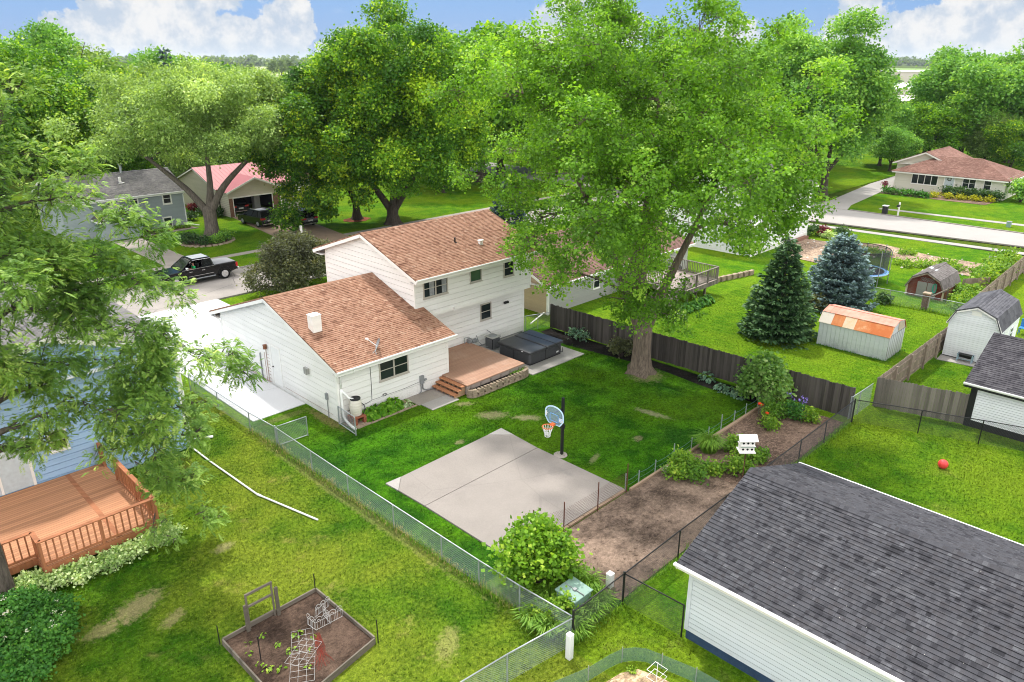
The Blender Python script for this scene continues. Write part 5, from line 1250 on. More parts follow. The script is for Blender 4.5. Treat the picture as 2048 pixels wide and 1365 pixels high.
board_fence('board_fence', 'brown board fence with rails leading to the white shed', (36.1, 10.72), (47.3, 10.66), 1.52, 'fence_brown', 6, back=1, posts=2.2)
board_fence('board_fence', 'old brown board fence sloping behind the white shed', (55.0, 11.2), (72.0, 11.6), 1.6, 'fence_brown', 8, back=1)
board_fence('picket_fence', 'short brown picket fence beside the red barn shed', (60.6, 13.4), (62.4, 12.2), 1.0, 'fence_brown', 9, 0.17, True, -1)
# low fence of stakes and wire along the garden edge
t = thing('garden_edge_fence', 'low green wire fence on stakes along the garden bed', 'fence', (27, 14.68, 0))
xs = [21.1, 22.0, 23.15, 24.5, 25.9, 27.3, 28.4, 29.6, 30.7, 31.9, 32.9]
for i, x in enumerate(xs):
    m = MB(); m.box((x - 0.018, 14.66, -0.1), (x + 0.018, 14.69, 0.62 if i % 3 else 0.85)); m.build('stake', 'galvanised', t)
m = MB()
for a, b in zip(xs[:-1], xs[1:]): m.tube(bez((a, 14.67, 0.52), ((a + b) / 2, 14.66, 0.40), (b, 14.67, 0.52), 6), 0.012, 4)
for a, b in zip(xs[:-1], xs[1:]): m.tube(bez((a, 14.67, 0.28), ((a + b) / 2, 14.66, 0.20), (b, 14.67, 0.28), 5), 0.008, 4)
m.build('wire', 'green_wire', t)
t = chainlink('garden_mesh_fence', 'brown wire mesh fence on rusty stakes behind the court', [(16.2, 15.05), (17.35, 14.62), (19.25, 14.58), (21.12, 14.62)], [], 1.02, 'rust_pole', 'rust_pole', 0.12, 0.003, top=False)
for (x, y) in ((16.2, 15.05), (17.35, 14.62), (19.25, 14.58), (21.12, 14.62)):
    m = MB(); m.box((x - 0.02, y - 0.012, -0.1), (x + 0.02, y + 0.012, 1.30)); m.build('stake', 'rust_pole', t)
m = MB()
for i in range(5): m.box((16.9 + i * 0.86, 14.66, -0.02), (17.72 + i * 0.86, 14.78, 0.09))
tag(m.build('timber_edging', 'bed_timber', bevel=0.008, seg=1), 'timber edging between court and bare garden', 'edging')
m = MB(); r = random.Random(2); x = 21.3
while x < 32.8:
    L = r.uniform(1.6, 2.4); m.box((x, 14.50 + r.uniform(-0.03, 0.03), -0.02), (min(x + L - 0.03, 33.0), 14.63, 0.13)); x += L
tag(m.build('timber_edging', 'bed_timber', bevel=0.012, seg=1), 'long timber edging along the main lawn', 'edging')
m = MB(); m.beam((25.9, 13.1, 0.07), (26.3, 12.0, 0.07), 0.12, 0.1); tag(m.build('timber_edging', 'bed_timber', bevel=0.01), 'short timber lying beside the bird house plants', 'timber')
m = MB(); m.ball((23.6, 14.4, 0.10), 0.17, 10, 7, (1.2, 1, 0.75)); tag(m.build('garden_stone', 'stone_white', smooth=True), 'pale round stone at the garden edging', 'stone')

# ------------------------------------------------------------------ raised bed with trellis on the left lawn
t = thing('raised_bed', 'weathered timber raised bed full of brown soil', 'raised bed', (7.7, 16.6, 0))
O = [(9.30, 18.10), (6.18, 18.08), (6.22, 14.4), (9.36, 14.95)]
for a, b in ((0, 1), (1, 2), (2, 3), (3, 0)):
    A, B = Vector((*O[a], 0.1)), Vector((*O[b], 0.1)); d = (B - A).normalized() * 0.022
    m = MB(); m.beam(A + d, B - d, 0.045, 0.24); m.build('side_board', 'old_timber', t)
m = MB(); m.quad(*[(x, y, 0.09) for x, y in reversed(O)]); m.build('soil', 'bed_soil', t)
t = thing('wooden_trellis', 'grey timber trellis frame standing at the raised bed', 'trellis', (7.4, 17.95, 0))
for x, z1 in ((6.93, 1.04), (7.92, 1.12)):
    m = MB(); m.box((x - 0.05, 17.92, 0.0), (x + 0.05, 17.98, z1)); m.build('post', 'old_timber', t)
for x in (7.01, 7.82):
    m = MB(); m.box((x - 0.025, 17.985, 0.05), (x + 0.025, 18.03, 1.28)); m.build('post', 'old_timber', t)
for z in (1.285, 0.86, 0.26):
    m = MB(); m.box((6.985, 17.98, z), (7.85, 18.035, z + 0.065)); m.build('rail', 'old_timber', t)
for i, (x, y, h) in enumerate(((9.31, 18.16, 0.72), (6.12, 18.14, 0.70), (9.42, 14.9, 0.85), (6.63, 16.62, 0.95))):
    m = MB(); m.box((x - 0.012, y - 0.012, -0.05), (x + 0.012, y + 0.012, h)); tag(m.build('garden_stake', 'black_metal'), ['thin black stake at the back corner of the raised bed', 'thin black stake beside the trellis corner of the raised bed', 'thin black stake at the corner of the raised bed nearest the long fence', 'thin black stake standing in the raised bed soil'][i], 'stake')
# hooped white wire border fencing standing in the bed
def hoops(name, label, a, b, h, n, lean=0.0, z0=0.09):
    m = MB(); A, B = Vector((*a, z0)), Vector((*b, z0)); d = (B - A) / n; nm = d.cross(Vector((0, 0, 1))).normalized()
    for i in range(n):
        for k, (w, hh) in enumerate(((1.0, h), (0.5, h * 0.78))):
            c = A + d * (i + 0.5); pts = [c - d * w / 2]
            for q in range(7):
                an = math.pi * (1 - q / 6); pts.append(c + d * (w / 2 * math.cos(an)) + Vector((0, 0, hh - d.length * w / 2 + d.length * w / 2 * math.sin(an))) + nm * lean * hh)
            pts.append(c + d * w / 2); m.tube(pts, 0.005, 4, False)
    for z in (0.02, h * 0.62): m.tube([A + Vector((0, 0, z)) + nm * lean * z, B + Vector((0, 0, z)) + nm * lean * z], 0.005, 4)
    return tag(m.build(name, 'wire_white'), label, 'border fence')
hoops('border_fence', 'white hooped wire border standing across the bed soil', (8.36, 16.55), (9.26, 16.5), 0.45, 4)
hoops('border_fence', 'white hooped wire border turned back from the bed middle', (8.36, 16.55), (8.32, 16.95), 0.45, 2)
hoops('border_fence', 'white hooped wire border near the back of the bed', (8.62, 17.05), (9.2, 17.2), 0.45, 3, 0.15)
hoops('border_fence', 'white hooped wire border crossing to the bed side board', (8.82, 16.5), (8.86, 16.95), 0.42, 2)
def grid_panel(name, label, cx, cy, L, W, ang, nx, ny, mat, z):
    m = MB(); c, s = math.cos(R(ang)), math.sin(R(ang)); T = lambda u, v: (cx + u * c - v * s, cy + u * s + v * c, z)
    for i in range(nx + 1): u = -L / 2 + L * i / nx; m.tube([T(u, -W / 2), T(u, W / 2)], 0.0032, 4)
    for j in range(ny + 1): v = -W / 2 + W * j / ny; m.tube([T(-L / 2, v), T(L / 2, v)], 0.0032, 4)
    return tag(m.build(name, mat), label, 'wire grid')
grid_panel('wire_grid', 'white wire grid lying on the soil nearest the hooped border', 7.85, 16.45, 0.9, 0.62, 62, 4, 3, 'wire_white', 0.12)
grid_panel('wire_grid', 'white wire grid lying in the middle of the raised bed', 7.62, 16.0, 1.0, 0.62, 30, 4, 3, 'wire_white', 0.14)
grid_panel('wire_grid', 'white wire grid lying toward the low corner of the raised bed', 7.3, 15.5, 1.1, 0.66, 58, 5, 3, 'wire_white', 0.16)
m = MB(); r = random.Random(8)
for i in range(34):
    u = r.uniform(-0.2, 0.2); w = r.uniform(-0.2, 0.2); m.tube([(8.28 + u * 0.5, 16.42 + r.uniform(-0.15, 0.05), 0.11), (8.05 + u * 0.8, 15.85 + w * 0.5, 0.112 + 0.02 * r.random()), (7.8 + w * 1.5, 15.2 + r.uniform(-0.1, 0.25), 0.11)], 0.003, 3)
tag(m.build('net_bundle', 'rust_red'), 'tangle of rusty red netting spread on the bed soil', 'netting')
for i, (x, y) in enumerate([(6.66, 17.45), (6.5, 17.09), (6.6, 16.2), (6.85, 15.86), (7.88, 16.78), (7.41, 16.31), (8.15, 16.35), (7.86, 15.96), (7.27, 16.84), (6.54, 16.53), (7.42, 15.42), (7.14, 17.47)]):
    big = i in (2, 3, 4, 5); o = hosta('seedling', 'larger yellow green seedlings in the raised bed soil' if big else 'tiny green seedlings scattered over the raised bed soil', (x, y, 0), 0.15 if big else 0.09, 0.10, 14 if big else 8, 'weed_leaf', 60 + i, 'seedling', 'larger seedlings in the raised bed' if big else 'small seedlings in the raised bed', 0.3); o.location.z = 0.09

# ------------------------------------------------------------------ small things on the left and front
m = MB(); P = [(10.35, 31.6, 0.35), (10.47, 31.2, 0.10), (10.54, 28.6, 0.06), (10.72, 24.75, 0.06), (11.47, 21.56, 0.06)]
t = thing('drain_pipe', 'long white drain pipe lying across the lawn', 'pipe', (10.6, 27, 0))
for a, b in zip(P[:-1], P[1:]):
    q = MB(); q.tube([a, b], 0.036, 8); q.build('pipe_length', 'white_plastic', t, smooth=True)
q = MB(); q.tube([P[3], (P[3][0] + 0.05, P[3][1] - 0.2, 0.06)], 0.045, 8); q.build('coupling', 'white_plastic', t)
m = MB(); m.beam((10.9, 31.0, 0.08), (11.6, 30.6, 0.08), 0.12, 0.06); tag(m.build('splash_block', 'white_plastic'), 'white splash trough lying by the blue house corner', 'trough')
def post(name, label, x, y, s, h, mat, cap='white_plastic'):
    t = thing(name, label, 'post', (x, y, 0)); m = MB(); m.box((x - s, y - s, -0.1), (x + s, y + s, h)); m.build('shaft', mat, t, bevel=0.012)
    m = MB(); m.box((x - s * 1.08, y - s * 1.08, h), (x + s * 1.08, y + s * 1.08, h + 0.05)); m.build('cap', cap, t, bevel=0.02); return t
t = post('utility_pedestal', 'white cable pedestal beside the black fence corner', 12.93, 10.55, 0.085, 0.82, 'white_plastic')
m = MB(); m.box((13.017, 10.50, 0.5), (13.021, 10.60, 0.66)); m.build('sticker', 'gold_plain' if 'gold_plain' in MATS else plain('gold_plain', (0.6, 0.5, 0.05)).name, t)
post('utility_pedestal', 'short white cable pedestal behind the green transformer', 16.18, 11.62, 0.10, 0.5, 'white_plastic')
t = thing('transformer_box', 'pale green transformer box among the day lilies', 'transformer', (14.55, 11.8, 0))
m = MB(); m.box((14.16, 11.42, 0.0), (14.96, 12.16, 0.66)); m.build('cabinet', 'transformer_green', t, bevel=0.03)
m = MB(); m.prism([(14.12, 11.38, 0.665), (15.0, 11.38, 0.665), (15.0, 12.2, 0.72), (14.12, 12.2, 0.72)], (0, 0, 0.06)); m.build('lid', 'transformer_green', t, bevel=0.02)
m = MB(); m.box((14.55, 11.38, 0.66), (14.565, 12.2, 0.786)); m.box((14.5, 11.7, 0.75), (14.62, 11.8, 0.80)); m.build('seam', 'meter_grey', t)
t = thing('green_mesh_pen', 'green wire mesh pen around a straw covered bed', 'pen', (13.2, 8.6, 0))
pen = [(11.2, 10.1), (12.64, 9.62), (13.4, 9.5), (13.85, 9.38), (14.13, 9.17), (14.33, 8.9), (14.45, 8.45), (14.68, 7.5), (14.8, 5.5)]
mm, tt, oo = material('pen_mesh')
pp = tt.new('ShaderNodeBsdfPrincipled', {'Base Color': (0.12, 0.24, 0.18, 1), 'Roughness': 0.6}); tr = tt.new('ShaderNodeBsdfTransparent')
mx = tt.new('ShaderNodeMixShader', {0: 0.42}); tt.L.new(tr.outputs[0], mx.inputs[1]); tt.L.new(pp.outputs[0], mx.inputs[2]); tt.L.new(mx.outputs[0], oo.inputs[0])
m = MB()
for a, b in zip(pen[:-1], pen[1:]): m.prism([(*a, 0.02), (*b, 0.02), (*b, 0.5), (*a, 0.5)], (0.004, 0.004, 0))
m.build('mesh', 'pen_mesh', t)
for i in (1, 3, 6, 7):
    m = MB(); m.tube([(*pen[i], -0.05), (*pen[i], 0.56)], 0.012, 6); m.build('stake', 'galvanised', t)
sheet('straw_bed', [[(11.2, 9.8), (12.6, 9.3), (13.5, 9.15), (13.95, 8.9), (14.15, 8.3), (14.3, 7.2), (14.4, 5.5), (11, 5.5)]], 0.03, 'straw', 'straw covered bed inside the green pen', 'ground')
t = thing('tomato_cage', 'white square wire plant frame inside the green pen', 'plant frame', (13.9, 8.2, 0))
m = MB()
for z in (0.25, 0.5): m.tube([(13.7, 8.45, z), (14.1, 8.45, z), (14.1, 8.05, z), (13.7, 8.05, z), (13.7, 8.45, z)], 0.008, 4)
m.tube([(13.9, 8.25, 0), (13.9, 8.25, 0.75)], 0.01, 4); m.build('frame', 'white_plastic', t)
clump('pen_plant', 'small green plant at the pen corner', (13.75, 8.95, 0), 0.1, 0.1, 0.2, 50, 0.02, 'weed_leaf', 3)
t = thing('red_ball', 'red rubber ball on the lawn', 'ball', (31.96, 6.36, 0.2)); m = MB(); m.ball((31.96, 6.36, 0.2), 0.2, 20, 12); m.build('ball_skin', 'ball_red', t, smooth=True)
m = MB(); m.tube([(31.96 + 0.201 * math.cos(a) * 0.94, 6.36 + 0.201 * math.cos(a) * -0.34, 0.2 + 0.201 * math.sin(a)) for a in [k * 0.2618 for k in range(25)]], 0.004, 3); m.build('seam', 'tail_red', t)

# ------------------------------------------------------------------ grey roofed garage in the near corner
t = thing('grey_garage', 'garage with charcoal shingles and pale blue white siding', 'garage', (19.4, 1.0, 0))
w = Wall((15.95, 8.66, 0), (0, -1, 0), (-1, 0, 0))
m = MB(); lap(m, [(0, 0.34), (16.6, 0.34), (16.6, 2.55), (0, 2.55)], w.O, w.U, w.N, 0.165, 0.022, 0.032); m.build('wall', 'vinyl_blue_white', t)
m = MB(); m.quad((15.95, 8.66, 0.3), (22.8, 8.66, 0.3), (22.8, 8.66, 2.6), (19.4, 8.66, 4.0), (15.95, 8.66, 2.6)); m.quad((22.8, 8.66, 0), (22.8, -8, 0), (22.8, -8, 2.6), (22.8, 8.66, 2.6)); m.quad((15.95, -8, 0), (22.8, -8, 0), (22.8, -8, 2.6), (19.4, -8, 4.0), (15.95, -8, 2.6)); m.build('wall', 'vinyl_blue_white', t)
m = MB(); m.box((15.97, -8, -0.1), (22.78, 8.64, 0.345)); m.build('foundation', 'blue_foundation', t)
m = MB(); m.box((15.915, 8.56, 0.34), (16.03, 8.69, 2.5)); m.build('corner_board', 'vinyl_blue_white', t)
m = MB(); slope(m, (15.55, 8.92, 2.75), (15.55, -8.3, 2.75), (19.42, -8.3, 4.17), (19.42, 8.92, 4.17), 0.14, 0.024); slope(m, (23.3, -8.3, 2.75), (23.3, 8.92, 2.75), (19.42, 8.92, 4.17), (19.42, -8.3, 4.17), 0.14, 0.024)
ridge_cap(m, (19.42, 8.92, 4.175), (19.42, -8.3, 4.175), 0.17, 0.2); m.build('roof', 'charcoal_shingles', t)
gutter(t, (15.56, 8.97, 2.755), (15.56, -8.3, 2.755), (-1, 0, 0)); gutter(t, (23.29, -8.3, 2.755), (23.29, 8.97, 2.755), (1, 0, 0))
m = MB(); m.beam((15.55, 8.93, 2.61), (19.42, 8.93, 4.03), 0.03, 0.17); m.beam((23.3, 8.93, 2.61), (19.42, 8.93, 4.03), 0.03, 0.17); m.box((15.56, -8, 2.57), (15.6, 8.9, 2.68)); m.box((15.6, -8, 2.53), (15.95, 8.9, 2.55)); m.build('fascia', 'white_trim', t)
r = random.Random(6); m = MB()
for i in range(30):
    y = r.uniform(-1, 8.6); u = r.uniform(0.1, 0.97); m.ball((15.55 + 3.87 * u, y, 2.75 + 1.42 * u + 0.018), r.uniform(0.006, 0.012), 6, 4)
m.build('petal_litter', 'stone_white', t)
m = MB(); m.box((15.88, 8.40, 2.30), (15.93, 8.46, 2.36)); m.build('wall_hook', 'black_metal', t)

# ------------------------------------------------------------------ white garage at the right edge
t = thing('white_garage', 'white sided garage with black corner boards and dark roof', 'garage', (40, 2, 0))
gx, gy = 36.98, 6.9
w = Wall((gx, gy, 0), (0, -1, 0), (-1, 0, 0))
m = MB(); lap(m, [(0, 0.35), (12, 0.35), (12, 2.2), (0, 2.2)], w.O, w.U, w.N, 0.12, 0.016, 0.022); m.build('wall', 'shed_white', t)
m = MB(); m.quad((gx, gy, 0), (43.6, gy, 0), (43.6, gy, 2.2), (40.3, gy, 3.5), (gx, gy, 2.2)); m.quad((43.6, gy, 0), (43.6, -5, 0), (43.6, -5, 2.2), (43.6, gy, 2.2)); m.build('wall', 'shed_white', t)
m = MB(); m.box((gx - 0.02, -5, -0.1), (43.6, gy - 0.01, 0.352)); m.build('foundation', 'black_plastic', t)
m = MB(); m.box((gx - 0.04, gy - 0.22, 0.0), (gx + 0.05, gy + 0.04, 2.15)); m.build('corner_board', 'black_plastic', t)
m = MB(); slope(m, (gx - 0.35, gy + 0.3, 2.22), (gx - 0.35, -5, 2.22), (40.3, -5, 3.66), (40.3, gy + 0.3, 3.66)); slope(m, (43.95, -5, 2.22), (43.95, gy + 0.3, 2.22), (40.3, gy + 0.3, 3.66), (40.3, -5, 3.66)); ridge_cap(m, (40.3, gy + 0.3, 3.66), (40.3, -5, 3.66)); m.build('roof', 'black_shingles', t)
gutter(t, (gx - 0.34, gy + 0.33, 2.225), (gx - 0.34, -5, 2.225), (-1, 0, 0), w=0.09)
m = MB(); m.box((gx - 0.34, -5, 2.0), (gx - 0.31, gy + 0.28, 2.14)); m.beam((gx - 0.35, gy + 0.31, 2.08), (40.3, gy + 0.31, 3.52), 0.03, 0.16); m.build('fascia', 'black_plastic', t)

# ------------------------------------------------------------------ barn roofed sheds
def barn(name, label, x0, x1, ym, half, base, we, mid_o, mid_z, rz, wallm, roofm, trim, over=0.15, cat='shed'):
    """ridge along X; gambrel profile about y = ym"""
    t = thing(name, label, cat, ((x0 + x1) / 2, ym, 0))
    prof = [(-half, we), (-mid_o, mid_z), (0, rz), (mid_o, mid_z), (half, we)]
    m = MB(); w = Wall((x0, ym, 0), (0, -1, 0), (-1, 0, 0))
    lap(m, [(-half, base), (half, base), (half, we), (mid_o, mid_z - 0.03), (0, rz - 0.04), (-mid_o, mid_z - 0.03), (-half, we)], w.O, w.U, w.N, 0.12, 0.01); m.build('wall', wallm, t)
    m = MB(); lap(m, [(0, base), (x1 - x0, base), (x1 - x0, we), (0, we)], (x0, ym - half, 0), (1, 0, 0), (0, -1, 0), 0.12, 0.01); m.quad((x0, ym + half, base), (x1, ym + half, base), (x1, ym + half, we), (x0, ym + half, we)); m.quad((x1, ym - half, base), (x1, ym + half, base), (x1, ym + half, we), (x1, ym, rz - 0.04), (x1, ym - half, we)); m.build('wall', wallm, t)
    m = MB(); k = 1.06; p2 = [(y * k, z) for y, z in prof]
    a, b = x0 - over, x1 + over
    slope(m, (a, ym - p2[4][0], p2[4][1] - 0.06), (b, ym - p2[4][0], p2[4][1] - 0.06), (b, ym - p2[3][0], p2[3][1]), (a, ym - p2[3][0], p2[3][1]))
    slope(m, (a, ym - p2[3][0], p2[3][1]), (b, ym - p2[3][0], p2[3][1]), (b, ym, rz), (a, ym, rz))
    slope(m, (b, ym - p2[0][0], p2[0][1] - 0.06), (a, ym - p2[0][0], p2[0][1] - 0.06), (a, ym - p2[1][0], p2[1][1]), (b, ym - p2[1][0], p2[1][1]))
    slope(m, (b, ym - p2[1][0], p2[1][1]), (a, ym - p2[1][0], p2[1][1]), (a, ym, rz), (b, ym, rz))
    ridge_cap(m, (a, ym, rz), (b, ym, rz), 0.12); m.build('roof', roofm, t)
    m = MB()
    for p, q in zip(p2[:-1], p2[1:]): m.beam((a + 0.02, ym - p[0], p[1] - 0.10), (a + 0.02, ym - q[0], q[1] - 0.10), 0.03, 0.10)
    m.build('rake_trim', trim, t)
    return t
t = barn('barn_shed', 'white barn roofed shed with grey shingles on a slab', 45.8, 50.2, 9.17, 1.28, 0.10, 2.12, 0.95, 2.85, 3.28, 'shed_white', 'slate_shingles', 'white_trim')
m = MB(); m.box((45.85, 7.95, 0.0), (50.1, 10.4, 0.10)); m.build('skid', 'black_plastic', t)
w = Wall((45.8, 7.89, 0), (1, 0, 0), (0, -1, 0)); w.window(t, 2.4, 3.1, 1.0, 1.7, 'shed_white', n=1); m = MB(); w.bar(m, 0.9, 1.8, 0.12, 1.95, 0.01, 0.05); m.build('door', 'shed_white', t)
m = MB(); ww = Wall((45.8, 9.17, 0), (0, -1, 0), (-1, 0, 0)); ww.bar(m, -0.25, 0.25, 2.72, 2.98, 0.012, 0.03); m.build('gable_vent', 'white_trim', t)
t = thing('potting_bench', 'small pale blue metal framed black bench by the white shed', 'bench', (45.55, 9.2, 0))
m = MB(); m.box((45.42, 8.83, 0.42), (45.72, 9.62, 0.46)); m.box((45.70, 8.83, 0.2), (45.72, 9.62, 0.44)); m.build('top', 'black_plastic', t)
for x, y in ((45.44, 8.85), (45.44, 9.58), (45.69, 8.85), (45.69, 9.58)):
    m = MB(); m.box((x - 0.025, y - 0.025, 0.03), (x + 0.025, y + 0.025, 0.5)); m.build('leg', 'pale_blue_metal', t)
m = MB(); m.box((45.43, 8.85, 0.18), (45.45, 9.58, 0.21)); m.build('rail', 'pale_blue_metal', t)
t = barn('barn_shed', 'old dark red barn shed with worn grey double doors', 57.0, 60.45, 14.95, 1.22, 0.02, 0.78, 0.88, 1.46, 1.95, 'red_barn', 'old_shingles', 'fence_brown', 0.25)
w = Wall((57.0, 14.95, 0), (0, -1, 0), (-1, 0, 0))
for a, b in ((-0.55, 0.08), (0.12, 0.72)):
    m = MB(); w.bar(m, a, b, 0.05, 1.15, 0.012, 0.045); m.build('door', 'grey_plank', t)
m = MB(); w.bar(m, -1.27, -1.15, 0.0, 0.8, 0.0, 0.05); w.bar(m, 1.15, 1.27, 0.0, 0.8, 0.0, 0.05); m.build('corner_board', 'cream_panel', t)
m = MB()
for i in range(9): a = -0.45 + i * 0.1; m.tube([w.p(a, 1.2, 0.03), w.p(a + 0.25, 1.5, 0.03)], 0.012, 3); m.tube([w.p(a + 0.25, 1.2, 0.03), w.p(a, 1.5, 0.03)], 0.012, 3)
m.build('lattice', 'grey_plank', t)
m = MB(); slope(m, (57.9, 14.7, 1.85), (58.4, 14.7, 1.85), (58.4, 15.2, 2.02), (57.9, 15.2, 2.02), 0.2, 0.01, 0.03); m.build('roof_patch', 'silver_roof', t)
m = MB()
for k in range(6): m.tube([w.p(0.62 + (0.10 + 0.008 * k) * math.cos(a), 0.85 + (0.30 + 0.01 * k) * math.sin(a), 0.06 + 0.012 * k) for a in [i * 0.45 for i in range(15)]], 0.014, 4)
tag(m.build('garden_hose', 'hose_green'), 'coiled green hose hanging on the red shed door', 'hose')
t = thing('brick_pillar', 'free standing brown brick pillar at the low fence', 'pillar', (54.25, 14.0, 0))
m = MB()
for i in range(13): m.box((54.02 - 0.004 * (i % 2), 13.82, 0.085 * i), (54.42, 14.22 + 0.004 * (i % 2), 0.085 * i + 0.075))
m.build('shaft', 'brown_brick', t); m = MB(); m.box((53.98, 13.78, 1.105), (54.46, 14.26, 1.19)); m.build('cap', 'block_stone', t)
m = MB(); m.beam((54.4, 13.75, 0.95), (57.1, 13.5, 0.95), 0.07, 0.07); m.beam((57.1, 13.5, 0), (57.1, 13.5, 1.05), 0.08, 0.08); tag(m.build('timber_rail', 'old_timber'), 'timber rail running from brick pillar to red shed', 'rail')
# rusty roofed metal shed
t = thing('metal_shed', 'small grey metal shed with a rusting orange roof', 'shed', (43.8, 14.4, 0))
x0, x1, y0, y1 = 42.5, 45.0, 12.42, 16.40; xm = 43.72
prof = [(x0, 1.46), (x0 + 0.40, 1.98), (xm, 2.16), (x1 - 0.40, 1.98), (x1, 1.46)]
r = random.Random(3); m = MB(); n = 16
for i in range(n):
    a = y1 - (y1 - y0) * i / n; b = y1 - (y1 - y0) * (i + 1) / n; m.quad((x0, a, 0.03), (x0 - 0.016, a - 0.03, 0.03), (x0 - 0.016, a - 0.03, 1.46), (x0, a, 1.46)); m.quad((x0 - 0.016, a - 0.03, 0.03), (x0 - 0.002, b, 0.03), (x0 - 0.002, b, 1.46), (x0 - 0.016, a - 0.03, 1.46)); m.quad((x0 - 0.002, b, 0.03), (x0, b, 0.03), (x0, b, 1.46), (x0 - 0.002, b, 1.46))
m.build('wall', 'shed_grey', t)
m = MB(); n = 8
for i in range(n):
    a = x0 + (x1 - x0) * i / n; b = x0 + (x1 - x0) * (i + 1) / n
    def top(x):
        for (p, z), (q, zz) in zip(prof[:-1], prof[1:]):
            if p <= x <= q + 1e-6: return z + (zz - z) * (x - p) / (q - p)
    m.quad((a, y0 - 0.016, 0.03), (a + 0.27, y0 - 0.016, 0.03), (a + 0.27, y0 - 0.016, 1.46), (a, y0 - 0.016, 1.46)); m.quad((a + 0.27, y0 - 0.016, 0.03), (b, y0, 0.03), (b, y0, 1.46), (a + 0.27, y0 - 0.016, 1.46))
m.add([(x, y0 + 0.002, z) for x, z in prof], [(0, 1, 2, 3, 4)]); m.quad((x1, y0, 0), (x1, y1, 0), (x1, y1, 1.46), (x1, y0, 1.46)); m.add([(x, y1, z) for x, z in prof] + [(x1, y1, 0), (x0, y1, 0)], [(0, 1, 2, 3, 4, 5, 6)]); m.build('wall', 'shed_grey', t)
m = MB(); m.quad((xm, y0 - 0.02, 1.50), (x1 - 0.15, y0 - 0.02, 1.50), (x1 - 0.5, y0 - 0.02, 1.93), (xm, y0 - 0.02, 2.10)); m.build('gable_panel', 'cream_panel', t)
m = MB()
for k, ((p, z), (q, zz)) in enumerate(zip(prof[:-1], prof[1:])):
    e = 0.05 if k == 0 else 0; f = 0.05 if k == 3 else 0
    m.prism([(p - e, y0 - 0.06, z + 0.005 - e), (p - e, y1 + 0.06, z + 0.005 - e), (q + f, y1 + 0.06, zz + 0.005 - f), (q + f, y0 - 0.06, zz + 0.005 - f)], (0, 0, 0.02))
for i in range(13): y = y0 + (y1 - y0) * i / 12; m.beam((x0 - 0.03, y, 1.46), (x0 + 0.40, y, 2.005), 0.03, 0.012); m.beam((x0 + 0.40, y, 2.005), (xm, y, 2.19), 0.03, 0.012)
m.beam((xm, y0 - 0.06, 2.195), (xm, y1 + 0.06, 2.195), 0.10, 0.014); m.beam((x0 + 0.40, y0 - 0.06, 2.006), (x0 + 0.40, y1 + 0.06, 2.006), 0.06, 0.012); m.build('roof', 'rust_roof', t)

# ------------------------------------------------------------------ trampoline
t = thing('trampoline', 'round trampoline with dark safety net and blue pad', 'trampoline', (58.3, 19.9, 0))
cx, cy, rr = 58.35, 20.0, 1.95; zt = 0.85
circ = lambda q, z, n=28: [(cx + q * math.cos(2 * math.pi * k / n), cy + q * math.sin(2 * math.pi * k / n), z) for k in range(n + 1)]
m = MB(); m.lathe([(rr - 0.3, zt + 0.03), (rr, zt + 0.02), (rr + 0.02, zt - 0.05)], (cx, cy, 0), 28); m.build('pad', 'board_blue', t)
m = MB(); m.lathe([(0, zt), (rr - 0.29, zt)], (cx, cy, 0), 28); m.build('jumping_mat', 'black_plastic', t)
mm, tt, oo = material('safety_net'); pp = tt.new('ShaderNodeBsdfPrincipled', {'Base Color': (0.03, 0.035, 0.045, 1), 'Roughness': 0.8}); tr = tt.new('ShaderNodeBsdfTransparent')
mx = tt.new('ShaderNodeMixShader', {0: 0.62}); tt.L.new(tr.outputs[0], mx.inputs[1]); tt.L.new(pp.outputs[0], mx.inputs[2]); tt.L.new(mx.outputs[0], oo.inputs[0])
m = MB(); m.lathe([(rr - 0.12, zt + 0.03), (rr - 0.1, 2.55)], (cx, cy, 0), 28); m.build('net', 'safety_net', t)
m = MB(); m.tube(circ(rr - 0.1, 2.55), 0.03, 5); m.build('top_ring', 'black_plastic', t)
m = MB(); m.tube(circ(rr, zt - 0.02), 0.035, 6); m.build('frame', 'galvanised', t)
for k in range(8):
    a = 2 * math.pi * (k + 0.3) / 8; m = MB(); m.tube([(cx + rr * math.cos(a), cy + rr * math.sin(a), 0), (cx + rr * math.cos(a), cy + rr * math.sin(a), 2.75 if k % 2 else 2.6)], 0.03, 6); m.build('pole', 'meter_grey', t)

# ------------------------------------------------------------------ ranch house behind the dark fence, with its deck
t, W = simple_house('ranch_house', 'tan and grey sided ranch house behind the dark board fence', 35.05, 31.5, 52.0, 40.5, 2.25, 4.1, 'X', 'grey_siding', 'brown_shingles', 0.4, 0.13)
for o in list(t.children):
    if o.name.startswith('wall') and False: pass
m = MB(); lap(m, [(0, 0), (9.0, 0), (9.0, 2.25), (4.5, 3.95), (0, 2.25)], (35.02, 40.5, 0), (0, -1, 0), (-1, 0, 0), 0.12, 0.014); m.build('gable_siding', 'tan_siding', t)
m = MB(); m.box((34.98, 31.42, 0), (35.12, 31.56, 2.2)); m.build('corner_board', 'white_trim', t)
gutter(t, (34.7, 31.10, 2.10), (52.3, 31.10, 2.10), (0, -1, 0))
m = MB(); m.tube([(34.85, 31.04, 2.02), (34.95, 31.38, 1.8), (34.95, 31.40, 0.1)], 0.045, 6); m.tube([(34.95, 31.4, 0.12), (34.0, 30.9, 0.55), (32.4, 30.55, 0.30)], 0.045, 6); m.build('downspout', 'gutter_white', t)
w = W['-y']; w.window(t, 4.75, 5.5, 0.8, 1.95, 'white_trim', n=1); w.window(t, 8.4, 9.4, 0.8, 1.95, 'white_trim', n=1); m = MB(); w.bar(m, 11.0, 12.9, 0.95, 2.1, 0.0, 0.05); m.build('patio_door', 'window_glass', t)
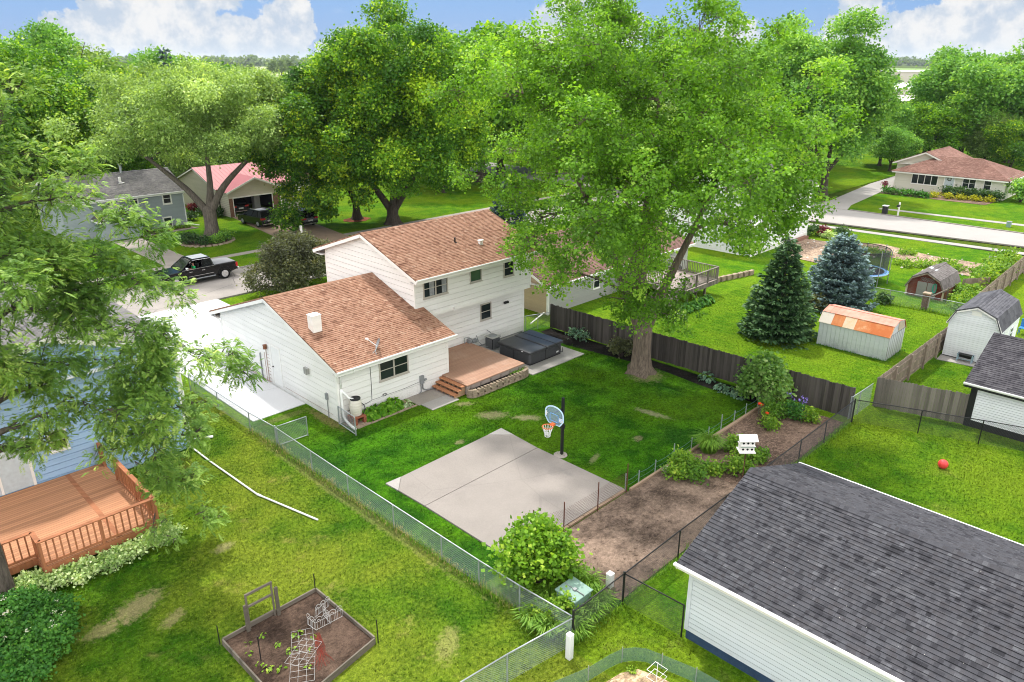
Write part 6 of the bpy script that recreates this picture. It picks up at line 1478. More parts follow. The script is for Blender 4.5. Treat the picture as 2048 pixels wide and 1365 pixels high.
t = thing('raised_deck', 'weathered grey raised deck with railings and stairs', 'deck', (44, 28.5, 0))
dz = 1.10; x0, x1, y0, y1 = 43.0, 47.4, 26.0, 31.45
m = MB(); m.box((x0, y0, dz - 0.05), (x1, y1, dz)); m.build('deck_floor', 'grey_deck', t)
m = MB(); m.box((x0, y0 - 0.03, dz - 0.30), (x1, y0, dz + 0.02)); m.box((x1, y0, dz - 0.30), (x1 + 0.03, y1, dz + 0.02)); m.box((x0 - 0.03, y0, dz - 0.3), (x0, y1, dz + 0.02)); m.build('rim_joist', 'fence_grey', t)
for x, y in ((45.9, 26.15), (44.95, 26.3), (43.8, 26.3), (43.2, 30.0), (47.2, 29.5)):
    m = MB(); m.box((x - 0.07, y - 0.07, -0.1), (x + 0.07, y + 0.07, dz - 0.05)); m.build('post', 'old_timber', t)
def railing(t, pts, z0, z1, mat, sp=0.14, pw=0.09, bw=0.035, cap=0.14, post_at=True):
    for a, b in zip(pts[:-1], pts[1:]):
        A, B = Vector(a), Vector(b); L = (B - A).length; Z = Vector((0, 0, 1)); m = MB(); n = max(1, int(L / sp))
        for i in range(1, n): p = A.lerp(B, i / n); m.box((p.x - bw / 2, p.y - bw / 2, p.z + z0), (p.x + bw / 2, p.y + bw / 2, p.z + z1))
        m.build('balusters', mat, t)
        m = MB(); m.beam(A + Z * (z1 + 0.02), B + Z * (z1 + 0.02), cap, 0.04); m.beam(A + Z * (z0 + 0.04), B + Z * (z0 + 0.04), 0.04, 0.09); m.build('rail', mat, t)
    for p in pts:
        m = MB(); m.box((p[0] - pw / 2, p[1] - pw / 2, p[2] - 0.3), (p[0] + pw / 2, p[1] + pw / 2, p[2] + z1 + 0.03)); m.build('rail_post', mat, t)
railing(t, [(43.0, 26.05, dz), (44.5, 26.05, dz), (46.0, 26.05, dz), (47.35, 26.05, dz), (47.35, 28.6, dz), (47.35, 31.2, dz)], 0.08, 0.92, 'fence_grey')
railing(t, [(41.0, 26.1, 0.0), (43.0, 26.1, dz)], 0.08, 0.92, 'fence_grey'); railing(t, [(41.0, 27.3, 0.0), (43.0, 27.3, dz), (43.0, 31.2, dz)], 0.08, 0.92, 'fence_grey')
for i in range(6):
    m = MB(); x = 41.1 + i * 0.33; m.box((x, 26.12, 0.12 + i * 0.165), (x + 0.30, 27.28, 0.16 + i * 0.165)); m.build('tread', 'grey_deck', t)
m = MB(); m.beam((41.0, 26.12, 0.02), (43.0, 26.12, 1.0), 0.04, 0.24); m.beam((41.0, 27.28, 0.02), (43.0, 27.28, 1.0), 0.04, 0.24); m.build('stringer', 'fence_grey', t)
hosta('hosta_plant', 'white variegated hosta at the foot of the grey deck stairs', (40.7, 25.1, 0), 0.75, 0.6, 260, 'white_hosta_leaf', 71, lw=0.3)
for i in range(6): hosta('hosta_plant', 'green hosta row under the grey raised deck', (42.0 + i * 0.62, 25.35 + 0.1 * (i % 2), 0), 0.55, 0.55, 160, 'dark_ground_leaf', 72 + i, 'plant', 'hostas under the raised deck', 0.34)
m = MB()
m.cyl((48.9, 30.3, 0), 0.03, 0.55, 6); m.ball((48.9, 30.3, 0.80), 0.30, 14, 8, (1, 1, 0.9)); tag(m.build('kettle_grill', 'black_plastic', smooth=True), 'black kettle grill beyond the grey raised deck', 'grill')
m = MB()
for i in range(8): m.box((49.2 + i * 0.62, 27.6 - 0.14 * i, 0), (49.8 + i * 0.62, 27.85 - 0.14 * i, 0.38))
tag(m.build('retaining_wall', 'block_stone', bevel=0.01, seg=1), 'low stone wall on the lawn beyond the raised deck', 'wall')

# ------------------------------------------------------------------ white two storey house at the pale street
t, W = simple_house('two_storey_house', 'white two storey house showing between tree and street', 59.0, 29.6, 70.1, 38.5, 5.2, 6.9, 'X', 'far_white', 'old_shingles', 0.4, 0.2, faces=('-x', '-y'))
w = W['-y']
for u0, u1, z0, z1, n in ((9.9, 10.5, 3.5, 4.6, 1), (8.6, 9.2, 3.5, 4.6, 1), (9.2, 10.4, 1.5, 2.3, 2), (5.2, 6.4, 3.5, 4.6, 2), (2.0, 3.2, 3.5, 4.6, 2), (5.0, 6.6, 1.0, 2.3, 2)): w.window(t, u0, u1, z0, z1, 'white_trim', n=n)
m = MB(); m.box((59, 29.3, 2.68), (70.12, 29.598, 2.80)); m.box((59.0, 29.55, 0), (70.1, 29.597, 0.5)); m.build('band_board', 'white_trim', t)
m = MB(); m.box((66.0, 29.1, 0), (69.5, 29.5, 0.28)); m.build('step', 'brown_brick', t)
# ------------------------------------------------------------------ cream bungalow across the pale street
t, W = simple_house('bungalow', 'cream bungalow with a rose brown hipped roof', 106.1, 21.4, 114.5, 34.1, 2.62, 4.25, 'Y', 'cream_siding', 'rose_shingles', 0.55, 0.2, hip=4.4, faces=('-x', '-y'))
w = W['-x']
w.window(t, 2.05, 5.2, 0.95, 2.35, 'white_trim', n=4, rail=False); w.window(t, 8.0, 9.5, 1.0, 2.3, 'white_trim', n=2); w.window(t, 10.35, 11.2, 1.0, 2.3, 'white_trim', n=1)
m = MB(); w.bar(m, 6.0, 7.05, 0.35, 2.35, 0.0, 0.05); d = m.build('door', 'storm_door', t); m = MB(); w.bar(m, 5.88, 6.0, 0.35, 2.42, 0.0, 0.07); w.bar(m, 7.05, 7.17, 0.35, 2.42, 0.0, 0.07); w.bar(m, 6.0, 7.05, 2.35, 2.42, 0.0, 0.07); m.build('frame', 'white_trim', d)
m = MB(); m.tube([w.p(6.5 + 0.2 * math.cos(a), 1.95 + 0.2 * math.sin(a), 0.07) for a in [k * 0.524 for k in range(13)]], 0.06, 6); tag(m.build('door_wreath', 'hedge_plain' if 'hedge_plain' in MATS else plain('hedge_plain', (0.10, 0.11, 0.08)).name), 'dark wreath hanging on the bungalow front door', 'wreath')
m = MB(); m.box((104.8, 27.0, 0), (106.05, 28.4, 0.17)); m.box((105.2, 27.2, 0.17), (106.05, 28.2, 0.33)); m.build('step', 'brown_brick', t)
m = MB(); m.box((105.3, 28.4, 0), (106.05, 34.1, 0.12)); m.build('porch_slab', 'pale_concrete', t)
t, W = simple_house('bungalow_wing', 'cream rear wing of the bungalow under its own gable', 109.5, 28.4, 118.5, 35.2, 3.3, 4.7, 'X', 'cream_siding', 'rose_shingles', 0.5, 0.2, faces=('-x',))
for i in range(7): shrub('dark_hedge', 'dark clipped evergreen under the bungalow windows', (104.6, 27.0 - i * 0.86, 0), 0.75, 0.62, 1.15, 130, 0.20, 'hedge_leaf', 300 + i, 'shrub', 'dark evergreens under the bungalow windows', 5, per=4, stems=False)
for i in range(5): shrub('gold_shrub', 'low golden shrub in front of the dark evergreens', (102.6 + 0.25 * i, 28.0 - i * 1.45, 0), 0.75, 0.65, 0.55, 90, 0.16, 'gold_leaf', 320 + i, 'shrub', 'golden shrubs at the bungalow', 5, per=4, stems=False)
for i in range(6): shrub('low_hedge', 'low green hedge plants along the bungalow porch', (101.6, 33.4 - i * 0.95, 0), 0.6, 0.6, 0.6, 80, 0.18, 'dark_ground_leaf', 330 + i, 'shrub', 'low hedge along the bungalow porch', 4, per=4, stems=False)
shrub('corner_shrub', 'big green shrub at the corner of the bungalow', (106.5, 19.6, 0), 1.9, 1.6, 2.6, 420, 0.24, 'ash_leaf', 341, lumps=8, per=5)
shrub('porch_flowers', 'small red flowering pot plant at the bungalow corner', (105.6, 35.0, 0), 0.4, 0.4, 0.9, 60, 0.14, 'burgundy_leaf', 342, 'plant', lumps=4, per=4, stems=False)
t = thing('rubbish_bin', 'black wheeled rubbish bin standing by the kerb', 'bin', (86.95, 28.35, 0)); m = MB(); m.prism([(86.7, 28.1, 0.05), (87.2, 28.1, 0.05), (87.2, 28.6, 0.05), (86.7, 28.6, 0.05)], (0, 0, 0.9)); m.build('body', 'black_plastic', t, bevel=0.04); m = MB(); m.box((86.65, 28.06, 0.955), (87.25, 28.64, 1.03)); m.build('lid', 'white_plastic', t, bevel=0.02)
t = thing('mailbox', 'black mailbox on a white post by the sidewalk', 'mailbox', (87.4, 27.1, 0)); m = MB(); m.box((87.33, 27.03, -0.1), (87.47, 27.17, 1.45)); m.beam((87.0, 27.1, 0.95), (87.6, 27.1, 0.95), 0.08, 0.08); m.beam((87.1, 27.1, 0.95), (87.4, 27.1, 0.55), 0.06, 0.06); m.build('post', 'white_trim', t); m = MB(); m.box((86.85, 26.98, 1.0), (87.32, 27.22, 1.22)); m.build('letter_box', 'black_plastic', t, bevel=0.04)
t = thing('utility_box', 'small grey utility box on the far verge', 'box', (89.0, 16.9, 0)); m = MB(); m.box((88.8, 16.7, 0), (89.2, 17.1, 0.55)); m.build('cabinet', 'transformer_green', t, bevel=0.03); m = MB(); m.box((88.78, 16.68, 0.551), (89.22, 17.12, 0.60)); m.build('lid', 'meter_grey', t, bevel=0.01)

# ------------------------------------------------------------------ grey blue house and the tan garage house across the street
t, W = simple_house('blue_grey_house', 'blue grey house with white trimmed windows across the street', 19.0, 77.5, 30.3, 85.6, 3.75, 5.45, 'X', 'grey_blue_siding', 'weathered_shingles', 0.42, 0.13)
w = W['-y']
for u0, u1, z0, z1 in ((5.95, 6.85, 2.62, 3.68), (9.12, 10.05, 2.38, 3.55), (8.85, 9.78, 0.05, 1.15)): w.window(t, u0, u1, z0, z1, 'white_trim', n=1, fw=0.13)
m = MB(); m.cyl((26.0, 81.4, 5.3), 0.12, 0.9, 10); m.cyl((26.0, 81.4, 6.15), 0.18, 0.1, 10); m.build('flue', 'galvanised', t)
m = MB(); m.box((25.1, 79.6, 4.7), (25.3, 79.8, 5.2)); m.box((25.0, 79.4, 4.6), (25.5, 79.9, 4.66)); m.build('roof_vent', 'white_trim', t)
gutter(t, (18.6, 77.06, 3.60), (30.7, 77.06, 3.60), (0, -1, 0)); m = MB(); m.tube([(30.25, 77.0, 3.5), (30.2, 77.4, 3.2), (30.2, 77.42, 0.2), (30.6, 76.9, 0.1), (31.0, 76.4, 0.05)], 0.05, 6); m.build('downspout', 'gutter_white', t)
t, W = simple_house('entry_wing', 'small gabled entry wing of the blue grey house', 21.6, 75.4, 25.2, 78.5, 2.1, 3.35, 'Y', 'grey_blue_siding', 'weathered_shingles', 0.3, 0.13, cat='house wing')
for i in range(7): clump('bed_plant', 'low green plants along the blue grey house', (25.6 + i * 0.68, 76.3 + 0.2 * (i % 2), 0), 0.4, 0.4, 0.45, 70, 0.05, 'weed_leaf', 400 + i, 'plant', 'low plants along the blue grey house')
m = MB()
for i in range(9): m.box((25.0 + i * 0.6, 75.0 + 0.02 * i, 0), (25.58 + i * 0.6, 75.12 + 0.02 * i, 0.12))
tag(m.build('bed_edging', 'walk_concrete'), 'pale edging of the bed at the blue grey house', 'edging')
t = thing('red_roof_house', 'beige house with pink red metal roof and open garage', 'house', (40, 84, 0))
m = MB(); lap(m, [(0, 0), (10.0, 0), (10.0, 2.95), (5.0, 4.6), (0, 3.1)], (35.0, 90.1, 0), (0, -1, 0), (-1, 0, 0), 0.2, 0.01)
lap(m, [(0, 0), (2.2, 0), (2.2, 2.75), (0, 2.75)], (35.2, 80.2, 0), (0, -1, 0), (-1, 0, 0), 0.2, 0.01); m.build('wall', 'beige_siding', t)
m = MB(); m.quad((41.2, 78.0, 0), (46.5, 80.1, 0), (46.5, 80.1, 2.9), (41.2, 80.1, 2.9)); m.quad((46.5, 80.1, 0), (46.5, 90, 0), (46.5, 90, 4.5), (46.5, 80.1, 2.9)); m.quad((35, 90.1, 0), (46.5, 90.1, 0), (46.5, 90.1, 3.1), (35, 90.1, 3.1)); m.build('wall', 'beige_siding', t)
m = MB(); lap(m, [(0, 2.0), (6.0, 2.0), (6.0, 2.75), (3.0, 3.95), (0, 2.75)], (35.2, 78.0, 0), (1, 0, 0), (0, -1, 0), 0.2, 0.01); m.build('gable_siding', 'beige_siding', t)
each('brick_pier', 'brown_brick', t, [((35.2, 77.97, 0), (35.62, 78.3, 2.0)), ((40.3, 77.97, 0), (41.2, 78.3, 2.0))])
m = MB(); m.box((35.64, 77.93, 2.0), (40.28, 78.0, 2.12)); m.box((35.62, 77.95, 0), (35.70, 78.02, 2.0)); m.box((40.22, 77.95, 0), (40.30, 78.02, 2.0)); m.build('door_frame', 'white_trim', t)
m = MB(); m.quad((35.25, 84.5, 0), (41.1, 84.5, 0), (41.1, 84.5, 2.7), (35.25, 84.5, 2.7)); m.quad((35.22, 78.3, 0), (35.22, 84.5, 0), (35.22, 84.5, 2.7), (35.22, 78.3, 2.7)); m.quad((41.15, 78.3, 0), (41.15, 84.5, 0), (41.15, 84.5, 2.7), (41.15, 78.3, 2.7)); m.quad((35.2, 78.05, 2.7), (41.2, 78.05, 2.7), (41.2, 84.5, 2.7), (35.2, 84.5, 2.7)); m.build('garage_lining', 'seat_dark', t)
m = MB(); slope(m, (34.6, 79.7, 2.85), (46.9, 79.7, 2.85), (46.9, 85.1, 4.72), (34.6, 85.1, 4.72), 1.8, 0.004); slope(m, (46.9, 90.5, 2.95), (34.6, 90.5, 2.95), (34.6, 85.1, 4.72), (46.9, 85.1, 4.72), 1.8, 0.004)
slope(m, (34.85, 82.0, 2.72), (34.85, 77.6, 2.72), (38.2, 77.6, 4.08), (38.2, 83.4, 4.08), 1.6, 0.004); slope(m, (41.55, 77.6, 2.72), (41.55, 82.0, 2.72), (38.2, 83.4, 4.08), (38.2, 77.6, 4.08), 1.6, 0.004)
for i in range(26): x = 34.8 + i * 0.48; m.beam((x, 79.7, 2.865), (x, 85.1, 4.735), 0.03, 0.02)
m.build('roof', 'pink_metal', t)
m = MB(); m.beam((34.85, 77.58, 2.62), (38.2, 77.58, 3.98), 0.04, 0.18); m.beam((41.55, 77.58, 2.62), (38.2, 77.58, 3.98), 0.04, 0.18); m.beam((34.62, 79.7, 2.75), (34.62, 85.1, 4.62), 0.04, 0.18); m.beam((34.62, 90.5, 2.85), (34.62, 85.1, 4.62), 0.04, 0.18); m.build('fascia', 'white_trim', t)
m = MB(); m.box((39.3, 80.5, 0), (40.0, 81.2, 1.6)); tag(m.build('fridge', 'white_plastic', bevel=0.03), 'white cabinet standing inside the open garage', 'cabinet')
m = MB(); m.ball((35.0 - 0.25, 86.6, 1.5), 0.28, 8, 6); tag(m.build('hanging_basket', 'rust_red'), 'reddish hanging basket on the beige side wall', 'basket')
post('lamp_post', 'white post at the mouth of the tan driveway', 35.0, 62.9, 0.09, 1.35, 'white_trim', 'white_trim')

# ------------------------------------------------------------------ vehicles
def wheel(t, x, y, r, w, rim, side):
    m = MB(); m.tube([(x, y - w / 2, r), (x, y - w * 0.42, r), (x, y + w * 0.42, r), (x, y + w / 2, r)], [r * 0.9, r, r, r * 0.9], 20); wo = m.build('wheel', 'tyre', t, local=True)
    m = MB(); o = y + side * (w / 2 + 0.004)
    m.tube([(x, o - side * 0.02, r), (x, o, r)], r * 0.64, 18)
    for k in range(6):
        a = k * math.pi / 3; m.beam((x, o + side * 0.012, r), (x + r * 0.6 * math.cos(a), o + side * 0.012, r + r * 0.6 * math.sin(a)), 0.06, 0.03, (0, 1, 0))
    m.tube([(x, o, r), (x, o + side * 0.03, r)], r * 0.16, 10); m.build('rim', rim, wo, local=True)
def body(t, prof, hw, mat='car_black', bevel=0.07, skip=()):
    m = MB(); n = len(prof); L = [(x, -hw, z) for x, z in prof]; Rr = [(x, hw, z) for x, z in prof]
    m.add(L + Rr, [tuple(range(n)), tuple(range(2 * n - 1, n - 1, -1))] + [((i + 1) % n, i, n + i, n + (i + 1) % n) for i in range(n) if i not in skip])
    return m.build('body', mat, t, bevel=bevel, seg=3, local=True)
def cabin(t, b0, b1, r0, r1, zb, zt, hb, ht, splits, mat='car_black', roof_mat='car_black', open_front=False):
    """pillars, roof panel and panes of a car's upper half"""
    q = lambda s, e, f: Vector(((b0 + (b1 - b0) * e) * (1 - f) + (r0 + (r1 - r0) * e) * f, s * (hb * (1 - f) + ht * f), zb + (zt - zb) * f))
    m = MB(); top = [q(-1, 0, 1), q(-1, 1, 1), q(1, 1, 1), q(1, 0, 1)]
    m.prism([p - Vector((0, 0, 0.03)) for p in top], (0, 0, 0.07)); m.build('roof', roof_mat, t, bevel=0.03, local=True)
    m = MB()
    for s in (-1, 1):
        for e in splits: m.beam(q(s, e, 0), q(s, e, 1), 0.07, 0.05, (0, 1, 0))
    m.build('pillar', mat, t, local=True)
    for s in (-1, 1):
        for i, (a, b) in enumerate(zip(splits[:-1], splits[1:])):
            if open_front and i == len(splits) - 2: continue
            d = 0.02; g = MB(); p = [q(s, a + d, 0.03), q(s, b - d, 0.03), q(s, b - d, 0.95), q(s, a + d, 0.95)]; g.prism(p, (0, -s * 0.012, 0)); g.build('side_window', 'car_glass', t, local=True)
    for e in (0, 1):
        g = MB(); p = [q(-0.94, e, 0.03), q(0.94, e, 0.03), q(0.94, e, 0.96), q(-0.94, e, 0.96)]; g.prism(p, (0.012 * (1 if e == 0 else -1), 0, 0)); g.build('windscreen' if e else 'rear_window', 'car_glass', t, local=True)
def suv(name, label, x, y, rz, L=4.6, roof='silver_roof'):
    t = thing(name, label, 'car', (x, y, 0.05), None, R(rz)); h = L / 2
    body(t, [(-h, 0.32), (-h + 0.02, 0.62), (-h + 0.10, 1.02), (-h + 0.25, 1.06), (h - 1.35, 1.04), (h - 0.25, 0.92), (h, 0.72), (h, 0.30), (h - 0.6, 0.24), (-h + 0.6, 0.24)], 0.90)
    cabin(t, -h + 0.16, h - 1.25, -h + 0.55, h - 2.0, 1.04, 1.60, 0.86, 0.66, (0.0, 0.24, 0.56, 1.0), roof_mat='car_black')
    m = MB(); m.box((-h + 0.9, -0.42, 1.645), (h - 2.5, 0.42, 1.652)); m.build('sunroof', 'bed_cover', t, local=True)
    m = MB(); m.box((-h + 0.6, -0.60, 1.66), (h - 2.1, -0.56, 1.70)); m.box((-h + 0.6, 0.56, 1.66), (h - 2.1, 0.60, 1.70)); m.build('roof_rail', 'chrome', t, local=True)
    for xx in (-h + 0.88, h - 0.92):
        for s in (-1, 1): wheel(t, xx, s * 0.80, 0.35, 0.22, 'meter_grey', s)
    for s in (-1, 1): m = MB(); m.box((-h - 0.012, s * 0.62 - 0.2, 0.80), (-h + 0.22, s * 0.62 + 0.29 if s > 0 else s * 0.62 + 0.2, 0.97)) if False else m.box((-h + 0.0, min(s * 0.50, s * 0.915), 0.82), (-h + 0.28, max(s * 0.50, s * 0.915), 0.98)); m.build('tail_light', 'tail_red', t, local=True)
    m = MB(); m.box((-h - 0.012, -0.26, 0.62), (-h + 0.1, 0.26, 0.76)); m.build('number_plate', 'plate_white', t, local=True)
    m = MB(); m.box((-h - 0.03, -0.82, 0.34), (-h + 0.02, 0.82, 0.40)); m.build('bumper_trim', 'chrome', t, local=True)
    for s in (-1, 1): m = MB(); m.box((h - 1.55, s * 0.90, 1.0), (h - 1.35, s * 1.05, 1.14)); m.build('mirror', 'car_black', t, bevel=0.03, local=True)
    for s in (-1, 1): m = MB(); m.box((h - 0.20, min(s * 0.5, s * 0.88), 0.72), (h + 0.012, max(s * 0.5, s * 0.88), 0.86)); m.build('headlight', 'chrome', t, local=True)
    return t
suv('parked_suv', 'black suv parked on the tan driveway before the open garage', 35.5, 72.5, 95)
suv('parked_suv', 'dark suv parked inside the open garage', 36.75, 80.9, 90)
suv('parked_suv', 'black car half hidden behind the low branches on the tan driveway', 38.55, 69.8, 92, 5.0)
def pickup():
    t = thing('pickup_truck', 'black crew cab pickup parked at the far kerb', 'pickup truck', (22.0, 56.25, 0.03), None, R(180))
    body(t, [(-2.92, 0.62), (-2.95, 1.08), (-2.9, 1.20), (-1.12, 1.20), (-1.05, 1.18), (1.10, 1.18), (2.60, 1.10), (2.90, 0.95), (2.95, 0.55), (2.4, 0.42), (-2.3, 0.45)], 0.98, bevel=0.06, skip=(4,))
    cabin(t, -1.08, 1.45, -0.92, 0.55, 1.18, 1.86, 0.93, 0.74, (0.0, 0.38, 0.86), roof_mat='car_black', open_front=True)
    m = MB()
    for s in (-1, 1): m.beam((1.42, s * 0.92, 1.18), (0.52, s * 0.73, 1.86), 0.07, 0.06, (0, 1, 0))
    m.build('pillar', 'car_black', t, local=True)
    m = MB(); m.box((-2.84, -0.86, 1.20), (-1.14, 0.86, 1.245)); m.build('bed_cover', 'bed_cover', t, bevel=0.02, local=True)
    m = MB(); m.box((-0.85, -0.6, 1.898), (0.35, 0.6, 1.904)); m.build('sunroof', 'silver_roof', t, local=True)  # sky reflection in the sunroof is put into its pale colour
    m = MB(); m.box((-3.10, -0.92, 0.55), (-2.95, 0.92, 0.74)); m.build('bumper', 'chrome', t, bevel=0.03, local=True)
    for s in (-1, 1):
        m = MB(); m.box((-2.965, min(s * 0.80, s * 0.992), 0.82), (-2.80, max(s * 0.80, s * 0.992), 1.14)); m.build('tail_light', 'tail_red', t, local=True)
        m = MB(); m.box((-1.0, s * 0.985, 0.66), (0.95, s * 0.995, 0.69)); m.box((-0.35, s * 0.985, 1.00), (-0.12, s * 1.01, 1.04)); m.box((0.62, s * 0.985, 1.00), (0.85, s * 1.01, 1.04)); m.build('chrome_trim', 'chrome', t, local=True)
        m = MB(); m.tube([(-1.08, s * 0.945, 1.20), (1.35, s * 0.945, 1.20)], 0.014, 4); m.tube([(-1.05, s * 0.94, 1.20), (-0.93, s * 0.78, 1.80), (0.45, s * 0.77, 1.83)], 0.014, 4); m.build('window_trim', 'chrome', t, local=True)
        m = MB(); m.box((0.95, s * 0.95, 1.22), (1.12, s * 1.20, 1.42)); m.build('mirror', 'chrome', t, bevel=0.04, local=True)
        m = MB(); m.box((-1.1, min(s * 0.9, s * 1.08), 0.42), (1.2, max(s * 0.9, s * 1.08), 0.47)); m.build('side_step', 'meter_grey', t, local=True)
        m = MB(); m.box((2.86, min(s * 0.6, s * 0.95), 0.82), (2.96, max(s * 0.6, s * 0.95), 1.0)); m.build('headlight', 'chrome', t, local=True)
        for xx in (-1.85, 1.92):
            wheel(t, xx, s * 0.86, 0.42, 0.28, 'chrome', s)
            m = MB(); pts = [(xx + 0.50 * math.cos(a), s * 0.985, 0.42 + 0.50 * math.sin(a)) for a in [math.pi * k / 10 for k in range(11)]]; m.tube(pts, 0.045, 5); m.build('wheel_arch', 'tyre', t, local=True)
    for yy in (-0.42, 0.42): MB().prism([(0.55, yy - 0.25, 0.7), (0.55, yy - 0.25, 0.84), (0.06, yy - 0.25, 0.84), (0.02, yy - 0.25, 1.50), (-0.09, yy - 0.25, 1.50), (-0.05, yy - 0.25, 0.7)], (0, 0.5, 0)).build('seat', 'seat_dark', t, bevel=0.03, local=True)
    m = MB(); m.box((-1.0, -0.9, 0.5), (1.3, 0.9, 0.6)); m.build('cab_floor', 'seat_dark', t, local=True)
pickup()
def skin_mesh(name, joints, edges, mat, parent, sub=1, root=0):
    me = bpy.data.meshes.new(name); me.from_pydata([j[0] for j in joints], edges, []); o = bpy.data.objects.new(name, me); COL.objects.link(o)
    o.modifiers.new('skin', 'SKIN'); sv = me.skin_vertices[0].data
    for i, j in enumerate(joints): sv[i].radius = (j[1], j[2] if len(j) > 2 else j[1])
    sv[root].use_root = True; s = o.modifiers.new('sub', 'SUBSURF'); s.levels = sub; s.render_levels = sub
    dg = bpy.context.evaluated_depsgraph_get(); nm = bpy.data.meshes.new_from_object(o.evaluated_get(dg)); o.modifiers.clear(); o.data = nm
    nm.materials.clear(); nm.materials.append(MATS[mat])
    for p in nm.polygons: p.use_smooth = True
    if parent is not None: o.parent = parent
    return o
# driver seated at the wheel (truck faces -X; the near seat is on the -Y side)
t = thing('person', 'person in a green shirt sitting in the pickup', 'person', (21.75, 55.82, 0.87))
J = [((0, 0, 0.03), 0.13, 0.15), ((0, 0, 0.25), 0.12, 0.15), ((-0.02, 0, 0.45), 0.11, 0.17), ((-0.03, 0, 0.56), 0.05, 0.05), ((-0.05, 0, 0.64), 0.075, 0.075), ((-0.05, 0, 0.76), 0.085, 0.075),
     ((-0.03, 0.19, 0.46), 0.06, 0.06), ((-0.12, 0.24, 0.24), 0.045, 0.045), ((-0.36, 0.15, 0.30), 0.035, 0.035), ((-0.03, -0.19, 0.46), 0.06, 0.06), ((-0.12, -0.24, 0.24), 0.045, 0.045), ((-0.36, -0.15, 0.30), 0.035, 0.035),
     ((-0.40, 0.10, 0.03), 0.075, 0.075), ((-0.50, 0.10, -0.2), 0.05, 0.05), ((-0.40, -0.10, 0.03), 0.075, 0.075), ((-0.50, -0.10, -0.2), 0.05, 0.05), ((-0.42, 0.13, 0.33), 0.03, 0.03), ((-0.42, -0.13, 0.33), 0.03, 0.03)]
Eg = [(0, 1), (1, 2), (2, 3), (3, 4), (4, 5), (2, 6), (6, 7), (7, 8), (2, 9), (9, 10), (10, 11), (0, 12), (12, 13), (0, 14), (14, 15), (8, 16), (11, 17)]
skin_mesh('body', J, Eg, 'skin', t)
J2 = [((0, 0, 0.02), 0.15, 0.17), ((0, 0, 0.25), 0.14, 0.17), ((-0.02, 0, 0.46), 0.125, 0.18), ((-0.03, 0.20, 0.46), 0.075, 0.075), ((-0.09, 0.24, 0.30), 0.06, 0.06), ((-0.03, -0.20, 0.46), 0.075, 0.075), ((-0.09, -0.24, 0.30), 0.06, 0.06)]
skin_mesh('shirt', J2, [(0, 1), (1, 2), (2, 3), (3, 4), (2, 5), (5, 6)], 'shirt_green', t)
m = MB(); m.ball((21.75 + -0.03, 55.82, 0.87 + 0.75), 0.10, 12, 8, (1.0, 0.85, 0.85)); m.build('hair', 'hair_dark', t, smooth=True)

# ------------------------------------------------------------------ blue neighbour house and its orange deck
t, W = simple_house('blue_house', 'bright blue lap sided house behind the near tree', 1.5, 30.5, 10.45, 41.0, 4.95, 6.5, 'Y', 'blue_siding', 'weathered_shingles', 0.45, 0.25, faces=('-x', '-y', '+x'))
w = W['-y']; w.window(t, 3.85, 4.5, 1.78, 2.68, 'white_trim', n=1)
m = MB(); w.bar(m, 1.0, 3.05, 0.72, 2.75, 0.0, 0.05); d = m.build('sliding_door', 'storm_door', t); m = MB(); w.bar(m, 3.05, 3.15, 0.7, 2.8, 0.0, 0.07); w.bar(m, 2.0, 2.08, 0.72, 2.75, 0.051, 0.07); m.build('frame', 'white_trim', d)
m = MB(); m.box((10.40, 30.43, 0), (10.52, 30.55, 4.8)); m.build('corner_board', 'white_trim', t)
m = MB(); m.tube([(10.85, 30.3, 4.75), (10.56, 30.42, 4.5), (10.56, 30.42, 0.4), (10.4, 30.9, 0.3)], 0.05, 6); m.build('downspout', 'gutter_white', t)
t = thing('wooden_deck', 'orange stained wooden deck with railings at the blue house', 'deck', (3.6, 27.6, 0))
dz = 0.70; m = MB(); m.prism([(-4.0, 25.4, dz - 0.04), (3.36, 25.4, dz - 0.04), (3.36, 24.65, dz - 0.04), (7.0, 24.65, dz - 0.04), (7.0, 30.42, dz - 0.04), (-4.0, 30.42, dz - 0.04)], (0, 0, 0.04)); m.build('deck_floor', 'orange_deck', t)
m = MB(); m.box((3.34, 24.62, dz - 0.28), (7.03, 24.65, dz - 0.042)); m.box((7.0, 24.65, dz - 0.28), (7.03, 30.4, dz - 0.042)); m.box((-4, 25.37, dz - 0.28), (3.34, 25.4, dz - 0.042)); m.box((3.33, 24.65, dz - 0.28), (3.36, 25.37, dz - 0.042)); m.build('rim_joist', 'orange_rail', t)
for x, y in ((3.5, 24.8), (6.9, 24.8), (5.2, 24.8), (1, 25.5), (6.9, 28)): m = MB(); m.box((x - 0.07, y - 0.07, -0.1), (x + 0.07, y + 0.07, dz - 0.05)); m.build('post', 'orange_rail', t)
railing(t, [(-3.9, 25.43, dz), (-0.2, 25.43, dz), (3.39, 25.43, dz), (3.39, 24.68, dz), (5.2, 24.68, dz), (6.97, 24.68, dz), (6.97, 26.6, dz), (6.97, 28.6, dz)], 0.03, 0.90, 'orange_rail', 0.20, 0.10, 0.045, 0.15)
railing(t, [(6.97, 30.05, dz), (6.97, 30.38, dz)], 0.03, 0.90, 'orange_rail', 0.10, 0.10, 0.045, 0.15)
m = MB(); m.box((5.6, 24.67, dz + 0.001), (5.76, 30.4, dz + 0.006)); m.build('divider_board', 'orange_rail', t)

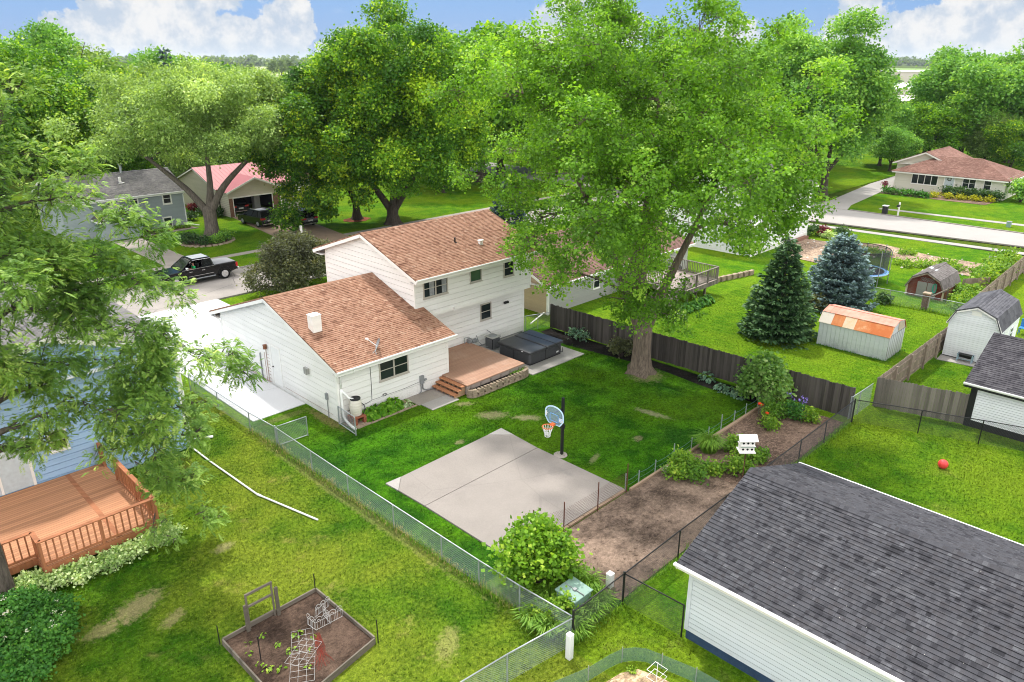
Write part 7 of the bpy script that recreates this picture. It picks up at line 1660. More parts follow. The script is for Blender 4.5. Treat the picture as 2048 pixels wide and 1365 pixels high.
# ------------------------------------------------------------------ the big trees
tree('silver_maple', 'huge spreading maple with bright leaves and flared forked trunk in the yard', (31.5, 21.4), (31.2, 21.7, 11.8), (9.4, 9.4, 9.5), 230, 1.35, 36, 32, 0.12, 'maple_leaf', 'maple_bark', 0.50, 2.4,
     [[(30.6, 22.4, 5.5), (29.4, 23.9, 9.5), (28.0, 25.2, 13.0)], [(32.3, 20.7, 5.0), (33.4, 19.7, 8.5), (34.2, 18.8, 12.0)], [(31.2, 21.6, 6.0), (30.6, 21.0, 11.0), (30.5, 20.6, 15.0)], [(32.2, 22.6, 5.5), (33.6, 24.6, 9.5), (34.3, 25.6, 13.0)]],
     7, droop=0.45, asp=0.50, spread=0.19, shell=0.25, flat=0.75, low=-0.93, flare=1.55, limb=0.20, twigs=12, inner=0.38, shade_spread=0.17, keep=lambda c, q: c[2] - q > (8.4 if (c[0] - 31.5) - (c[1] - 21.4) > 8 else 6.6 if (c[0] - 31.5) - (c[1] - 21.4) > 3.5 else 3.0) and c[2] - q > 3.4 and not (c[2] < 9.5 and (c[0] - 31.5) - (c[1] - 21.4) < -9.5) and not (c[2] < 8 and (c[0] - 31.5) - (c[1] - 21.4) > 9))
NL = [((5.41, 25.43, 13.6), 1.3), ((6.16, 25.26, 13.12), 1.2), ((4.82, 24.53, 12.36), 1.4), ((5.26, 25.46, 11.0), 1.3), ((6.46, 24.15, 12.2), 0.9), ((6.94, 22.97, 11.71), 0.8), ((5.44, 24.4, 9.94), 1.2), ((6.53, 24.13, 10.4), 1.0), ((7.25, 22.88, 10.49), 1.0), ((7.94, 22.65, 9.95), 0.9), ((4.67, 24.56, 9.16), 1.1), ((5.99, 23.76, 8.88), 1.0), ((7.07, 22.94, 8.49), 1.0), ((7.79, 22.17, 9.3), 0.8), ((8.35, 21.97, 7.59), 0.9), ((9.02, 21.7, 6.88), 0.6), ((4.07, 24.67, 7.4), 1.0), ((4.75, 24.55, 6.23), 0.75), ((7.5, 22.8, 6.92), 1.0), ((7.11, 23.97, 5.63), 1.0), ((7.76, 22.71, 5.83), 1.0), ((7.31, 23.39, 4.3), 1.1), ((7.91, 22.66, 4.35), 0.8), ((6.87, 24.04, 3.08), 0.9), ((7.38, 23.36, 2.77), 0.8), ((6.83, 24.05, 7.44), 0.8), ((8.53, 22.43, 8.42), 0.6), ((4.09, 23.65, 10.37), 1.2), ((3.4, 24.77, 5.61), 0.8), ((6.53, 24.65, 4.5), 0.7), ((8.02, 22.62, 1.22), 0.4), ((6.85, 23.52, 1.16), 0.4), ((5.19, 25.48, 14.3), 1.0), ((1.5, 24.5, 12.5), 1.6), ((0.5, 25, 9.5), 1.6), ((2.5, 26.5, 11), 1.5), ((3.0, 22.8, 12.5), 1.3), ((1.5, 23.5, 14.0), 1.4)]
_r = np.random.default_rng(77)
NL += [((5.4, 24.6, 8.2), 0.9), ((6.2, 24.2, 6.4), 0.9), ((4.6, 25.0, 5.2), 0.8), ((5.6, 24.8, 5.8), 0.8), ((6.6, 23.9, 7.6), 0.9), ((3.6, 24.4, 8.4), 1.0), ((4.4, 24.2, 7.6), 0.9), ((3.0, 25.2, 7.0), 0.9), ((7.2, 23.2, 6.2), 0.8), ((5.0, 25.4, 9.0), 1.0), ((3.4, 24.0, 11.2), 1.1), ((2.6, 25.0, 13.4), 1.2), ((6.9, 23.8, 3.6), 0.7), ((7.0, 23.6, 5.2), 0.9), ((6.2, 24.6, 3.6), 0.7), ((5.6, 25.2, 7.2), 0.9)]
NL = [(tuple(np.array(c) + _r.normal(0, 0.62, 3) * q * np.array([1, 1, 0.8])), q * _r.uniform(0.42, 0.68)) for c, q in NL for _ in range(3)]
NL = [w for w in NL if not (w[0][2] > 8.0 and 0.705 * w[0][0] - 0.709 * w[0][1] > -10.3)]
tree('locust_tree', 'near feathery locust tree hanging over the orange deck', (2.15, 24.7), (4.6, 24.2, 8.8), (5.5, 4.5, 6.5), 0, 0.55, 25, 5, 0.25, 'locust_leaf', 'locust_bark', 0.33, 3.6,
     [[(2.7, 24.8, 4.5), (3.3, 24.8, 7.0), (3.9, 24.7, 9.5), (4.3, 24.7, 12.0), (4.6, 24.9, 14.0)]], 5, droop=0.55, asp=0.24, spread=0.15, shell=0.1, flat=0.8, flare=1.3, limb=0.13, twigs=10, pinnate=1, lobes=NL, sag=0.02, shade_spread=0.17, tight=0.75)
tree('street_locust', 'grey green locust with forked grey trunk beside the blue grey house', (29.4, 69.7), (29.7, 69.4, 11.0), (10.0, 9.2, 5.1), 130, 1.35, 46, 22, 0.22, 'locust_far_leaf', 'grey_bark', 0.62, 2.7,
     [[(28.2, 70.8, 4.6), (26.0, 73.0, 7.4), (23.8, 75.2, 9.8)], [(29.8, 69.5, 5.0), (29.9, 69.6, 8.5), (29.8, 69.8, 13.0)], [(30.6, 68.6, 5.0), (32.6, 66.6, 7.6), (35.0, 64.6, 9.6)]], 21, droop=0.3, asp=0.3, spread=0.40, shell=0.3, flat=0.6, low=-0.55, flare=1.3, limb=0.22, twigs=9, inner=0.25)
tree('norway_maple', 'dark green multi trunk maple behind the white house roof', (45.6, 62.8), (45.6, 61.0, 11.0), (8.0, 8.0, 9.4), 120, 1.65, 60, 24, 0.22, 'norway_leaf', 'dark_bark', 0.60, 1.6,
     [[(44.0, 64.2, 4.5), (42.0, 66.0, 8.5), (40.6, 67.0, 13.0)], [(46.0, 62.4, 6.0), (46.2, 62.0, 11.0), (46.0, 62.0, 17.0)], [(47.6, 61.4, 5.0), (49.4, 60.0, 9.5), (50.4, 59.0, 14.5)]], 31, droop=0.5, asp=0.46, spread=0.38, shell=0.4, flat=0.85, low=-0.78, limb=0.2, inner=0.15, shade_spread=0.24)
tree('linden_tree', 'rounded yellow green linden rising from the red mulch ring', (44.18, 67.35), (39.6, 65.3, 8.0), (6.0, 5.8, 7.4), 90, 1.2, 55, 24, 0.21, 'linden_leaf', 'dark_bark', 0.38, 2.0, [[(43.0, 66.9, 4.0), (41.0, 66.4, 6.5), (39.6, 66.0, 10.0)]], 41, droop=0.5, asp=0.48, spread=0.34, shell=0.45, flat=0.85, low=-0.85, inner=0.15, shade_spread=0.24)
tree('broad_maple', 'big round dark maple with sunlit tufts behind the blue grey house', (22.5, 92.5), (21.6, 93.0, 10.6), (9.6, 8.4, 6.4), 70, 2.1, 90, 18, 0.26, 'norway_leaf', 'dark_bark', 0.5, 2.5, [[(22.0, 92.8, 6), (21.6, 93, 14.0)], [(19.5, 94, 6), (15.5, 95.5, 11)], [(25, 91.5, 6), (28, 90, 10)]], 51, droop=0.4, asp=0.46, spread=0.42, shell=0.55, flat=0.85, low=-0.85, inner=0.1, shade_spread=0.24)
tree('ash_tree', 'tall green tree overhanging the bungalow driveway', (94.6, 38.6), (93.4, 38.8, 11.4), (7.2, 7.2, 7.4), 70, 1.8, 90, 16, 0.28, 'ash_leaf', 'dark_bark', 0.45, 3.2, [[(93.8, 38, 8), (93.2, 37.6, 17)], [(92, 40, 7), (90, 42, 12)], [(96, 36, 7), (98, 34, 12)]], 61, droop=0.35, asp=0.45, spread=0.44, shell=0.45, flat=0.8, low=-0.85, inner=0.2)
tree('cottonwood', 'wide airy tree with dark forked trunk behind the bungalow', (145.5, 37.4), (145.5, 34.6, 10.4), (12.0, 11.4, 7.6), 74, 2.2, 80, 14, 0.40, 'ash_leaf', 'dark_bark', 0.75, 3.5, [[(147, 34.8, 8), (149, 31.5, 14)], [(144.8, 38.5, 8), (143, 41, 14)], [(146, 36.5, 9), (146, 36, 16)]], 71, droop=0.3, asp=0.42, spread=0.60, shell=0.3, flat=0.6, low=-0.7, limb=0.3, inner=0.25)
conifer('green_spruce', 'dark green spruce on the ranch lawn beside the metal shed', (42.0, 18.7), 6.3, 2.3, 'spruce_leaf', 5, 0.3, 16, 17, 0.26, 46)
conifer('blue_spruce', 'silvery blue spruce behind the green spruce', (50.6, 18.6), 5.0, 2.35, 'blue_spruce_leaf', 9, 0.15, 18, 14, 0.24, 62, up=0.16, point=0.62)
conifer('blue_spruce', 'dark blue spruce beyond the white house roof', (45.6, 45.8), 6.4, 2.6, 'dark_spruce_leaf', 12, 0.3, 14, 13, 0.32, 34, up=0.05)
conifer('dark_spruce', 'thin dark spruce top rising behind the street locust', (51.4, 130.2), 18.2, 3.2, 'dark_spruce_leaf', 13, 2.0, 10, 16, 0.7, 12)
tree('tall_ash', 'thin dark tree top rising above the round maple', (34.2, 130.6), (34.2, 130.6, 15.0), (8.0, 7.5, 5.8), 26, 1.8, 60, 9, 0.42, 'ash_leaf', 'dark_bark', 0.4, 6, [[(34, 130.6, 12), (34, 130.6, 20)], [(31, 131, 12), (28.5, 132, 18)], [(37, 130, 12), (39.5, 129, 18.5)]], 81, spread=0.5, shell=0.25, flat=1.1, low=-0.5, inner=0.05, twigs=5)
tree('tall_ash', 'thin airy tree top beside the big maple crown', (95.0, 45.0), (95.0, 45.2, 13.5), (5.5, 6.0, 6.8), 26, 1.5, 60, 9, 0.30, 'ash_leaf', 'dark_bark', 0.35, 5, [[(95, 45, 10), (94.8, 45.1, 19)], [(96.5, 43.5, 10), (97.5, 42, 16)]], 82, spread=0.4, shell=0.25, flat=1.0, low=-0.6, inner=0.1, twigs=5)

# trees filling the streets behind: four kinds, copied
protos = [tree('background_tree', 'leafy green tree in the mass of trees beyond the streets', (0, 0), (0, 0, 9.6), (7.0, 7.0, 6.4), 34, 2.2, 80, 11, 0.42, mt, 'dark_bark', 0.4, 3, [[(0.2, 0, 8), (0, 0, 14)], [(-1.5, 1, 7), (-4, 2, 10)], [(1.5, -1, 7), (4, -2, 10)]], 90 + i, 'trees beyond the streets', spread=0.55, shell=0.4, flat=0.8, low=-0.85, inner=0.1, twigs=3) for i, mt in enumerate(('ash_leaf', 'norway_leaf', 'locust_far_leaf', 'linden_leaf'))]
BG = [(18.73, 98.23, 15), (33.26, 146.27, 17), (38.62, 134.57, 17.5), (41.37, 123.24, 14.5), (52.81, 140.4, 16), (60.23, 137.38, 15.2), (65.51, 134.94, 14.5), (66.12, 123.4, 12.5), (85.48, 146.95, 11), (84.51, 135.86, 13), (71.96, 108.27, 16), (84.48, 111.64, 18), (71.71, 83.41, 17), (71.41, 76.98, 19), (80.31, 82.32, 18), (88.02, 81.56, 17), (99.15, 84.07, 17), (96.18, 71.76, 17), (104.57, 68.48, 17), (104.13, 59.63, 17), (102.64, 51.87, 17.5), (118.54, 53.36, 16), (146.9, 30.35, 15), (184.97, 41.0, 9), (177.93, 66.64, 8), (32.91, 99.71, 8), (39.61, 100.47, 8), (46.09, 102.08, 7), (51.39, 102.88, 8), (54.6, 97.79, 8), (22.17, 128.1, 18), (161.11, 68.32, 15), (115.72, 163.12, 14), (166.78, 32.93, 14), (27, 104, 11), (57, 110, 10), (62, 96, 9), (12, 100, 16), (5, 95, 17), (180, 25, 12), (128.5, 44.0, 8.5), (133.5, 38.5, 9.0), (137.5, 31.5, 8.5), (134.0, 27.0, 7.5), (123, 40.5, 6.0), (150, 44, 10), (88, 62, 12), (80, 60, 10), (62, 74, 8)]
r = random.Random(12)
for i, (x, y, h) in enumerate(BG):
    p = protos[i % 4]; o = p if i < 4 else copy_tree(p)
    o.location = (x, y, 0); s = h / 15.6; o.scale = (s * r.uniform(0.95, 1.2), s * r.uniform(0.95, 1.2), s); o.rotation_euler = (0, 0, r.uniform(0, 6.28))
# hazy trees in the far fields
ft = tree('field_tree', 'small round tree standing between the far fields', (0, 0), (0, 0, 6.5), (5, 5, 4.8), 14, 2.2, 34, 6, 1.0, 'hazy_leaf', 'dark_bark', 0.4, 2, [[(0, 0, 9)]], 95, 'trees in the far fields', spread=0.9, shell=0.4, twigs=0)
for i, (x, y) in enumerate([(403.6, 748.1), (419.7, 762.1), (441.1, 784.5), (452, 762), (353.4, 717.7), (388.7, 767.2), (528.2, 849.1), (470, 160), (500, 172), (420, 122)]):
    o = ft if i == 0 else copy_tree(ft); o.location = (x, y, 0.3); s = r.uniform(0.8, 1.3) * (1.0 if i < 7 else 0.5); o.scale = (s, s, s); o.rotation_euler = (0, 0, r.uniform(0, 6))
rr = np.random.default_rng(5); S = []
for a, b, n in (((700, 2000), (1180, 1740), 900), ((1180, 1740), (2400, 1050), 1200), ((2350, 1150), (2560, 500), 700), ((200, 2150), (700, 2000), 500)):
    u = rr.random((n, 1)); q = np.array(a) * (1 - u) + np.array(b) * u + rr.normal(0, 12, (n, 2)); S.append(np.concatenate([q, rr.uniform(0.5, 1, (n, 1)) * (13 + 5 * np.sin(u * 40))], 1))
S = np.vstack(S); P, A, B, v, Nn = leaf_cloud(rr, S, unit(rr.normal(0, 1, S.shape) + np.array([0, 0, .6])), rr.normal(0.4, 0.2, len(S)), 9, 7.0, 5.0, 0.1, 0.55); P[:, 2] = np.maximum(P[:, 2], 0.5)
tag(link_mesh(card_mesh('far_woods', P, A, B, v, 'hazy_leaf', 0.1, Nn), 'far_woods'), 'far off line of woods along the horizon', 'woods', None, 'stuff')
# far buildings
for i, (x, y, L, d, h, rz_, wm, rm, lab) in enumerate(((172.5, 46.5, 14, 9, 3.0, 5.6, 'far_white', 'pale_shingles', 'far grey roofed house glimpsed above the bungalow'), (209.5, 45.0, 10, 9, 5.4, 8.6, 'far_white', 'pale_shingles', 'far white gabled house behind the airy tree'), (44.9, 122.0, 16, 9, 3.0, 5.4, 'far_white', 'pale_shingles', 'far white house glimpsed under the street locust'), (97.8, 98.0, 16, 10, 3.0, 5.5, 'beige_siding', 'old_shingles', 'far beige house among trees behind the dark maple'))):
    t, W = simple_house('far_house', lab, x, y, x + L, y + d, h, rz_, 'X', wm, rm, 0.4, 0.4); W['-y'].window(t, 3, 4.5, 0.9, 2.2, 'white_trim'); W['-x'].window(t, 2, 3.4, 0.9, 2.2, 'white_trim'); W['-x'].window(t, 5, 6.4, 0.9, 2.2, 'white_trim')
def trailer():
    t = thing('mobile_home', 'white roofed mobile home in rows far down the road', 'mobile home', (0, 0, 0), 'mobile homes far down the road')
    m = MB(); m.box((-9, -2.1, 0.5), (9, 2.1, 2.9)); m.build('body', 'far_wall', t); m = MB(); m.prism([(-9.2, -2.3, 2.9), (-9.2, 2.3, 2.9), (-9.2, 0, 3.5)], (18.4, 0, 0)); m.build('roof', 'far_white', t)
    for x in (-6, -2, 3, 7): m = MB(); m.box((x - 0.6, -2.13, 1.3), (x + 0.6, -2.1, 2.3)); m.build('window', 'window_glass', t)
    return t
tp = trailer()
for i, (x, y) in enumerate([(386.5, 136.8), (407.2, 138.3), (399.7, 129.0), (424.6, 149.1), (441.4, 146.2), (434.0, 136.5), (463.2, 159.9), (475.8, 153.6), (395, 122), (420, 128)]):
    o = tp if i == 0 else copy_tree(tp); o.location = (x, y, 0.4); o.rotation_euler = (0, 0, R(-62 + 8 * (i % 3)))
t = thing('far_building', 'long pale flat roofed building far off beyond the fields', 'building', (530, 172, 0)); m = MB(); m.prism([(512, 190, 0), (530, 160, 0), (548, 170, 0), (530, 200, 0)], (0, 0, 9)); m.build('wall', 'far_wall', t); m = MB(); m.prism([(511, 190.5, 9), (530, 159, 9), (549, 170, 9), (530, 201, 9)], (0, 0, 0.8)); m.build('roof', 'far_white', t)

# ------------------------------------------------------------------ shrubs and garden plants
tree('crabapple', 'wide bronze green ornamental tree in front of the white house', (26.6, 48.3), (26.4, 48.6, 2.0), (2.7, 2.5, 1.5), 26, 0.95, 120, 11, 0.13, 'crab_leaf', 'dark_bark', 0.13, 0.5, [[(26.0, 49.2, 1.4), (25.2, 50.0, 2.4)], [(27.0, 47.8, 1.4), (27.6, 47.2, 2.4)], [(26.5, 48.6, 1.6), (26.5, 48.6, 2.8)]], 101, droop=0.1, asp=0.45, spread=0.16, shell=0.45, flat=0.8, low=-0.6, flare=1.2, limb=0.05, inner=0.1)
shrub('leafy_shrub', 'large bright yellow green shrub beside the transformer box', (14.75, 13.45, 0), 1.22, 1.15, 2.15, 1000, 0.125, 'shrub_leaf', 111, lumps=24, asp=0.5, per=8)
shrub('viburnum', 'rounded pale green viburnum at the end of the dark fence', (32.6, 14.75, 0), 1.4, 1.25, 2.2, 900, 0.15, 'viburnum_leaf', 112, lumps=15, asp=0.5, per=8)
shrub('fence_shrub', 'small dense shrub at the dark fence behind the maple trunk', (32.5, 23.5, 0), 0.7, 0.7, 1.15, 260, 0.12, 'crab_leaf', 113, lumps=7)
for i, (x, y) in enumerate(((33.0, 27.3), (33.0, 26.6))): shrub('mulch_plant', 'pale spindly plant in the black mulch by the hot tub', (x, y, 0), 0.38, 0.38, 0.6, 40, 0.12, 'blue_hosta_leaf', 114 + i, 'plant', 'spindly plants in the black mulch', 4, per=5)
hosta('hosta_plant', 'blue green hosta against the dark board fence', (33.0, 18.2, 0), 0.5, 0.5, 60, 'blue_hosta_leaf', 116)
for i in range(3): hosta('hosta_plant', 'grey green hostas at the edge of the black mulch', (32.45 - 0.02 * i, 17.0 - 0.55 * i, 0), 0.45, 0.35, 90, 'blue_hosta_leaf', 117 + i, 'plant', 'grey green hostas in the black mulch', 0.3)
clump('ornamental_grass', 'round clump of tall green grass by the timber edging', (26.3, 14.05, 0), 0.35, 0.35, 1.0, 800, 0.014, 'lily_leaf', 121)
for i, (x, y, rx, h, mt, lab) in enumerate(((24.3, 14.1, 0.55, 0.7, 'weed_leaf', 'feathery green perennials beside the garden edging'), (24.0, 13.3, 0.6, 0.6, 'lily_leaf', 'leafy perennials spreading over the bare garden soil'), (24.9, 12.9, 0.35, 0.5, 'weed_leaf', 'yellowish perennial at the edge of the bare soil'), (23.4, 13.9, 0.4, 0.5, 'weed_leaf', 'small perennial closest to the court in the garden strip'), (27.3, 13.3, 0.5, 0.6, 'weed_leaf', 'pale green perennials behind the grass clump'), (26.6, 12.6, 0.4, 0.6, 'weed_leaf', 'yellow green plant to the side of the bird house pole'), (25.6, 12.2, 0.55, 0.6, 'weed_leaf', 'yellow green plant below the bird house'), (27.0, 12.0, 0.3, 0.6, 'lily_leaf', 'dark green clump hidden behind the bird house'), (31.3, 13.6, 0.6, 0.75, 'lily_leaf', 'bushy green perennial by the poppies'), (32.0, 13.0, 0.55, 0.8, 'dark_ground_leaf', 'dark iris foliage in front of the dark fence'), (32.2, 12.2, 0.35, 0.6, 'weed_leaf', 'bright plant at the fence end of the chip bed'), (30.3, 13.2, 0.4, 0.45, 'weed_leaf', 'low yellow plant under the poppies'))):
    shrub('perennial', lab, (x, y, 0), rx, rx, h, 150 if rx > 0.45 else 90, 0.10, mt, 130 + i, 'plant', lumps=5, per=7, stems=False, z_c=0.35)
for i, (x, y, z) in enumerate(((31.15, 14.25, 0.55), (31.25, 14.2, 0.48), (30.75, 13.65, 0.4))):
    t = thing('poppy', ['orange red poppy flower tallest of the three beside the edging', 'orange red poppy flower tucked beside the tallest poppy', 'orange red poppy flower standing alone toward the chip bed'][i], 'flower', (x, y, 0)); m = MB(); m.tube([(x, y, 0), (x + 0.03, y, z)], 0.008, 4); m.build('stem', 'green_wire', t); m = MB(); m.lathe([(0.01, z - 0.03), (0.07, z + 0.0), (0.10, z + 0.06), (0.085, z + 0.07), (0.03, z + 0.03)], (x + 0.03, y, 0), 10); m.build('petals', 'petal_red', t)
rr = np.random.default_rng(9)
for i, (x, y) in enumerate(((32.3, 13.2), (32.5, 12.75), (32.1, 12.6))):
    t = thing('iris', 'purple iris flowers in front of the dark fence', 'flower', (x, y, 0), 'purple irises by the fence'); S = np.array([[rr.normal(0, 0.08), rr.normal(0, 0.08), rr.uniform(0.85, 1.05)] for _ in range(5)])
    P, A, B, v, Nn = leaf_cloud(rr, S, unit(rr.normal(0, 1, S.shape)), np.full(5, 0.5), 5, 0.07, 0.025, 0.2, 0.5); link_mesh(card_mesh('petals', P, A, B, v, 'petal_purple', 0.2, Nn), 'petals', t); m = MB()
    for s in S: m.tube([(x, y, 0), (x + s[0], y + s[1], s[2])], 0.008, 4, False)
    m.build('stem', 'green_wire', t)
for i, (x, y) in enumerate(((13.6, 11.5), (13.9, 11.15), (14.5, 11.1), (15.1, 11.2), (13.7, 12.2), (15.5, 12.0), (13.55, 10.95), (15.6, 12.6), (15.7, 13.3), (14.2, 12.5), (13.15, 11.6), (13.1, 12.2))):
    clump('day_lily', 'arching strap leaved day lilies around the transformer box', (x, y, 0), 0.28, 0.28, 0.75, 170, 0.018, 'lily_leaf', 150 + i, 'plant', 'day lilies around the transformer box')
for i, (x, y) in enumerate(((13.9, 11.7), (13.6, 11.9))): shrub('weed_plant', 'leafy weeds between the lilies and the silver fence', (x, y, 0), 0.5, 0.45, 0.8, 130, 0.09, 'weed_leaf', 170 + i, 'plant', 'weeds at the silver fence', 5, stems=False)
for i in range(9): shrub('variegated_shrub', 'low white variegated shrubs along the orange deck', (2.7 + 0.55 * i, 24.75 - 0.10 * min(i, 3) - (0.25 if i > 1 else 0) + (0.12 if i > 6 else 0), 0), 0.5, 0.42, 0.5, 150, 0.085, 'variegated_leaf', 180 + i, 'shrub', 'variegated shrubs along the orange deck', 5, per=8, stems=False)
for i, (x, y, q) in enumerate(((1.2, 23.6, 1.0), (2.4, 23.4, 1.0), (3.0, 22.6, 0.8), (1.8, 22.2, 1.0), (2.6, 21.4, 0.8), (0.8, 22.4, 1.0), (1.8, 20.7, 0.9))): shrub('ground_shrub', 'dense dark green leafy shrub with pale flowers by the trunk', (x, y, 0), q, q * 0.95, 0.75, 460, 0.085, 'dark_ground_leaf', 200 + i, 'shrub', 'dark green shrubs by the locust trunk', 8, per=8, stems=False)
rr = np.random.default_rng(4); S = np.array([[rr.uniform(0.6, 3.3), rr.uniform(20.8, 24.2), rr.uniform(0.62, 0.74)] for _ in range(22)]); P, A, B, v, Nn = leaf_cloud(rr, S, unit(rr.normal(0, 1, S.shape) + [0, 0, 1]), np.full(22, 0.5), 14, 0.035, 0.045, 0, 0.6)
tag(link_mesh(card_mesh('flower_heads', P, A, B, v, 'ivory_flower'), 'flower_heads'), 'pale flower heads scattered over the dark green shrubs', 'flowers', None, 'stuff')
for i, (x, y, q, h, mt) in enumerate(((27.0, 68.6, 0.8, 0.9, 'hedge_leaf'), (27.6, 67.6, 0.8, 0.8, 'hedge_leaf'), (28.6, 67.4, 0.7, 0.7, 'ash_leaf'), (29.6, 67.7, 0.7, 0.8, 'ash_leaf'), (30.2, 68.5, 0.6, 0.7, 'weed_leaf'), (26.9, 69.6, 0.7, 0.9, 'hedge_leaf'))): shrub('island_shrub', ['dark low shrub', 'dark low shrub', 'green low plant', 'green low plant', 'bright low plant', 'dark low shrub'][i] + ' in the mulch island under the street locust', (x, y, 0), q, q, h, 130, 0.14, mt, 220 + i, 'shrub', ['dark island shrubs', 'dark island shrubs', 'green island plants', 'green island plants', None, 'dark island shrubs'][i], 5, per=5, stems=False)
m = MB()
for k in range(26):
    a = 2 * math.pi * k / 26; m.box((28.4 + 2.25 * math.cos(a) - 0.2, 68.6 + 2.15 * math.sin(a) - 0.14, 0), (28.4 + 2.25 * math.cos(a) + 0.2, 68.6 + 2.15 * math.sin(a) + 0.14, 0.14))
tag(m.build('island_edging', 'block_stone', bevel=0.02, seg=1), 'ring of edging stones around the mulch island', 'edging')
for i, (x, y, q, h, mt, lab) in enumerate(((34.4, 79.6, 0.7, 1.0, 'hedge_leaf', 'dark shrub at the beige garage corner'), (33.9, 81.5, 0.8, 0.9, 'hedge_leaf', 'dark shrub along the beige side wall'), (33.7, 84.0, 0.6, 1.0, 'burgundy_leaf', 'reddish shrub along the beige side wall'), (31.4, 79.5, 0.9, 1.0, 'hedge_leaf', 'dark shrub between the two houses across the street'), (70.9, 29.5, 0.8, 1.0, 'hedge_leaf', 'dark shrub at the white house corner'), (71.8, 28.6, 0.6, 0.8, 'burgundy_leaf', 'deep red flowering shrub at the white house corner'), (71.0, 27.9, 0.6, 0.5, 'variegated_leaf', 'white flowering plant at the white house corner'), (72.6, 27.2, 0.7, 0.9, 'hedge_leaf', 'green shrub beyond the deep red shrub'), (53.6, 16.5, 0.35, 0.6, 'hedge_leaf', 'small green weed at the far chain link post'), (48.6, 19.2, 0.9, 1.0, 'crab_leaf', 'brownish bush between the spruces and the metal shed'))): shrub('small_shrub', lab, (x, y, 0), q, q, h, 150, 0.15, mt, 240 + i, 'shrub', None, 5, per=5, stems=False)
rr = np.random.default_rng(3)
for i in range(9): shrub('weed_patch', 'rough green weeds between red barn shed and white shed', (55.2 + rr.uniform(0, 6), 12.0 + rr.uniform(-0.8, 1.2), 0), 0.8, 0.7, 0.7, 150, 0.14, 'weed_leaf', 260 + i, 'weeds', 'weeds behind the white shed', 5, per=5, stems=False)
for i in range(6): shrub('weed_patch', 'rough green weeds at the far end of the brown fence', (63 + i * 1.6, 12.6 + 0.5 * (i % 2), 0), 1.1, 0.8, 1.2, 150, 0.2, 'weed_leaf', 270 + i, 'weeds', 'weeds at the far brown fence', 5, per=5, stems=False)
t = thing('garden_chair', 'bright blue plastic chair at the frame edge behind the white shed', 'chair', (53.2, 8.0, 0))
m = MB(); m.box((52.95, 7.75, 0.40), (53.45, 8.25, 0.45)); m.build('seat', 'blue_plastic', t, bevel=0.02); m = MB(); m.box((53.40, 7.75, 0.45), (53.45, 8.25, 0.95)); m.build('backrest', 'blue_plastic', t, bevel=0.02)
for x, y in ((52.98, 7.78), (52.98, 8.22), (53.42, 7.78), (53.42, 8.22)): m = MB(); m.box((x - 0.02, y - 0.02, 0), (x + 0.02, y + 0.02, 0.4)); m.build('leg', 'blue_plastic', t)
rr = np.random.default_rng(18)
for i in range(9): shrub('weed_patch', 'low green weeds growing through the rough planting strip', (66.5 + rr.uniform(-1.5, 3), 15.5 + i * 1.2, 0), 0.9, 0.8, 0.4, 110, 0.14, 'weed_leaf', 285 + i, 'weeds', 'weeds in the rough planting strip', 4, per=5, stems=False)
rr = np.random.default_rng(8); m = MB()
for i in range(90): m.ball((rr.uniform(61.5, 71), rr.uniform(14.5, 29), 0.06), rr.uniform(0.04, 0.13), 6, 4, (1.3, 1, 0.6))
tag(m.build('rubble_stones', 'stone_white'), 'pale stones scattered over the rough planting strip', 'stones', None, 'stuff')
rr = np.random.default_rng(14); m = MB()
for i in range(420):
    x = rr.uniform(16.2, 33); y = rr.uniform(11.1, 14.4); m.ball((x, y, 0.035), rr.uniform(0.015, 0.05), 5, 3, (1.3, 1, 0.7))
tag(m.build('soil_clods', 'garden_soil'), 'clods lying over the garden soil', 'clods', None, 'stuff')

# ------------------------------------------------------------------ grass blades on the nearer lawns, long grass along the fences
H1 = [(22.1, 23.3, 0.75, 0.42, -40), (23.1, 21.9, 0.7, 0.3, -50), (27.67, 17.95, 0.95, 0.24, -82), (31.4, 21.3, 1.2, 1.2, 0), (28.9, 27.8, 2.6, 2.9, 0)]
turf('grass', [(13.3, 22.0, 14.8, 30.7), (14.8, 21.95, 16.35, 30.7), (16.35, 21.95, 20.3, 26.6), (20.3, 21.95, 22.6, 25.7), (13.3, 14.7, 14.8, 22.0), (21.4, 14.75, 32.0, 25.2), (31.4, 25.0, 32.0, 29), (20.3, 21.95, 31.8, 25.2)], 260, 0.055, 'lawn_main', 1, 'deep green grass of the back yard', H1)
turf('grass', [(-3, 19.5, 13.1, 24.2), (-3, 9, 6.0, 19.5), (6.0, 18.3, 13.1, 19.5), (9.5, 9, 13.1, 18.3), (6.0, 9, 9.5, 14.3), (7.2, 24.2, 13.1, 36)], 300, 0.055, 'lawn_left', 2, 'yellow green grass of the lawn with the raised bed', [(5.0, 21.5, 0.9, 0.5, 20)], 0.011)
turf('grass', [(23.6, -1, 34.2, 10.7), (13.5, 8.0, 15.8, 10.7), (34, -1, 36.9, 8)], 260, 0.055, 'lawn_side', 3, 'green grass around the grey garage')
turf('grass', [(34.0, 10.9, 42.4, 25.5), (42.4, 16.5, 54, 25.5), (45.2, 10.9, 54, 16.5), (36.9, 7.2, 44.8, 10.5)], 150, 0.05, 'lawn_bright', 4, 'bright grass of the ranch house lawn', (), 0.012)
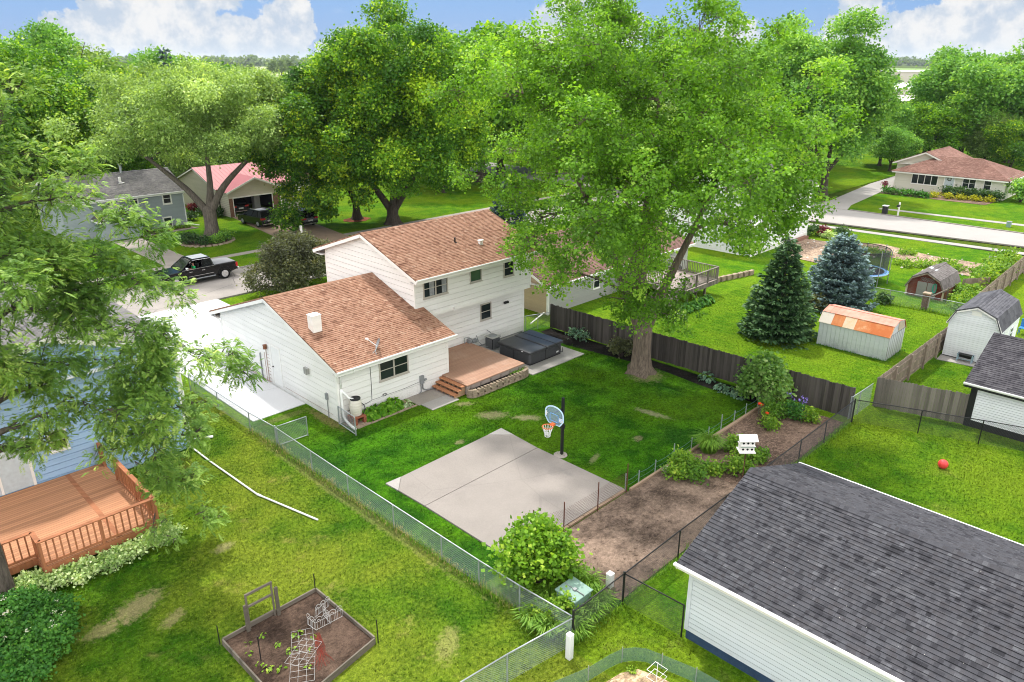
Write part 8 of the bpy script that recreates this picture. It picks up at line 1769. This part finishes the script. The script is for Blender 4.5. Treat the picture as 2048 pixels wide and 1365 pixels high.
def fringe(name, pts, n, h, mat, seed, label, wid=0.10, w=0.010):
    r = np.random.default_rng(seed); Ps, As, Bs, vs = [], [], [], []
    for a, b in zip(pts[:-1], pts[1:]):
        L = math.dist(a, b); k = int(n * L); u = r.random((k, 1)); c = np.array(a) * (1 - u) + np.array(b) * u + r.normal(0, wid, (k, 2))
        hh = h * (0.6 + 0.6 * np.sin(u[:, 0] * 9 + seed) ** 2)
        P, A, B, v = blades(r, k, 0, 0, 0.01, 0.01, 1.0, w, 0.5); sc = np.tile(hh, 2)[:, None] * r.uniform(0.6, 1.2, (2 * k, 1)); sc[k:] = sc[:k]; off = np.tile(np.concatenate([c, np.zeros((k, 1))], 1), (2, 1))
        Ps.append(P * sc + off); As.append(A * sc); Bs.append(B); vs.append(v)
    return tag(link_mesh(card_mesh(name, np.vstack(Ps), np.vstack(As), np.vstack(Bs), np.concatenate(vs), mat), name), label, 'grass', None, 'stuff')
fringe('long_grass', Lf[1:6], 80, 0.28, 'dry_grass_leaf', 1, 'dry long grass along the long silver fence', 0.10)
fringe('long_grass', Lf[1:7], 110, 0.34, 'lily_leaf', 2, 'green long grass along the long silver fence', 0.12)
fringe('long_grass', [(13.6, 10.75), (15.7, 10.8), (20.5, 10.8), (33.2, 10.75)], 90, 0.30, 'lily_leaf', 3, 'long grass along the black fence', 0.10)
fringe('long_grass', [(15.8, 14.4), (15.9, 12.4), (15.6, 11.2)], 260, 0.5, 'lily_leaf', 4, 'long grass at the edge of the bare garden', 0.15)
fringe('long_grass', [(53.6, 20.5), (53.75, 16.2), (53.97, 13.6), (53.9, 10.8)], 60, 0.4, 'weed_leaf', 5, 'long grass along the low far fence', 0.2, 0.02)
fringe('long_grass', [(42.4, 16.6), (42.35, 12.4), (45.0, 12.3)], 90, 0.2, 'dark_ground_leaf', 6, 'short weeds around the metal shed', 0.08, 0.012)

# ------------------------------------------------------------------ the air
def make_haze():
    m, t, o = material('air')
    v = t.new('ShaderNodeVolumePrincipled', {'Color': (0.80, 0.88, 0.97), 'Density': 0.00007, 'Anisotropy': 0.2})
    t.L.new(v.outputs[0], o.inputs['Volume'])
    b = MB(); b.box((-4300, -4300, -2.0), (8300, 8300, 60.0)); h = b.build('haze', 'air')
    tag(h, 'thin pale haze in the air over the far fields', 'haze', None, 'stuff')
make_haze()
